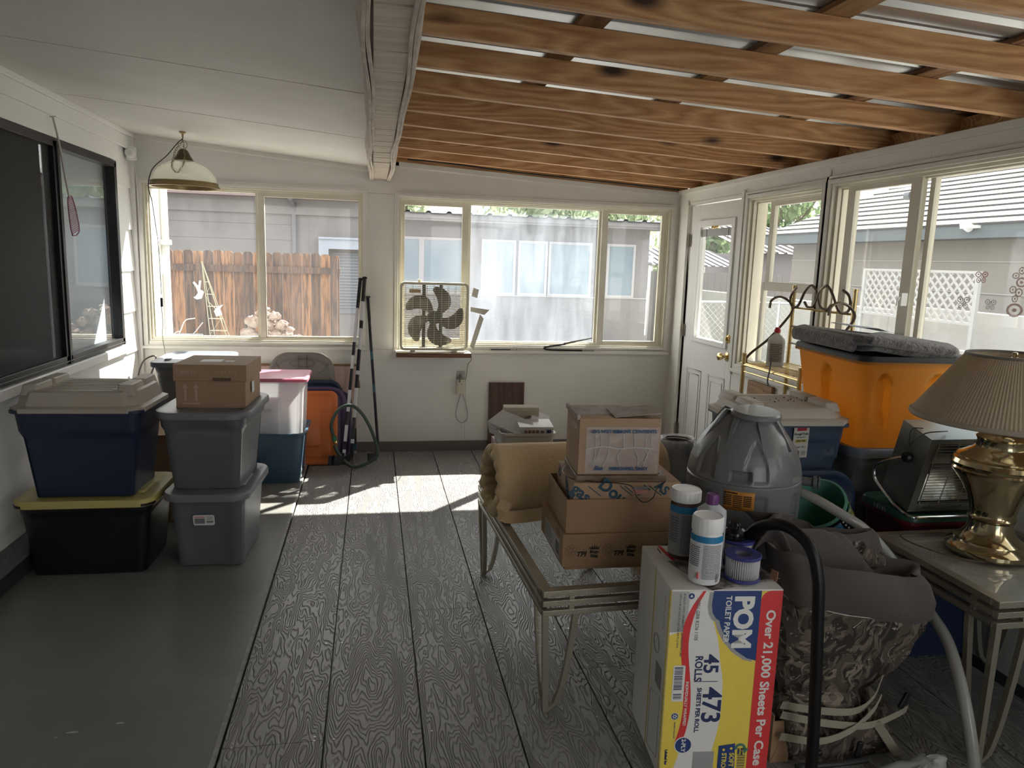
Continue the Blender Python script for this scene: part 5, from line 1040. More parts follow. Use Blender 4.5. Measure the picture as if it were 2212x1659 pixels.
mb = MB(); mb.tube([(-.16, .08, .006), (-.19, .0, .0), (-.17, -.09, -.0), (-.1, -.135, .004), (0, -.15, .0), (.03, -.165, -.008), (.045, -.182, -.04), (.07, -.186, -.055), (.10, -.182, -.04), (.115, -.17, -.012), (.16, -.12, .0), (.18, -.02, .002), (.165, .05, .006)], .0016, n=5); mb.build('hanging_wire', BLACK, b)
b = thing('cardboard_box', 'carton with blue printing and a plastic film front, topmost on the coffee table', 'box', (.862, 2.535, .785), rad(-4))
mb = MB(); mb.box(-.147, -.112, 0, .147, .112, .203); mb.build('carton_body', CARD2, b, bevel=.002)
mb = MB(); mb.box(-.147, -.05, 0, .05, .105, .0025, Matrix.Translation((0, 0, .2035)) @ Matrix.Rotation(rad(1), 4, 'X')); mb.box(-.02, -.105, .0, .147, .03, .0025, Matrix.Translation((0, 0, .210)) @ Matrix.Rotation(rad(-5), 4, 'Y') @ Matrix.Rotation(rad(2), 4, 'X')); mb.box(-.155, -.11, .197, -.144, .11, .214); mb.build('loose_flap', mat('worn_card', (.30, .23, .19), .8, var=(16, (.44, .40, .38), 1)), b)
mb = MB(); mb.M = fr3((0, -.113, .095), (1, 0, 0), (0, 0, 1)); FILM = mat('plastic_film', (.62, .62, .66), .1, alpha=.28, var=(7, (.75, .75, .8), 1))
mb.grid(lambda u, v: (-.122+.264*u, -.088+.165*v, .002+.002*noise.noise(V((u*9, v*7, 1)))), 30, 20); mb.build('plastic_sheet', FILM, b)
mb = MB(); mb.M = fr3((0, -.1195, .095), (1, 0, 0), (0, 0, 1)); SB = mat('sheet_blue_print', (.012, .085, .22), .6)
def ot(tx_, sz, M_, **k): m_ = MB(); m_.M = mb.M; m_.text(tx_, sz, M_, **k); m_.build('printed_text', SB, b)
ot('-DO NOT REMOVE CONTENTS', .0165, Matrix.Translation((.012, .062, 0)), bold=.0005, sx=1.02)
ot('PERSONNEL ONLY', .0165, Matrix.Translation((.035, -.072, 0)), bold=.0005); ot('Sun', .022, Matrix.Translation((-.075, -.070, 0)), bold=.0006, shear=.4)
mb = MB(); mb.M = fr3((0, -.1165, .095), (1, 0, 0), (0, 0, 1)); random.seed(4)
mb.tube([(-.12, .0, 0), (-.06, .008, 0), (.0, .0, 0), (.06, .005, 0), (.13, -.002, 0)], .0018, n=4)
for x in (-.07, -.04, .01, .05, .09, -.09, .11): mb.tube([(x, .05, 0), (x+.004, .005, 0)], .0010, n=4, sub=0); mb.tube([(x, .002, 0), (x+random.uniform(-.02, .02), -.03, 0), (x+random.uniform(-.03, .03), -.065, 0)], .0013, n=4)
mb.build('film_creases', mat('crease_white', (.55, .55, .58), .3), b)
mb = MB(); mb.box(-.1476, -.08, .15, -.1470, .02, .175); mb.box(-.1476, .03, .03, -.1470, .06, .12); mb.build('side_tape', TAPE, b)

# white box of tapes over a pinkish carton
b = thing('cardboard_box', 'pinkish printed carton at the back left corner of the coffee table', 'box', (.685, 3.31, .452), rad(-1))
mb = MB(); mb.box(-.115, -.085, 0, .125, .20, .215); mb.build('carton_body', mat('pinkish_print', (.42, .30, .27), .6, var=(12, (.24, .13, .12), .8, .5, .6)), b, bevel=.002)
b = thing('white_bin', 'open white plastic bin filled with packets at the back of the coffee table', 'bin', (.695, 3.345, .668), rad(-1))
WB = plastic('milky_white', (.58, .57, .54), .4, trans=.25); tote_body(b, .25, .30, .085, .07, .03, WB, None, rim=.006, flat=6)
def packet(label, cx, cy, cz, w, d, h, rot, m, extra=None):
    t = thing('paper_packet', label, 'packet', (cx, cy, cz), group='packets in the white bin', rot=Euler(rot)); mb = MB()
    nsh = 6
    for k in range(nsh): mb.box(-w/2+.001*(k % 2), -d/2+.001*((k+1) % 2), k*h/nsh+.0006, w/2-.001*(k % 2), d/2, (k+1)*h/nsh)
    mb.build('sheets', m, t, bevel=.0008)
    if extra: extra(t, w, d, h)
PW = mat('packet_white', (.68, .68, .70), .45); PC = mat('packet_cream', (.50, .46, .36), .6)
packet('bundle of white envelopes leaning at the left side of the white bin', .640, 3.33, .725, .11, .19, .065, (rad(10), rad(-24), rad(35)), PW)
def circ(t, w, d, h):
    mb = MB(); mb.M = fr3((.035, -d/2-.0008, h*.5), (1, 0, 0), (0, 0, 1)); mb.tube([(.024*cos(a), .024*sin(a), 0) for a in [k*pi/10 for k in range(20)]], .0014, n=4, closed=True, sub=0); mb.text('2007', .010, Matrix.Translation((-.075, .016, 0))); [mb.box(-.05+k*.012, -.01, 0, -.043+k*.012, .005, .0005) for k in range(4)]; mb.build('printed_mark', mat('packet_ink', (.10, .10, .11), .6), t)
packet('cream packet with a printed ring standing at the back of the white bin', .70, 3.435, .70, .17, .05, .135, (rad(6), 0, rad(-4)), PC, circ)
def brn(t, w, d, h):
    mb = MB(); mb.M = fr3((0, -d/2-.0008, h*.5), (1, 0, 0), (0, 0, 1)); [mb.box(-.055+k*.018, -.012, 0, -.043+k*.018, .010, .0005) for k in range(4)]; mb.box(.02, -.010, 0, .035, .008, .0005); mb.cur = 1; mb.box(.048, -.014, 0, .068, .012, .0006); mb.build('printed_mark', [mat('rust_print', (.28, .12, .07), .6), mat('navy_print', (.03, .05, .12), .6)], t)
packet('plastic-wrapped packet with rust lettering at the front of the white bin', .735, 3.275, .735, .16, .12, .05, (rad(6), 0, rad(-3)), mat('wrapped_grey', (.52, .50, .47), .2, var=(20, (.66, .66, .68), .8)), brn)
packet('white glossy packet sloping at the right of the white bin', .765, 3.40, .715, .09, .15, .07, (rad(14), rad(20), rad(-12)), PW)
o = thing('wrapped_bundle', 'crumpled clear plastic scrap at the back left corner of the coffee table', 'plastic wrap', (.525, 3.36, .4515)); mb = MB()
mb.grid(lambda u, v: (.05*(u-.5), .16*(v-.5), .010+.009*noise.noise(V((u*5, v*9, 3)))), 14, 24); mb.build('crinkled_sheet', mat('crinkle', (.5, .5, .52), .15, alpha=.55), o); bpy.data.objects['crinkled_sheet'].modifiers.new('s', 'SOLIDIFY').thickness = .001
mb = MB(); mb.tube([(-.0, -.12, .008), (.03, -.18, .01), (.015, -.22, .012), (.035, -.24, .01)], .0016, n=5); mb.build('dark_wire', BLACK, o)
# ------------------------------------------------------------------ brass rack and what is on it
rk_ = thing('brass_rack', 'brass baker rack with scrolled top rail standing against the right wall', 'rack', (0, 0, 0))
GB = mat('rack_brass', (.66, .50, .24), .25, 1); DB = mat('dark_scroll_brass', (.13, .10, .075), .32, .9)
XB, XF, YA, YC, ZS = 2.395, 2.10, 3.385, 3.945, .985
for (x, y, z1, nm_) in ((XB, YA, 1.425, 'post'), (XB, YC, 1.425, 'post'), (XF, YA-.05, 1.03, 'post'), (XF, YC-.03, 1.03, 'post')):
    mb = MB(); mb.cyl((x, y, 0), (x, y, z1), .0115, n=14); mb.lathe([(0, .012), (.013, .010), (.013, -.004), (.011, -.006)], 14, (x, y, z1)); mb.cyl((x-.012, y, z1-.07), (x-.0135, y, z1-.07), .004, n=8); mb.build(nm_, GB, rk_)
for z in (ZS, .42):
    mb = MB(); 
    for k in range(14): y = YA-.02+k*.041; mb.cyl((XF, y, z), (XB, y, z), .0022, n=5)
    for x in (XF, XB, (XF+XB)/2): mb.cyl((x, YA-.04, z-.004), (x, YC, z-.004), .004, n=6)
    mb.cyl((XF, YA-.05, z-.012), (XF, YC-.03, z-.012), .007, n=8); mb.cyl((XF, YA-.05, z-.05), (XF, YC-.03, z-.05), .005, n=8); mb.cyl((XF, YA-.045, z-.02), (XB, YA, z-.02), .006, n=8); mb.cyl((XF, YC-.03, z-.02), (XB, YC, z-.02), .006, n=8)
    mb.build('wire_shelf', GB, rk_)
for z in (1.305, 1.198, 1.10): mb = MB(); mb.cyl((XB, YA, z), (XB, YC, z), .0065, n=8); mb.build('cross_bar', GB if z > 1.3 else DB, rk_)
def scroll(pts, r=.0075): mb = MB(); mb.tube(pts, r, n=8, sub=8); mb.build('scroll', DB, rk_)
scroll([(XB-.012, y, z) for y, z in ((3.905, 1.419), (3.945, 1.385), (3.958, 1.345), (3.928, 1.312), (3.872, 1.321), (3.816, 1.402), (3.755, 1.438), (3.698, 1.395), (3.715, 1.331), (3.775, 1.318), (3.812, 1.345))])
scroll([(XB-.012, y, z) for y, z in ((3.472, 1.425), (3.42, 1.40), (3.40, 1.35), (3.425, 1.315), (3.49, 1.315), (3.56, 1.40), (3.62, 1.442), (3.682, 1.395), (3.66, 1.33), (3.60, 1.315), (3.56, 1.345))])
for y in (YC-.015, YA-.025):                        # side braces: hook on top, S curve to the front shelf edge
    scroll([(2.24, y, 1.30), (2.25, y, 1.345), (2.30, y, 1.365), (2.36, y, 1.34), (2.385, y, 1.29), (2.34, y, 1.22), (2.25, y, 1.12), (2.15, y, 1.04), (2.12, y, 1.0), (2.14, y, .97), (2.18, y, .965)])
mb = MB(); mb.tube([(XF-.01, 3.60, 1.055), (XF-.016, 3.60, .985), (XF-.02, 3.605, .93), (XF-.014, 3.60, .90)], .004, n=6)
tag(mb.build('hook', mat('dark_hook', (.12, .13, .14), .5)), 'dark metal hook hanging from the front edge of the brass rack', 'hook')
bt = thing('squeeze_bottle', 'clear grey bottle with a red cap standing on the brass rack', 'bottle', (2.20, 3.755, ZS+.003), rad(-30))
rr_ = lambda w_, d_, z_: rrect(w_, d_, min(w_, d_)*.35, z_, 6)
mb = MB(); mb.loft([rr_(.085, .05, 0), rr_(.092, .055, .006), rr_(.092, .055, .135), rr_(.085, .05, .150), rr_(.05, .038, .170), rr_(.03, .03, .178), rr_(.03, .03, .188)]); mb.build('bottle_body', mat('milky_bottle', (.55, .53, .48), .3, trans=.45, alpha=.85), bt)
mb = MB(); mb.cyl((0, 0, .186), (0, 0, .206), .017, n=18); mb.cyl((0, 0, .206), (0, 0, .216), .013, .012, n=18); mb.build('cap', mat('red_cap', (.45, .02, .03), .4), bt, bevel=.002)
mb = MB(); mb.box(-.034, -.0285, .025, .034, -.0278, .13); mb.cur = 1; [mb.box(-.028, -.029, .03+k*.009, .02+.006*(k % 3), -.0284, .034+k*.009) for k in range(11)]; mb.build('paper_label', [mat('label_tan', (.42, .40, .36), .6), mat('label_brown', (.16, .12, .10), .6)], bt)
o = MB().box(-.011, -.15, 0, .011, .15, .80).build('plywood_board', wood('plywood', (.42, .25, .13), (.25, .13, .06), 'Y', 1.2, .6), bevel=.001); tag(o, 'piece of brown plywood standing against the wall behind the brass rack', 'board', loc=(2.413, 4.27, .003), rot=(0, rad(.6), 0))

# ------------------------------------------------------------------ right-hand totes
RNB = plastic('blue_grey_plastic', (.050, .075, .125)); DUSTY = mat('dusty_putty', (.50, .46, .40), .55, var=(5, (.58, .54, .48), .6), bump=(140, .1, .002))
ORG = mat('orange_plastic', (1.0, .56, .13), .4, trans=.72); CHAR = plastic('charcoal_lid', (.022, .024, .03), .6); GRNL = plastic('green_lid_plastic', (.025, .085, .06), .35); REDT = plastic('maroon_plastic', (.11, .008, .02), .35)
c = thing('cardboard_carton', 'carton on the floor hidden under the blue tote with the dusty lid', 'box', (1.745, 2.93, 0), 0); mb = MB(); mb.box(-.21, -.17, .0, .21, .17, .465); mb.build('carton_body', CARD, c, bevel=.003)
t = thing('storage_tote', 'blue-grey tote with a dusty putty lid and a hanging paper label', 'storage tote', (1.745, 2.93, .467), rad(-3), 'storage totes on the right')
def step2(s, u, k): o = .012*(1-sm(.80, .82, k)); return o if not (abs(u) > .70 and k > .62 and s in (0, 2)) else .0
b = tote_body(t, .465, .375, .42, .13, .05, RNB, step2, flat=16); lid_domed(t, .505, .42, DUSTY, z0=.415, h=.09)
mb = MB(); mb.M = fr3((.02, -.190, .345), (1, 0, .05), (-.05, -.12, 1)); mb.prism([(-.034, -.07), (.034, -.07), (.034, .06), (.02, .066), (-.034, .066)], 0, .001); mb.cur = 1; mb.prism([(-.02, .050), (.022, .050), (.022, .066), (-.02, .066)], .001, .0014); mb.cur = 2; mb.box(-.024, -.002, .001, .026, .012, .0014)
mb.cur = 3; mb.text('RoughTote', .0135, Matrix.Translation((0, .036, .0015)), bold=.0004); mb.text('Storage Box', .008, Matrix.Translation((0, .022, .0015))); mb.text('LIFETIME', .011, Matrix.Translation((0, .005, .0016)), bold=.0004); mb.text('22 gal / 83 L', .0105, Matrix.Translation((0, -.022, .0015)))
for k in range(14): mb.box(-.028+k*.002, -.060, .001, -.0272+k*.002+(.0006 if k % 3 else 0), -.038, .0014)
for k in range(5): mb.box(.006, -.058+k*.004, .001, .028, -.0565+k*.004, .0014)
mb.build('paper_label', [mat('label_offwhite', (.55, .54, .50), .6), mat('label_crimson', (.40, .02, .04), .5), mat('label_yellow', (.60, .48, .08), .5), mat('label_ink2', (.06, .08, .07), .6)], b)
random.seed(8); mb = MB()
for k in range(16): x, y = random.gauss(.0, .09), random.gauss(.0, .08); s_ = random.uniform(.002, .006); mb.box(x, y, .4890, x+s_, y+s_*1.5, .4925)
mb.build('dirt_specks', mat('dirt', (.03, .025, .02), .9), t)
t = thing('storage_tote', 'plain grey tote on the floor, lowest under the orange tote', 'storage tote', (2.205, 2.99, 0), 0, 'storage totes on the right'); tote_body(t, .43, .56, .36, .13, .06, GRY2, None, flat=6); lid_flat(t, .45, .58, CHAR, .06, .03, .012, .05, z0=.355)
t = thing('storage_tote', 'grey tote with a slate rim directly beneath the orange tote', 'storage tote', (2.205, 2.99, .378), 0, 'storage totes on the right')
tote_body(t, .42, .55, .38, .13, .06, plastic('grey_plastic_d', (.13, .135, .13)), lambda s, u, k: .008*(1-sm(.80, .82, k))); lid_flat(t, .445, .575, plastic('slate_rim', (.12, .14, .18)), .07, .03, .012, .05, z0=.376)
t = thing('storage_tote', 'bright orange tote with arched side recesses and a charcoal lid under the blanket', 'storage tote', (2.205, 2.955, .775), rad(-5), 'storage totes on the right')
tote_body(t, .43, .60, .385, .22, .06, ORG, arch_front, flat=40, inner=False); lid_flat(t, .455, .625, CHAR, .06, .030, .008, .03, z0=.378, handles=False)
bk = thing('folded_blanket', 'folded dark grey wool moving blanket on top of the orange tote', 'blanket', (2.19, 2.945, 1.192), rad(-5)); BLK_ = mat('grey_wool', (.075, .073, .076), .95, var=(45, (.20, .19, .19), 1, .4, .62), bump=(110, .9, .01), sheen=.6, stretch=(1, 1, 1))
NZ = 2.0
def pad(mb, cx, cy, z, w_, d_, h_, sd, lip=.0):
    n1, n2 = 36, 36; import itertools
    rings = []; m = 40
    for i in range(13):
        ph = -pi/2+pi*i/12; ex = cos(ph)**.5 if cos(ph) > 0 else 0; ins = (1-ex)*h_*.9
        R = rrect(w_-2*ins, d_-2*ins, .05, z+h_/2+h_/2*sin(ph), 12)
        rings.append([(p[0]+cx+.045*noise.noise(V((p[0]*7, p[1]*7, sd))), p[1]+cy+.045*noise.noise(V((p[0]*6, p[1]*6, sd+9))), p[2]+.055*noise.noise(V((p[0]*4.5, p[1]*4.5, sd+3)))-.05*max(0, p[0]/w_+.1)+lip*max(0, -(p[1])/d_)) for p in R])
    mb.loft(rings, True, True)
def padtop(mb, cx, cy, z, w_, d_, sd):
    mb.grid(lambda u, v: (cx+(u-.5)*w_, cy+(v-.5)*d_, z+.010*noise.noise(V(((u-.5)*w_*5, (v-.5)*d_*5, sd+3)))-.02*max(0, abs(v-.5)*2-.8)), 24, 24)
mb = MB(); pad(mb, .015, 0, .004, .46, .57, .030, 1); mb.build('lower_fold', BLK_, bk, sharp=80)
mb = MB(); pad(mb, -.015, -.0, .030, .47, .60, .046, 4, 0); mb.build('upper_fold', BLK_, bk, sharp=80)
mb = MB(); mb.loft([[(-.235+.02*cos(a)+.0, -.25+.5*i/10, .035+.032*sin(a)) for a in [k*pi/6 for k in range(12)]] for i in range(11)]); mb.build('rolled_edge', BLK_, bk, sharp=80)
mb = MB(); mb.grid(lambda u, v: (.0+.16*u-.12, .26*v-.10, .088+.004*noise.noise(V((u*3, v*3, 5)))-.11*max(0, (.16*u-.12)/.47+.1)), 8, 10); o = mb.build('paper_sheet', mat('bluish_paper', (.50, .54, .60), .5)); o.modifiers.new('s', 'SOLIDIFY').thickness = .0008; tag(o, 'pale sheet of paper lying on the folded grey blanket', 'paper', loc=(2.19, 2.945, 1.196), rot=(0, 0, rad(-5)))

t = thing('storage_tote', 'dark blue tote on the floor beneath the maroon tote, seen under the end table', 'storage tote', (2.22, 2.53, 0), 0, 'storage totes on the right'); tote_body(t, .40, .27, .295, .10, .05, NAVY, None, flat=6); MB().box(-.19, -.125, .2955, .19, .125, .303).build('lid', NAVY, t, bevel=.003)
t = thing('storage_tote', 'maroon tote with a dark green lid carrying the heater', 'storage tote', (2.22, 2.535, .304), 0, 'storage totes on the right')
tote_body(t, .405, .29, .275, .10, .05, REDT, lambda s, u, k: .006*(1-sm(.88, .9, k))); lid_flat(t, .425, .315, GRNL, .06, .034, .006, .03, z0=.268, handles=False)
mb = MB(); mb.M = fr3((-.2127, .04, .286), (0, -1, 0), (0, 0, 1)); [mb.box(k*.016, -.008, 0, k*.016+(.008 if k % 2 else .004), .008, .0005) for k in range(5)]; mb.build('worn_marks', mat('mark_grey', (.35, .38, .36), .5), t)

# radiant heater leaning on the green lid
ht = thing('radiant_heater', 'boxy silver radiant heater with a wire grille tilted forward on the green lid', 'heater', (2.03, 2.415, .612), rot=Euler((rad(15), 0, 0)))
GM = mat('hammered_grey_metal', (.30, .29, .26), .38, .75, bump=(160, .3, .002)); REF = mat('reflector', (.62, .60, .54), .22, 1, bump=(14, .3)); WI = mat('grille_wire', (.60, .56, .48), .3, .9)
w_, d_, h_ = .385, .165, .315
mb = MB(); mb.box(0, 0, 0, .004, d_, h_); mb.box(w_-.004, 0, 0, w_, d_, h_); mb.box(0, 0, h_-.004, w_, d_, h_); mb.box(0, 0, 0, w_, d_, .004); mb.box(0, d_-.004, 0, w_, d_, h_)
mb.box(.004, 0, 0, .03, .003, h_); mb.box(w_-.03, 0, 0, w_-.004, .003, h_); mb.box(.03, 0, 0, w_-.03, .003, .035); mb.box(.03, 0, h_-.02, w_-.03, .003, h_); mb.build('housing', GM, ht, bevel=.0015)
mb = MB(); mb.loft([[(x, .02+.10*(1-((q-4)/4)**2), .035+q*(h_-.055)/8) for q in range(9)] for x in (.02, w_-.02)], False, False, closed=False); mb.build('reflector', REF, ht)
mb = MB(); mb.cyl((.03, .05, .17), (w_-.03, .05, .17), .012, n=12); mb.box(.05, .03, .15, .065, .07, .19); mb.box(w_-.07, .03, .15, w_-.055, .07, .19); mb.build('heating_element', mat('element', (.12, .11, .10), .5), ht)
mb = MB()
for k in range(21): z = .045+k*.0125; mb.cyl((.032, -.006, z), (w_-.032, -.006, z), .0013, n=5)
for x in (.034, .12, .205, .29, w_-.034): mb.cyl((x, -.004, .038), (x, -.004, .30), .002, n=6)
mb.build('wire_grille', WI, ht)
mb = MB(); mb.M = fr3((.085, -.0015, .017), (1, 0, 0), (0, 0, 1)); mb.tube([(-.025, 0, 0), (-.015, .006, 0), (-.005, -.002, 0), (.005, .006, 0), (.015, -.002, 0), (.022, .005, 0)], .0009, n=4); mb.tube([(.11, 0, 0), (.12, .006, 0), (.13, -.002, 0), (.14, .006, 0), (.15, 0, 0)], .0009, n=4); mb.build('script_marks', BLACK, ht)
mb = MB(); mb.M = Matrix.Translation((0, .075, .20)); mb.lathe([(0, 0), (.018, .002), (.022, .014), (.018, .024), (0, .027)], 20, M=Matrix.Rotation(rad(-90), 4, 'Y')); mb.build('side_knob', BLACK, ht)
mb = MB(); mb.tube([(-.012, .08, .20), (-.022, .13, .16), (-.03, .19, .10), (-.03, .195, .06), (-.028, .16, .03), (-.022, .05, -.0)], .0062, n=8); mb.tube([(-.022, .05, .0), (-.014, -.035, .003), (.05, -.045, .004), (.30, -.046, .004)], .0055, n=8); mb.build('stand_rod', CHROME, ht)
mb = MB(); mb.tube([(-.006, .078, .225), (-.008, .085, .25), (-.01, .055, .30), (.0, .03, .33), (.05, .03, .334), (.10, .05, .325)], .0025, n=5); mb.tube([(-.006, .078, .225), (-.008, .10, .27), (-.008, .10, .31), (.02, .08, .322)], .0025, n=5); mb.build('power_cord', mat('grey_dark_cord', (.08, .08, .08), .5), ht)

# blue lid, waste basket, cartons
t = lean('dark blue tote lid with rounded corners leaning behind the waste basket', plastic('deep_blue_lid', (.022, .040, .085)), .38, .70, 1.80, 2.665, rad(3), r=.12); t['group'] = 'tote lids leaning'; del t['group']
mb = MB(); mb.box(1.60, 2.40, 0, 1.95, 2.62, .335); tag(mb.build('cardboard_carton', CARD, bevel=.002), 'low carton under the tilted waste basket', 'box')
wb = thing('waste_basket', 'mint-lined black waste basket with bright picture panels, tilted on its side', 'waste basket', (1.855, 2.555, .455)); C1 = V((1.625, 2.47, .69)); axd = (C1-V((1.855, 2.555, .455))).normalized(); q = axd.to_track_quat('Z', 'Y'); WM = q.to_matrix().to_4x4(); LH = .25
MINT = mat('mint_plastic', (.12, .34, .26), .35); BKP = mat('basket_black', (.008, .008, .010), .25)
oval = lambda r_, z, n=48: [(r_*cos(2*pi*i/n), r_*.88*sin(2*pi*i/n), z) for i in range(n)]
mb = MB(); mb.M = WM; mb.loft([oval(.09, 0), oval(.095, .003), oval(.122, LH)], True, False); mb.build('outer_skin', BKP, wb)
mb = MB(); mb.M = WM; mb.loft([oval(.123, LH-.004), oval(.127, LH), oval(.127, LH+.008), oval(.119, LH+.010), oval(.116, LH), oval(.088, .008)], False, True); mb.build('mint_liner', MINT, wb)
def patch(a0, a1, z0, z1, m, nm_='picture_panel', off=.0012):
    mb = MB(); mb.M = WM; f = lambda a, z: V(((.095+.027*z/LH+off)*cos(a), (.095+.027*z/LH+off)*.88*sin(a), z)); mb.grid(lambda u, v: f(a0+(a1-a0)*u, z0+(z1-z0)*v), 10, 3); o_ = mb.build(nm_, m, wb); sl_ = o_.modifiers.new('s', 'SOLIDIFY'); sl_.thickness = .0006; return o_
PANM = mat('green_yellow_art', (.46, .40, .12), .35, var=(38, (.03, .12, .07), 1, .45, .52)); PANB = mat('blue_art', (.03, .13, .26), .35, var=(30, (.12, .22, .30), 1, .5, .56)); PANW = mat('yellow_white_art', (.48, .38, .13), .35, var=(26, (.05, .05, .06), 1, .48, .52)); PANS = mat('sky_art', (.12, .26, .45), .35, var=(26, (.55, .60, .55), 1, .5, .56))
# angles measured around the basket axis; panels run right round it
for k, m_ in enumerate((PANM, PANB, PANS, PANW, PANM, PANB)): patch(k*pi/3+.12, k*pi/3+.78, .11, .225, m_)
for k, m_ in enumerate((PANW, PANM, PANB, PANW, PANS, PANM)): patch(k*pi/3+.55, k*pi/3+1.15, .015, .095, m_)
mb = MB(); mb.M = WM; random.seed(2)
for k in range(6):
    for j in range(5): a = k*pi/3+.95+random.uniform(-.08, .08); z = .11+.026*j; r = .095+.027*z/LH+.001; p_ = V((r*cos(a), r*.88*sin(a), z)); mb.cyl(p_-V((cos(a), sin(a), 0))*.001, p_+V((cos(a), sin(a), 0))*.0012, .0035, n=8)
mb.build('white_dots', mat('dot_white', (.55, .6, .62), .4), wb)
mb = MB(); mb.M = WM; mb.cyl((-.02, -.104, LH-.018), (-.02, -.114, LH-.018), .010, n=12); mb.build('purple_stud', mat('violet_stud', (.22, .07, .24), .4), wb)

# plastic-wrapped shade on a hidden carton
mb = MB(); mb.box(1.30, 3.12, 0, 1.50, 3.42, .47); tag(mb.build('cardboard_carton', CARD, bevel=.002), 'carton behind the foam roll under the wrapped lamp shade', 'box')
o = thing('wrapped_lamp_shade', 'small lamp shade in crinkled clear plastic behind the foam roll', 'lamp shade', (1.425, 3.23, .472))
mb = MB(); mb.lathe([(.11, 0), (.075, .225), (.072, .225), (.107, .002)], 36); mb.build('shade', mat('dark_shade', (.10, .105, .11), .6, var=(14, (.22, .22, .23), 1), trans=.3), o)
mb = MB(); mb.lathe([(.077, .228), (.076, .236), (.071, .236), (.071, .228)], 36); mb.build('rim', mat('tan_rim', (.24, .18, .14), .5), o)
mb = MB(); mb.lathe([(.13, 0), (.128, .05), (.112, .12), (.095, .19), (.088, .235), (.080, .246), (.06, .24)], 90, fn=lambda a, z, r: r+.006*noise.noise(V((cos(a)*6, sin(a)*6, z*16)))+.003*sin(a*17+z*40)); sh_ = mb.build('plastic_wrap', mat('crinkled_film', (.85, .87, .9), .06, trans=.4, alpha=.32, coat=1), o, sharp=180)

# ------------------------------------------------------------------ egg-shaped pool pump
mb = MB(); mb.box(1.215, 2.30, 0, 1.50, 2.62, .215); tag(mb.build('cardboard_carton', CARD, bevel=.002), 'carton on the floor beneath the grey pool pump', 'box')
pp = thing('pool_pump', 'large egg-shaped grey plastic pool pump with an orange warning sticker', 'pool pump', (1.352, 2.455, .217)); PG = mat('pump_grey', (.155, .165, .178), .36, var=(3, (.175, .18, .185), .6), bump=(150, .1, .002), coat=.15)
ec = V((1.352, 2.455, .217)); toc = atan2(-ec.y, -ec.x)   # direction towards the photographer
PR = [(0, .150), (.02, .160), (.12, .176), (.24, .190), (.36, .1995), (.46, .2035), (.53, .2045), (.553, .205), (.56, .203), (.58, .202), (.62, .194), (.66, .178), (.695, .156), (.72, .137), (.74, .118), (.755, .106), (.775, .09), (.79, .066)]
def pr_r(z):
    for (z0, r0), (z1, r1) in zip(PR[:-1], PR[1:]):
        if z0 <= z <= z1: return r0+(r1-r0)*(z-z0)/(z1-z0)
    return PR[-1][1]
def pump(a, z, r):
    o_ = 0; d = (a-toc+pi) % (2*pi)-pi
    for k in range(7):                              # tall arched panels
        c = -2.95+k*.95+.33; u = (d-c)/.22
        if abs(u) < 1.25:
            top = .712-.085*u*u
            if z > .562: o_ += .011*(1-sm(.86, 1.0, abs(u)))*(1-sm(top-.02, top, z))*sm(.568, .573, z)
            elif z < .54: o_ += .007*(1-sm(.86, 1.0, abs(u)))*(1-sm(.515, .525, z))
    if abs(d+.05) < .22 and .565 < z < .615: o_ = .024*(1-sm(.17, .19, abs(d+.05)))*sm(.570, .576, z)*(1-sm(.602, .608, z))   # latch slot
    return r-o_
mb = MB(); zs = sorted(set([i*.79/110 for i in range(111)]+[.548, .552, .557, .561])); mb.lathe([(pr_r(z)-(.004 if .5535 < z < .5575 else 0), z) for z in zs], 220, fn=pump, cap0=True, cap1=True); mb.build('body', PG, pp, sharp=60)
mb = MB(); mb.M = Matrix.Rotation(rad(4), 4, 'X')   # crown disc and its bridging ribs
mb.lathe([(0, .806), (.082, .804), (.088, .797), (.088, .786), (.080, .782), (.052, .780), (.050, .745), (.0, .745)], 48); mb.build('crown', PG, pp, sharp=40)
for k in range(8):
    a = toc+pi/8+k*pi/4; cu = V((cos(a), sin(a), 0)); tg = V((-sin(a), cos(a), 0)); rg = []
    for i in range(12):
        t = i/11; z = .797-.125*t; r = .086+(pr_r(.672)-.086)*(t**.85); wd = .019-.010*t; th = .013*(1-t*.8); p_ = cu*r+V((0, 0, z)); rg.append([p_+tg*wd/2, p_-tg*wd/2, p_-tg*wd/2-cu*th*1.6-V((0, 0, .006)), p_+tg*wd/2-cu*th*1.6-V((0, 0, .006))])
    m2 = MB(); m2.loft(rg, smooth=True); m2.build('crown_rib', PG, pp, sharp=50)
def wrap(name, m, a0, a1, z0, z1, off, parent, txt=None, zofs=0):
    mb = MB(); f = lambda a, z: V(((pr_r(z)+off)*cos(a), (pr_r(z)+off)*sin(a), z)); mb.grid(lambda u, v: f(a0+(a1-a0)*u, z0+(z1-z0)*v), 12, 4); o_ = mb.build(name, m, parent); o_.modifiers.new('s', 'SOLIDIFY').thickness = .0006; return o_
lbp = wrap('warning_sticker', mat('amber_sticker', (.52, .22, .04), .45), toc-.28, toc+.22, .472, .540, .0012, pp)
mb = MB()
for c0, c1, n_ in ((-.29, -.15, 6), (-.13, .02, 7), (.04, .17, 6)):
    for k in range(n_):
        z = .522-k*.0068; 
        for q in range(7): a = toc+c0+(c1-c0)*q/7; r = pr_r(z)+.0022; mb.add([(r*cos(a), r*sin(a), z), (r*cos(a+.017), r*sin(a+.017), z), (r*cos(a+.017), r*sin(a+.017), z+.004), (r*cos(a), r*sin(a), z+.004)], [(0, 1, 2, 3)])
a = toc-.27; r = pr_r(.53)+.0024; mb.add([(r*cos(a+d_a), r*sin(a+d_a), zz) for d_a, zz in ((-.02, .529), (.02, .529), (0, .537))], [(0, 1, 2)])
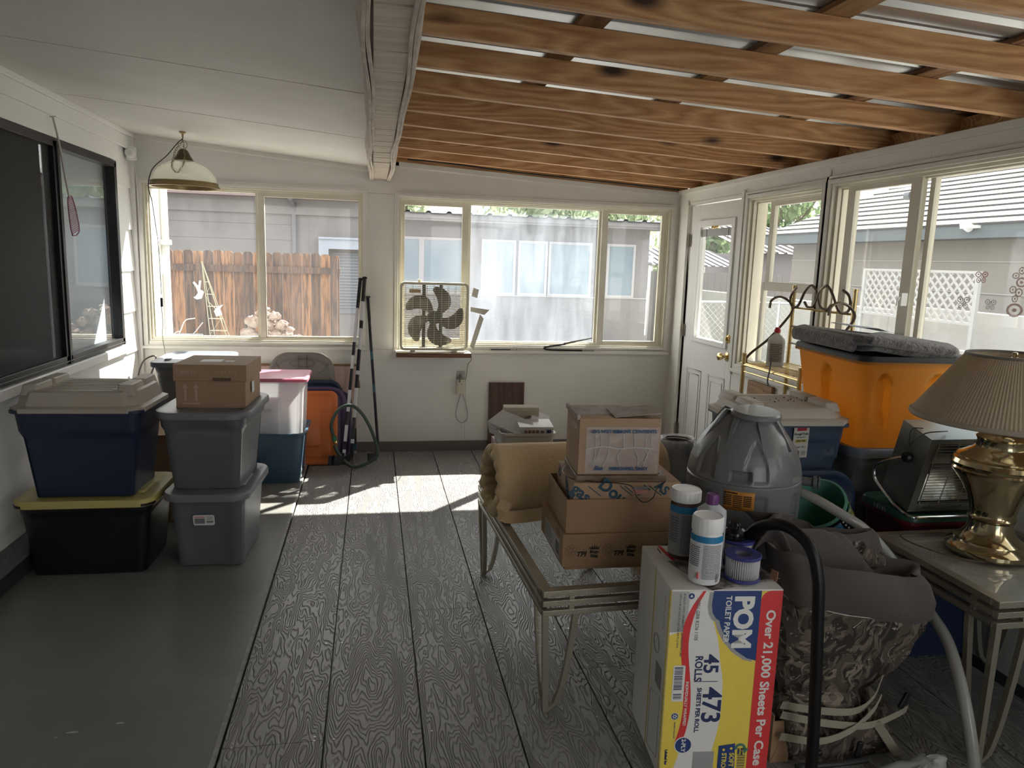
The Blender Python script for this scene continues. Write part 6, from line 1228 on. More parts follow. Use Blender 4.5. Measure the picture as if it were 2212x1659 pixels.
mb.M = fr3(((pr_r(.53)+.0024)*cos(toc-.17), (pr_r(.53)+.0024)*sin(toc-.17), .533), (-sin(toc-.19), cos(toc-.19), 0), (0, 0, 1)); mb.text('WARNING', .0085, Matrix.Identity(4), bold=.0003, sx=1.1)
mb.build('warning_text', mat('sticker_ink', (.03, .015, .01), .6), lbp)
mb = MB()
for i in range(6):
    for j in range(4): a = toc+.62+i*.075; z = .30-j*.028-(i % 2)*.004; r = pr_r(z); cu = V((cos(a), sin(a), 0)); tg = V((-sin(a), cos(a), 0)); p_ = cu*r+V((0, 0, z)); mb.box(-.0045, -.0012, -.009, .0045, .0012, .009, fr3(p_, tg*1+V((0, 0, .25)), cu))
mb.build('vent_holes', BLACK, pp)
def fitting(a, z, up, nm_):
    mb = MB(); cu = V((cos(a), sin(a), up)).normalized(); b0 = V((pr_r(z)*cos(a), pr_r(z)*sin(a), z))-cu*.01
    mb.cyl(b0, b0+cu*.05, .026, n=18); mb.cyl(b0+cu*.03, b0+cu*.042, .033, n=18); mb.cyl(b0+cu*.052, b0+cu*.075, .029, n=10); mb.cyl(b0+cu*.075, b0+cu*.10, .021, n=16); mb.build(nm_, mat('fitting_grey', (.10, .105, .11), .4), pp, bevel=.002); return ec+b0+cu*.09
fitting(toc+1.15, .36, .0, 'lower_valve'); p_ = ec
mb = MB(); a = toc+1.0; cu = V((cos(a), sin(a), 0)); tg = V((-sin(a), cos(a), 0)); b0 = cu*(pr_r(.33))+V((0, 0, .33)); mb.cyl(b0, b0+cu*.05, .030, n=16); mb.box(-.018, -.05, 0, .018, .05, .02, fr3(b0+cu*.05, tg+V((0, 0, .5)), V((0, 0, 1)))); mb.build('valve_handle', mat('fitting_grey'), pp, bevel=.003)
mb = MB(); a = toc+1.55; cu = V((cos(a), sin(a), 0)); b0 = cu*(pr_r(.55)-.01)+V((0, 0, .55)); mb.cyl(b0, b0+cu*.045, .016, n=14); mb.cyl(b0+cu*.045, b0+cu*.058, .025, n=18); mb.cyl(b0+cu*.062, b0+cu*.07, .023, n=18); mb.build('upper_fitting', mat('fitting_grey'), pp, bevel=.0015)

# clear hose from the pump to the floor, black ribbed hose in front
HOSE = mat('milky_hose', (.50, .50, .47), .25, trans=.4, coat=.5)
t = thing('pool_hose', 'milky translucent hose arching from the pump over the camouflage seat to the floor', 'hose', (0, 0, 0))
mb = MB(); mb.tube([(1.50, 2.40, .735), (1.555, 2.30, .715), (1.615, 2.22, .68), (1.665, 2.19, .65), (1.72, 2.17, .60), (1.78, 2.13, .52), (1.805, 2.03, .44), (1.800, 1.91, .38), (1.775, 1.82, .315), (1.752, 1.745, .235), (1.757, 1.705, .12), (1.762, 1.690, .045)], .0175, n=14); mb.build('hose_tube', HOSE, t)
mb = MB(); mb.cyl((1.762, 1.685, .05), (1.764, 1.68, .004), .024, n=16); mb.build('hose_cuff', mat('fitting_grey'), t, bevel=.002)
t = thing('ribbed_hose', 'black ribbed vacuum hose curving up beside the toilet paper case', 'hose', (0, 0, 0)); PT = spline([V(p) for p in [(1.155, 2.06, .66), (1.17, 2.00, .735), (1.195, 1.90, .775), (1.225, 1.82, .745), (1.240, 1.785, .66), (1.248, 1.775, .52), (1.258, 1.77, .34), (1.268, 1.768, .16), (1.272, 1.767, .012)]], 40, False)
mb = MB(); nP = len(PT); mb.tube(PT, lambda u: .0165+(.0013 if int(u*(nP-1)) % 2 else -.0003), n=16, sub=0); mb.build('hose_tube', mat('black_rubber', (.006, .006, .007), .4, spec=.3), t, sharp=180)

# ------------------------------------------------------------------ brass lamp
lm = thing('table_lamp', 'brass urn table lamp with a pleated taupe shade on the end table', 'lamp', (2.135, 2.135, .562)); LB = mat('polished_antique_brass', (.50, .42, .27), .12, 1)
mb = MB(); mb.lathe([(0, 0), (.128, 0), (.134, .008), (.134, .020), (.122, .028), (.112, .040), (.110, .046), (.092, .056), (.078, .075), (.070, .095), (.068, .115)], 64); mb.build('foot', LB, lm)
mb = MB(); mb.lathe([(.068, .115), (.074, .122), (.076, .128), (.072, .134), (.070, .14), (.074, .16), (.086, .20), (.106, .24), (.128, .27), (.142, .288), (.146, .298), (.142, .305), (.146, .310), (.148, .318), (.142, .332), (.132, .338), (.134, .343), (.124, .350), (.112, .354), (.100, .362), (.088, .368), (.078, .378), (.076, .40), (.080, .408), (.082, .412), (.074, .420), (.05, .428), (.0, .43)], 72, cap0=True); mb.build('urn_body', LB, lm)
mb = MB(); mb.cyl((0, 0, .43), (0, 0, .70), .006, n=10); mb.cyl((0, 0, .46), (0, 0, .53), .016, n=14); mb.lathe([(0, .70), (.01, .70), (.008, .706), (0, .708)], 12); mb.tube([(.0, .0, .46), (.05, 0, .50), (.06, 0, .58), (.02, 0, .68), (0, 0, .685), (-.02, 0, .68), (-.06, 0, .58), (-.05, 0, .50), (0, 0, .46)], .002, n=5); mb.build('stem_and_harp', LB, lm)
SHM = mat('pleated_taupe', (.60, .50, .37), .8, trans=.35); NP = 150
mb = MB(); mb.lathe([(.292, .475), (.286, .487), (.145, .690), (.140, .695), (.137, .690), (.277, .487), (.285, .475)], NP*4, fn=lambda a, z, r: r+(.0032*abs(((a*NP/(2*pi)) % 1)-.5)*2 if r > .139 else 0)); mb.build('shade', SHM, lm, sharp=180)
mb = MB(); mb.lathe([(.293, .470), (.297, .474), (.297, .484), (.292, .488), (.288, .484), (.288, .474), (.293, .470)], 80); mb.build('shade_hem', mat('hem_taupe', (.34, .29, .23), .7), lm); mb = MB(); mb.lathe([(.141, .690), (.148, .692), (.146, .700), (.138, .700), (.137, .692)], 64); mb.build('shade_collar', mat('collar_dark', (.16, .14, .12), .6), lm)
t = MB(); t.tube([(2.02, 2.19, .58), (1.99, 2.22, .60), (1.985, 2.28, .72), (1.97, 2.26, .86), (1.96, 2.24, .95), (1.97, 2.22, 1.02)], .003, n=5); t.cur = 0
o = MB().tube([(2.03, 2.03, .5665), (1.95, 2.10, .5665), (1.90, 2.22, .568), (1.92, 2.30, .568), (2.02, 2.31, .568), (2.10, 2.30, .568)], .0028, n=6).build('lamp_cord', mat('brown_cord', (.12, .08, .05), .5)); tag(o, 'thin brown lamp cord lying on the end table behind the lamp', 'cord')
# ------------------------------------------------------------------ toilet paper case in the foreground
pom = thing('toilet_paper_case', 'tall yellow, white and red toilet paper case standing on its end in the foreground', 'box', (1.0265, 2.029, 0), rad(-6.0))
PW_, PD_, PH_ = .334, .338, .603
WC = mat('carton_white', (.74, .74, .72), .5); YC_ = mat('carton_yellow', (.86, .68, .10), .5, var=(40, (.80, .62, .08), .5)); RC = mat('carton_red', (.70, .045, .05), .45); BC = mat('carton_blue', (.02, .055, .20), .45); GC = mat('carton_grey', (.36, .36, .37), .5); DKT = mat('carton_text', (.02, .035, .12), .5); GT = mat('carton_grey_text', (.20, .20, .21), .6); WT = mat('carton_white_print', (.78, .78, .76), .5); GN = mat('carton_green', (.08, .22, .15), .5)
mb = MB(); mb.box(-PW_/2, -PD_/2, 0, PW_/2, PD_/2, PH_); mb.build('carton_body', WC, pom, bevel=.003)
F = fr3((-PW_/2, -PD_/2-.0003, PH_), (1, 0, 0), (0, 0, 1))    # face frame: x across, y up (negative down), z towards viewer
FT = fr3((0, 0, 0), (0, -1, 0), (1, 0, 0))                    # lettering turned to read downwards
def face(name, m, polys, off=.0004):
    mb = MB(); mb.M = F
    for p in polys: mb.prism([(a, -b) for a, b in p], off-.0003, off)
    return mb.build(name, m, pom)
def arc(cx, cy, r, a0, a1, n=10): return [(cx+r*cos(rad(a0+(a1-a0)*k/n)), cy+r*sin(rad(a0+(a1-a0)*k/n))) for k in range(n+1)]
W0, H0 = PW_-.002, PH_-.002
face('yellow_field', YC_, [[(.002, .004), (W0, .004), (W0, H0), (.002, H0)]], .0004)
# white swoosh
L1 = [(.100, .004), (.075, .05), (.062, .10), (.058, .16), (.062, .22), (.072, .29), (.078, .35), (.076, .42), (.062, .50), (.045, .56), (.04, H0)]
R1 = [(.150, .004), (.120, .06), (.135, .11), (.150, .16), (.160, .22), (.172, .28), (.176, .36), (.172, .43), (.160, .50), (.152, .55), (.17, H0)]
for i in range(len(L1)-1): pass
mb = MB(); mb.M = F; pl_, pr_ = spline([V((a, -b, 0)) for a, b in L1], 5, False), spline([V((a, -b, 0)) for a, b in R1], 5, False)
mb.add([(p.x, p.y, .0006) for p in pl_]+[(p.x, p.y, .0006) for p in pr_], [(i, i+1, len(pl_)+i+1, len(pl_)+i) for i in range(len(pl_)-1)]); mb.cur = 0
mb.build('white_swoosh', WT, pom)
mb = MB(); mb.M = F; mb.box(.003, -.13, .0004, .055, -.004, .0006); mb.add([(.003, -.004, .0006), (.098, -.004, .0006), (.060, -.12, .0006), (.003, -.14, .0006)], [(0, 3, 2, 1)]); mb.build('white_corner', WT, pom)
S1 = [(.098, .003), (.072, .05), (.056, .10), (.050, .15), (.052, .20), (.060, .26), (.067, .32), (.069, .38), (.062, .44), (.052, .48)]
mb = MB(); mb.M = F; sp_ = spline([V((a, -b, 0)) for a, b in S1], 6, False); n_ = len(sp_)
mb.add([(p.x-.010*min(1, .4+i/20), p.y, .0008) for i, p in enumerate(sp_)]+[(p.x+.012*min(1, .4+i/20), p.y, .0008) for i, p in enumerate(sp_)], [(i, i+1, n_+i+1, n_+i) for i in range(n_-1)]); mb.build('red_stripe', RC, pom)
bl_ = [(.125, .003)]+[(.268, .003), (.268, .222), (.240, .214), (.205, .190), (.175, .155), (.155, .118), (.148, .095), (.137, .088), (.126, .07), (.122, .045)]
g_ = [(a-.012, b+.004) for a, b in bl_]; face('grey_swoosh', GC, [g_], .0008); face('blue_shape', BC, [bl_], .0010)
face('red_band', RC, [arc(.300, .035, .032, 180, 270, 8)+[(W0, .003), (W0, H0), (.268, H0)]], .0012)
def tx(mb, s, size, u, v, al='LEFT', **k): mb.text(s, size, F @ Matrix.Translation((u, -v, .0014)) @ FT, align=al, **k)
PARTS7 = []
def tp(m, s, size, u, v, **k): mb = MB(); tx(mb, s, size, u, v, **k); mb.build('printed_text', m, pom)
tp(WT, 'Over 21,000 Sheets Per Case', .0385, .300, .062, bold=.0010, sx=1.09); tp(WT, 'POM', .078, .216, .018, bold=.0035, sx=1.0); tp(WT, 'TOILET PAPER', .0235, .171, .018, bold=.0005, sx=.97); tp(WT, 'INDIVIDUALLY WRAPPED', .0125, .066, .285, bold=.0002)
tp(DKT, '45', .062, .132, .200, bold=.0012); tp(DKT, 'ROLLS', .031, .096, .204, bold=.0006, sx=.92); tp(DKT, '473', .080, .142, .305, bold=.0015, sx=.98); tp(DKT, 'SHEETS PER ROLL', .0185, .104, .306, bold=.0004); mb = MB(); mb.M = F; mb.box(.086, -.2875, .0012, .158, -.2855, .0014); mb.build('divider_line', DKT, pom)
tp(DKT, 'Labeled for', .011, .018, .505, bold=.0005)
tp(GT, '10021 GBB R236 1105', .0145, .082, .022); tp(GT, '45 ROLLS • 2-PLY • 473 SHEETS • 21,285 SHEETS PER CASE', .0078, .040, .010); tp(GT, '4 IN X 4 IN (10.1cm x 10.1cm) 2,365 SQ FT (219m²)', .0078, .028, .010); tp(GT, 'Flushable & Septic Safe', .0058, .038, .415)
mb = MB(); mb.M = F; mb.prism([(a, -b) for a, b in arc(.060, .0, 0, 0, 1, 1)] if False else [(p[0]+.040, p[1]-.292) for p in rrect(.036, .115, .004, 0, 4)], .0008, .0012); mb.build('barcode_panel', WT, pom)
mb = MB(); mb.M = F; random.seed(6); v = .240
while v < .343:
    t_ = random.choice((.0010, .0018, .0028));
    if not (.312 < v < .322): mb.box(.026, -v-t_, .0012, .051, -v, .0015)
    v += t_+random.choice((.0012, .002))
mb.build('barcode', DKT, pom)
for (cx, cy, r, ) in ((.068, .492, .0275), (.036, .397, .0115), (.060, .018, .0105)): mb = MB(); mb.M = F; mb.prism([(cx+r*cos(k*pi/16), -cy+r*sin(k*pi/16)) for k in range(32)], .0010, .0016); mb.build('badge_ring', WT, pom)
for (cx, cy, r, ) in ((.068, .492, .0245), (.036, .397, .0100), (.060, .018, .0090)): mb = MB(); mb.M = F; mb.prism([(cx+r*cos(k*pi/16), -cy+r*sin(k*pi/16)) for k in range(32)], .0016, .0019); mb.build('badge_disc', BC, pom)
mb = MB(); mb.text('2-PLY', .0175, F @ Matrix.Translation((.068, -.492, .0022)) @ FT, bold=.0005); mb.M = F
for k in range(6): a = k*pi/3; mb.prism([(.036+.0075*cos(a)*q1-.0018*sin(a)*q2, -.397+.0075*sin(a)*q1+.0018*cos(a)*q2) for q1, q2 in ((.3, -1), (1, -.6), (1, .8), (.4, 1))], .0019, .0022)
mb.prism([(.0555, -.021), (.0645, -.021), (.060, -.0125)], .0019, .0022); mb.build('badge_print', WT, pom)
mb = MB(); mb.M = F; mb.prism([(a, -b) for a, b in [(.178, .497), (.228, .490), (.232, .600), (.178, .600)]], .0012, .0016); mb.build('blue_tab', BC, pom)
mb = MB(); mb.text('SOFT', .020, F @ Matrix.Translation((.219, -.520, .0019)) @ FT, align='LEFT', bold=.0005); mb.text('STRONG', .020, F @ Matrix.Translation((.196, -.520, .0019)) @ FT, align='LEFT', bold=.0005); mb.M = F
for u_, v_ in ((.217, .506), (.194, .510)): mb.prism([(u_+.0042*cos(k*pi/6), -v_+.0042*sin(k*pi/6)) for k in range(12)], .0016, .0019)
mb.build('tab_lettering', YC_, pom)
mb = MB(); mb.M = F; mb.prism([(a, -b) for a, b in arc(.245, .508, .018, 170, 370, 10)+arc(.245, .508, .010, 370, 170, 10)], .0012, .0016); mb.prism([(a, -b) for a, b in ((.252, .505), (.272, .508), (.258, .525))], .0012, .0016); mb.build('green_arrow', GN, pom)
mb = MB(); mb.text('SCAN', .0085, F @ Matrix.Translation((.250, -.506, .0019)) @ FT, align='LEFT', bold=.0003); mb.text('HERE', .0085, F @ Matrix.Translation((.240, -.506, .0019)) @ FT, align='LEFT', bold=.0003); mb.M = F; [mb.box(.238, -.530-k*.003, .0012, .262, -.5285-k*.003-(.0008 if k % 3 else 0), .0016) for k in range(16)]; mb.build('scan_print', DKT, pom)
mb = MB(); mb.M = F; mb.box(.10, -.585, .0006, .165, -.515, .0009); mb.build('pictured_roll', GC, pom)
# left side: seam, faint print
SF = fr3((-PW_/2-.0003, PD_/2, PH_), (0, -1, 0), (0, 0, 1)); mb = MB(); mb.M = SF
mb.box(PD_*.52, -PH_, 0, PD_*.52+.0025, 0, .0005); mb.build('flap_seam', mat('seam_dark', (.10, .085, .04), .8), pom)
mb = MB(); mb.M = SF; mb.box(PD_-.012, -PH_+.004, 0, PD_-.001, -.004, .0006); mb.box(PD_*.52+.003, -PH_+.004, .0, PD_*.52+.008, -.004, .0006); mb.build('yellow_edge', YC_, pom)
mb = MB(); mb.M = SF; [mb.box(.24, -.275-k*.006, 0, .30, -.272-k*.006, .0006) for k in range(12)]; mb.tube([(.232+.030*cos(a), -.22+.030*sin(a), .0004) for a in [k*pi/12 for k in range(24)]], .0006, n=4, closed=True, sub=0); mb.tube([(.232+.024*cos(a), -.22+.024*sin(a), .0004) for a in [k*pi/12 for k in range(24)]], .0004, n=4, closed=True, sub=0)
for k in range(9): mb.box(.285+.004*(k % 2), -.05-k*.012, 0, .287+.004*(k % 2), -.042-k*.012, .0004)
mb.tube([(.20, -.39, .0004), (.30, -.36, .0004), (.30, -.56, .0004), (.20, -.58, .0004)], .0006, n=4, closed=True, sub=0); mb.build('grey_side_print', GT, pom)
mb = MB(); mb.M = fr3((-PW_/2, PD_/2, PH_+.0003), (1, 0, 0), (0, -1, 0)) @ Matrix.Scale(-1, 4, (0, 0, 1)); mb.M = Matrix.Translation((-PW_/2, -PD_/2, PH_+.0002))
mb.ribbon([(.055, .33, .0004), (.07, .22, .0004), (.095, .15, .0004), (.13, .10, .0004)], .012, .0004, wdir=(1, .4, 0)); mb.build('top_red_line', RC, pom)
mb = MB(); mb.M = Matrix.Translation((-PW_/2+.03, -PD_/2+.20, PH_+.0006)) @ Matrix.Rotation(rad(-90), 4, 'Z'); mb.text('ROLLS', .016, Matrix.Translation((.02, .05, 0))); mb.text('Georgia-Pacific', .007, Matrix.Translation((-.09, .015, 0))); mb.build('top_lettering', DKT, pom)
TOPZ = PH_
mg = thing('magazine', 'open creased magazine page under the bottles on the toilet paper case', 'magazine', (1.045, 2.0, TOPZ+.0012), rad(12)); mb = MB()
mb.grid(lambda u, v: (-.115+.25*u, -.12+.22*v, .0012+.002*max(0, noise.noise(V((u*4, v*4, 2))))), 16, 16); o = mb.build('page', mat('magazine_photo', (.30, .28, .26), .4, var=(26, (.06, .055, .05), 1, .42, .58)), mg); o.modifiers.new('s', 'SOLIDIFY').thickness = .0012
BZ = TOPZ+.0055
def label_lines(mb, r, z0, z1, a0, a1, n, c, base=0, ratio=.5, seed=1):
    random.seed(seed); dz = (z1-z0)/n
    for k in range(n):
        z = z0+k*dz; a = a0
        while a < a1-.04:
            l_ = random.uniform(.04, .11); e_ = min(a1, a+l_); vs = []
            for q in range(4): aa = a+(e_-a)*q/3; vs += [((r)*cos(aa), (r)*sin(aa), z), ((r)*cos(aa), (r)*sin(aa), z+dz*ratio)]
            mb.add(vs, [(0, 2, 3, 1), (2, 4, 5, 3), (4, 6, 7, 5)]); a = e_+.018
def bottle(label, x, y, r, h, body, capc, band, cap_r, cap_h, neck=True, text=True, shoulder=.02):
    t = thing('chemical_bottle', label, 'bottle', (x, y, BZ), group='pool chemical bottles on the toilet paper case'); tc_ = atan2(-y, -x)
    mb = MB(); hb_ = h-cap_h; mb.lathe([(0, 0), (r*.95, 0), (r, .004), (r, hb_-shoulder), (r*.97, hb_-shoulder*.6), (cap_r*.95, hb_), (0, hb_)], 48); b_ = mb.build('bottle_body', body, t)
    mb = MB(); mb.lathe([(cap_r, hb_-.004), (cap_r*1.02, hb_), (cap_r*1.02, h-.006), (cap_r*.93, h), (cap_r*.90, h-.001), (cap_r*.88, h-.002), (0, h-.002)], 60, fn=lambda a, z, q: q+(.0005*sin(a*40) if q > cap_r*.98 else 0)); mb.build('cap', capc, t)
    if band:
        mb = MB(); ro = r+.0008; mb.lathe([(ro, .012), (ro, band[0])], 48); mb.cur = 1; mb.lathe([(ro+.0002, band[0]), (ro+.0002, band[1])], 48); l_ = mb.build('label', [band[2], band[3]], t)
        mb = MB(); label_lines(mb, ro+.0006, .02, band[0]-.004, tc_-.15, tc_+1.15, 24, None, seed=3); label_lines(mb, ro+.0006, .055, band[0]-.01, tc_-1.2, tc_-.35, 10, None, seed=5)
        for k in range(9): a = tc_+.75+k*.03; mb.add([((ro+.0007)*cos(a), (ro+.0007)*sin(a), .010), ((ro+.0007)*cos(a+.015), (ro+.0007)*sin(a+.015), .010), ((ro+.0007)*cos(a+.015), (ro+.0007)*sin(a+.015), .034), ((ro+.0007)*cos(a), (ro+.0007)*sin(a), .034)], [(0, 1, 2, 3)])
        mb.build('fine_print', mat('fine_print_grey', (.13, .13, .16), .6), l_)
    return t
WBOT = mat('white_bottle', (.80, .81, .83), .35); LBW = mat('label_paper', (.72, .73, .76), .4); CYB = mat('cyan_band', (.02, .20, .42), .4)
t = bottle('white chemical bottle with a bright blue band, nearest the camera on the case', .962, 1.925, .0455, .200, WBOT, WBOT, (.128, .147, LBW, CYB), .0445, .042)
mb = MB(); mb.M = fr3((.0466*cos(-2.4), .0466*sin(-2.4), .028), (sin(2.4)*-1*-1, -cos(2.4)*-1*-1, 0), (0, 0, 1)); mb.prism([(.011*cos(k*pi/4+.39), .011*sin(k*pi/4+.39)) for k in range(8)], -.0004, .0008); mb.build('red_stop_mark', RC, t)
bottle('brown chemical bottle with a white cap and blue band, behind the other bottles', .973, 2.112, .0445, .222, mat('brown_bottle', (.085, .04, .022), .25), WBOT, (.150, .172, mat('label_dull', (.30, .30, .31), .5), CYB), .047, .034, shoulder=.010)
bottle('frosted white bottle with a purple cap between the other two bottles', 1.018, 2.018, .0445, .232, mat('frosted_bottle', (.60, .64, .68), .35, trans=.3, bump=(160, .5, .003)), mat('purple_cap', (.13, .035, .16), .4), None, .0185, .030, shoulder=.034)
FB = mat('filter_blue', (.045, .05, .22), .45); FP = mat('filter_pleat', (.50, .50, .52), .8)
def cartridge(label, x, y):
    t = thing('filter_cartridge', label, 'filter', (x, y, BZ), group='pool filter cartridges'); h_ = .078; NPL = 46
    mb = MB(); mb.lathe([(.030, .006), (.047, .006), (.047, h_-.006), (.030, h_-.006)], NPL*4, fn=lambda a, z, r: r+(.0035*(abs(((a*NPL/(2*pi)+.25*sin(z*90)) % 1)-.5)*4-1) if r > .04 else 0)); mb.build('pleated_paper', FP, t, sharp=180)
    for z in (0, h_-.009): mb = MB(); mb.lathe([(.024, z), (.052, z), (.053, z+.003), (.053, z+.007), (.051, z+.009), (.027, z+.009), (.024, z+.006), (.024, z)], 56); mb.build('end_cap', FB, t)
    mb = MB(); mb.lathe([(.0245, .004), (.0245, h_-.004), (.0225, h_-.004), (.0225, .004), (.0245, .004)], 30); mb.build('core', mat('filter_core', (.18, .18, .22), .5), t); return t
cartridge('blue-ended pleated filter cartridge at the front corner of the case', 1.083, 1.925); cartridge('blue-ended pleated filter cartridge behind, carrying a black cap', 1.128, 2.045)
o = thing('plastic_stopper', 'glossy black fluted cap resting on the rear filter cartridge', 'cap', (1.112, 2.045, BZ+.0785)); mb = MB(); mb.lathe([(0, 0), (.036, 0), (.038, .006), (.034, .012), (.038, .016), (.037, .024), (.030, .030), (.024, .034), (.022, .044), (.016, .050), (0, .052)], 48, fn=lambda a, z, r: r+(.0012*sin(a*10) if z > .026 else 0)); mb.build('fluted_body', mat('gloss_black', (.006, .006, .008), .12), o)
o = MB().box(-.0015, -.012, 0, .0015, .012, .030).build('wood_chip', mat('chip_wood', (.30, .15, .09), .7)); tag(o, 'small splinter of wood standing at the right corner of the case', 'splinter', loc=(1.176, 1.905, TOPZ+.001), rot=(0, rad(8), rad(20)))
c = thing('cardboard_carton', 'opened brown carton flap sticking out behind the toilet paper case', 'box', (1.225, 1.99, 0), rad(-4)); mb = MB(); mb.box(0, -.09, 0, .004, .10, .16); mb.box(-.0, -.09, 0, .06, -.086, .14); mb.build('flap', CARD, c, bevel=.001)

# ------------------------------------------------------------------ folded camouflage seat
def camo():
    m = bpy.data.materials.new('reed_camouflage'); m.use_nodes = True; t = m.node_tree; b = t.nodes['Principled BSDF']; b.inputs['Roughness'].default_value = .85
    tc = N(t, 'ShaderNodeTexCoord'); n0 = N(t, 'ShaderNodeTexNoise', Scale=3.2, Detail=3); L(t, tc.outputs['Object'], n0.inputs['Vector'])
    sc = N(t, 'ShaderNodeVectorMath', operation='SCALE'); sc.inputs['Scale'].default_value = 1.1; L(t, n0.outputs['Color'], sc.inputs[0]); ad = N(t, 'ShaderNodeVectorMath', operation='ADD'); L(t, tc.outputs['Object'], ad.inputs[0]); L(t, sc.outputs[0], ad.inputs[1])
    prev = None
    for i, (scale, rot, colr, th) in enumerate((((40, 5, 9), .5, (.075, .058, .045), .48), ((7, 34, 30), 1.1, (.135, .11, .085), .55), ((52, 9, 7), 2.3, (.22, .185, .15), .61), ((14, 60, 50), .2, (.34, .30, .25), .66))):
        mp = N(t, 'ShaderNodeMapping'); mp.inputs['Scale'].default_value = tuple(q*.62 for q in scale); mp.inputs['Rotation'].default_value = (rot, rot*.7, rot*1.3); L(t, ad.outputs[0], mp.inputs[0]); n = N(t, 'ShaderNodeTexNoise', Scale=1, Detail=3, Roughness=.55); L(t, mp.outputs[0], n.inputs['Vector'])
        r = N(t, 'ShaderNodeMapRange'); r.inputs[1].default_value = th-.015; r.inputs[2].default_value = th+.02; L(t, n.outputs[0], r.inputs[0]); x = N(t, 'ShaderNodeMix', data_type='RGBA'); L(t, r.outputs[0], x.inputs[0])
        if prev: L(t, prev, x.inputs[6])
        else: x.inputs[6].default_value = (.022, .018, .014, 1)
        x.inputs[7].default_value = (*colr, 1); prev = x.outputs[2]
    L(t, prev, b.inputs['Base Color']); return m
CAMO = camo(); CUF = mat('brown_grey_cloth', (.062, .052, .048), .85, bump=(140, .3, .002), sheen=.2); STRAP = mat('khaki_webbing', (.36, .33, .26), .85, bump=(200, .3))
cs = thing('camouflage_seat', 'folded camouflage cloth seat with a brown cuff and khaki straps in the foreground', 'folding seat', (1.45, 1.97, 0))
def ringc(cx, cy, hw, hd, z, tilt=0, sd=0, amp=.012, n=64, p=2.6, fold=6):
    out = []
    for i in range(n):
        a = 2*pi*i/n; c, s = cos(a), sin(a); x = hw*abs(c)**(2/p)*(1 if c > 0 else -1); y = hd*abs(s)**(2/p)*(1 if s > 0 else -1); k = 1+amp/hd*noise.noise(V((c*2, s*2, sd+z*6)))+amp*.5/hd*sin(a*fold+z*20)
        out.append((cx+x*k, cy+y*k, z-tilt*x+.006*noise.noise(V((c*3, s*3, sd+5)))))
    return out
TL = .2
R_ = [(.20, -.065, .155, .075), (.25, -.04, .19, .09), (.31, -.01, .22, .105), (.37, .015, .243, .115), (.43, .03, .260, .12), (.50, .035, .268, .122), (.52, .035, .264, .118)]
mb = MB(); mb.loft([ringc(cx+.02, .03, hw, hd, z-.0, TL, 1) for z, cx, hw, hd in R_], True, True); mb.build('upper_sling', CAMO, cs, sharp=80)
mb = MB(); mb.loft([ringc(.055, .03, .272, .127, .475, TL, 2, .008), ringc(.055, .03, .280, .135, .482, TL, 2, .008), ringc(.05, .03, .284, .138, .54, TL, 2, .010), ringc(.035, .035, .286, .135, .60, TL, 2, .016), ringc(.03, .04, .28, .128, .625, TL, 2, .02), ringc(.03, .04, .26, .110, .618, TL, 2, .02), ringc(.03, .04, .24, .09, .56, TL, 2, .01)], False, True); mb.build('cuff', CUF, cs, sharp=80)
mb = MB(); mb.loft([ringc(-.02, .10, .205, .07, .58, .22, 7, .02), ringc(-.03, .11, .215, .075, .64, .20, 7, .025, fold=4), ringc(-.05, .12, .195, .06, .695, .24, 7, .03, fold=3), ringc(-.06, .12, .165, .045, .705, .2, 7, .03, fold=3), ringc(-.05, .12, .13, .03, .65, .2, 7, .01)], False, True); mb.build('folded_back_cuff', CUF, cs, sharp=80)
mb = MB(); mb.loft([[(-.30+.13*u*1.0+.0+dx2, .02+.05*v, .66+.08*sin(pi*u)*(1 if v < .5 else .7)-.05*v) for v in (0, .33, .66, 1)] for u, dx2 in [(k/8, 0) for k in range(9)]], False, False, closed=False); o = mb.build('peaked_flap', CUF, cs, sharp=80); o.modifiers.new('s', 'SOLIDIFY').thickness = .004
mb = MB(); mb.loft([ringc(.10, .11, .07, .045, .575, .3, 9, .01), ringc(.14, .11, .075, .05, .60, .5, 9, .012), ringc(.16, .11, .055, .035, .625, .6, 9, .01)], True, True); mb.build('camo_gusset', CAMO, cs, sharp=80)
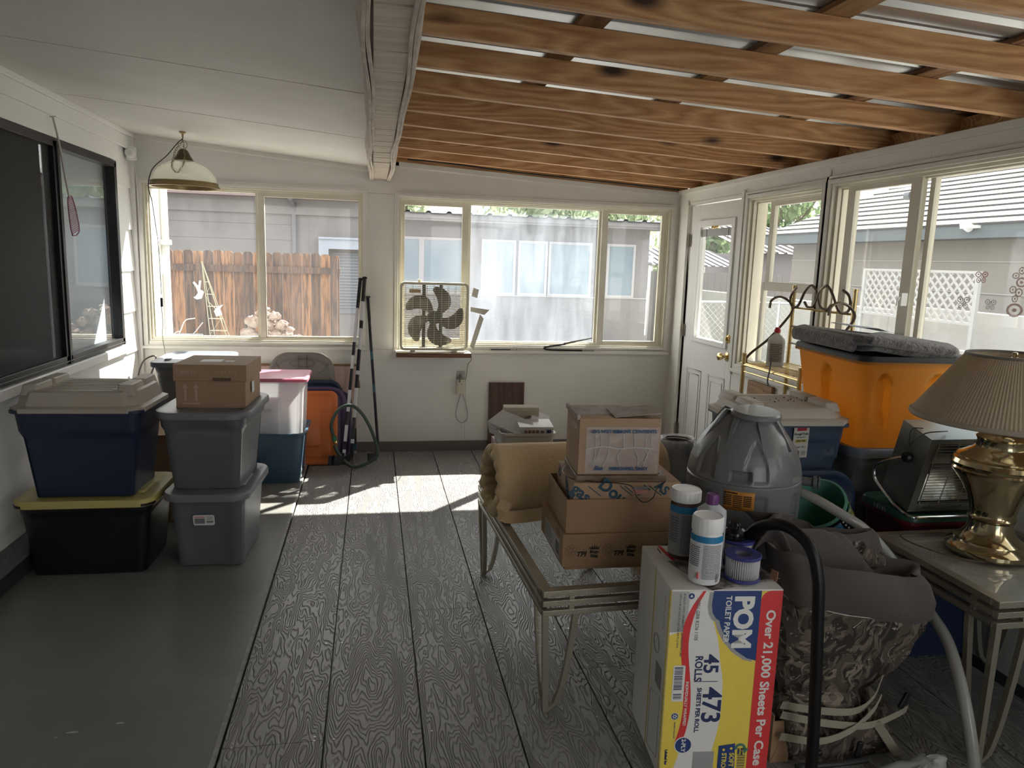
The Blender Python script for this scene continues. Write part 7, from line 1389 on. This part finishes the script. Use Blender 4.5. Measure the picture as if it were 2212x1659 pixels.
mb = MB(); mb.loft([ringc(-.0, .03, .235, .13, .004, 0, 4), ringc(.0, .03, .245, .14, .04, 0, 4, .015), ringc(-.005, .03, .235, .135, .10, .02, 4, .02), ringc(-.02, .03, .20, .12, .16, .05, 4, .02), ringc(-.03, .03, .165, .10, .215, .1, 4, .012)], True, True); mb.build('lower_bundle', CAMO, cs, sharp=80)
mb = MB(); mb.tube([(.27*abs(cos(a))**.8*(1 if cos(a) > 0 else -1)+.055, .03+.128*sin(a)*1.0, .478-TL*.27*cos(a)) for a in [k*2*pi/24 for k in range(24)]], .0016, n=4, closed=True, sub=2); mb.build('piping', mat('pale_piping', (.5, .48, .42), .7), cs)
F1 = -.1
for pts in ([(-.22, -.085, .205), (-.10, -.10, .185), (.02, -.100, .172), (.09, -.09, .20), (.13, -.075, .27)], [(-.22, -.09, .175), (-.08, -.115, .150), (.06, -.118, .132), (.17, -.105, .150), (.235, -.07, .145), (.26, -.02, .10)], [(-.22, -.095, .105), (-.10, -.120, .095), (.0, -.124, .125), (.08, -.110, .175), (.12, -.09, .21)], [(.09, -.118, .140), (.125, -.130, .09), (.17, -.134, .03)]):
    mb = MB(); mb.ribbon(pts, .028, .0025, wdir=(0, -.25, 1)); mb.build('khaki_strap', STRAP, cs)
for p_, r_2 in (((.205, -.088, .185), 25), ((.03, -.13, .06), 10), ((-.12, -.126, .055), 80)): mb = MB(); mb.box(-.009, -.006, -.028, .009, .006, .028, Matrix.Translation(p_) @ Matrix.Rotation(rad(r_2), 4, 'Y')); mb.build('buckle', BLACK, cs, bevel=.004)
mb = MB(); mb.tube([(-.19, -.145, .035), (-.05, -.15, .036), (.05, -.148, .038)], .009, n=8); mb.build('frame_bar', BLACK, cs)
mb = MB(); mb.loft([ringc(.0, 0, .085, .05, .004, 0, 11, .02, n=40), ringc(.01, .0, .10, .055, .03, -.25, 11, .03, n=40), ringc(.02, .0, .08, .045, .06, -.5, 11, .03, n=40), ringc(.045, .0, .045, .03, .085, -.6, 11, .02, n=40), ringc(.06, 0, .015, .01, .095, -.6, 11, .0, n=40)], True, True)
o = mb.build('plastic_bag', mat('white_bag_plastic', (.62, .65, .64), .35, trans=.4), sharp=80); tag(o, 'scrunched white plastic bag at the foot of the camouflage seat', 'bag', loc=(1.545, 1.715, 0), rot=(0, 0, 0))
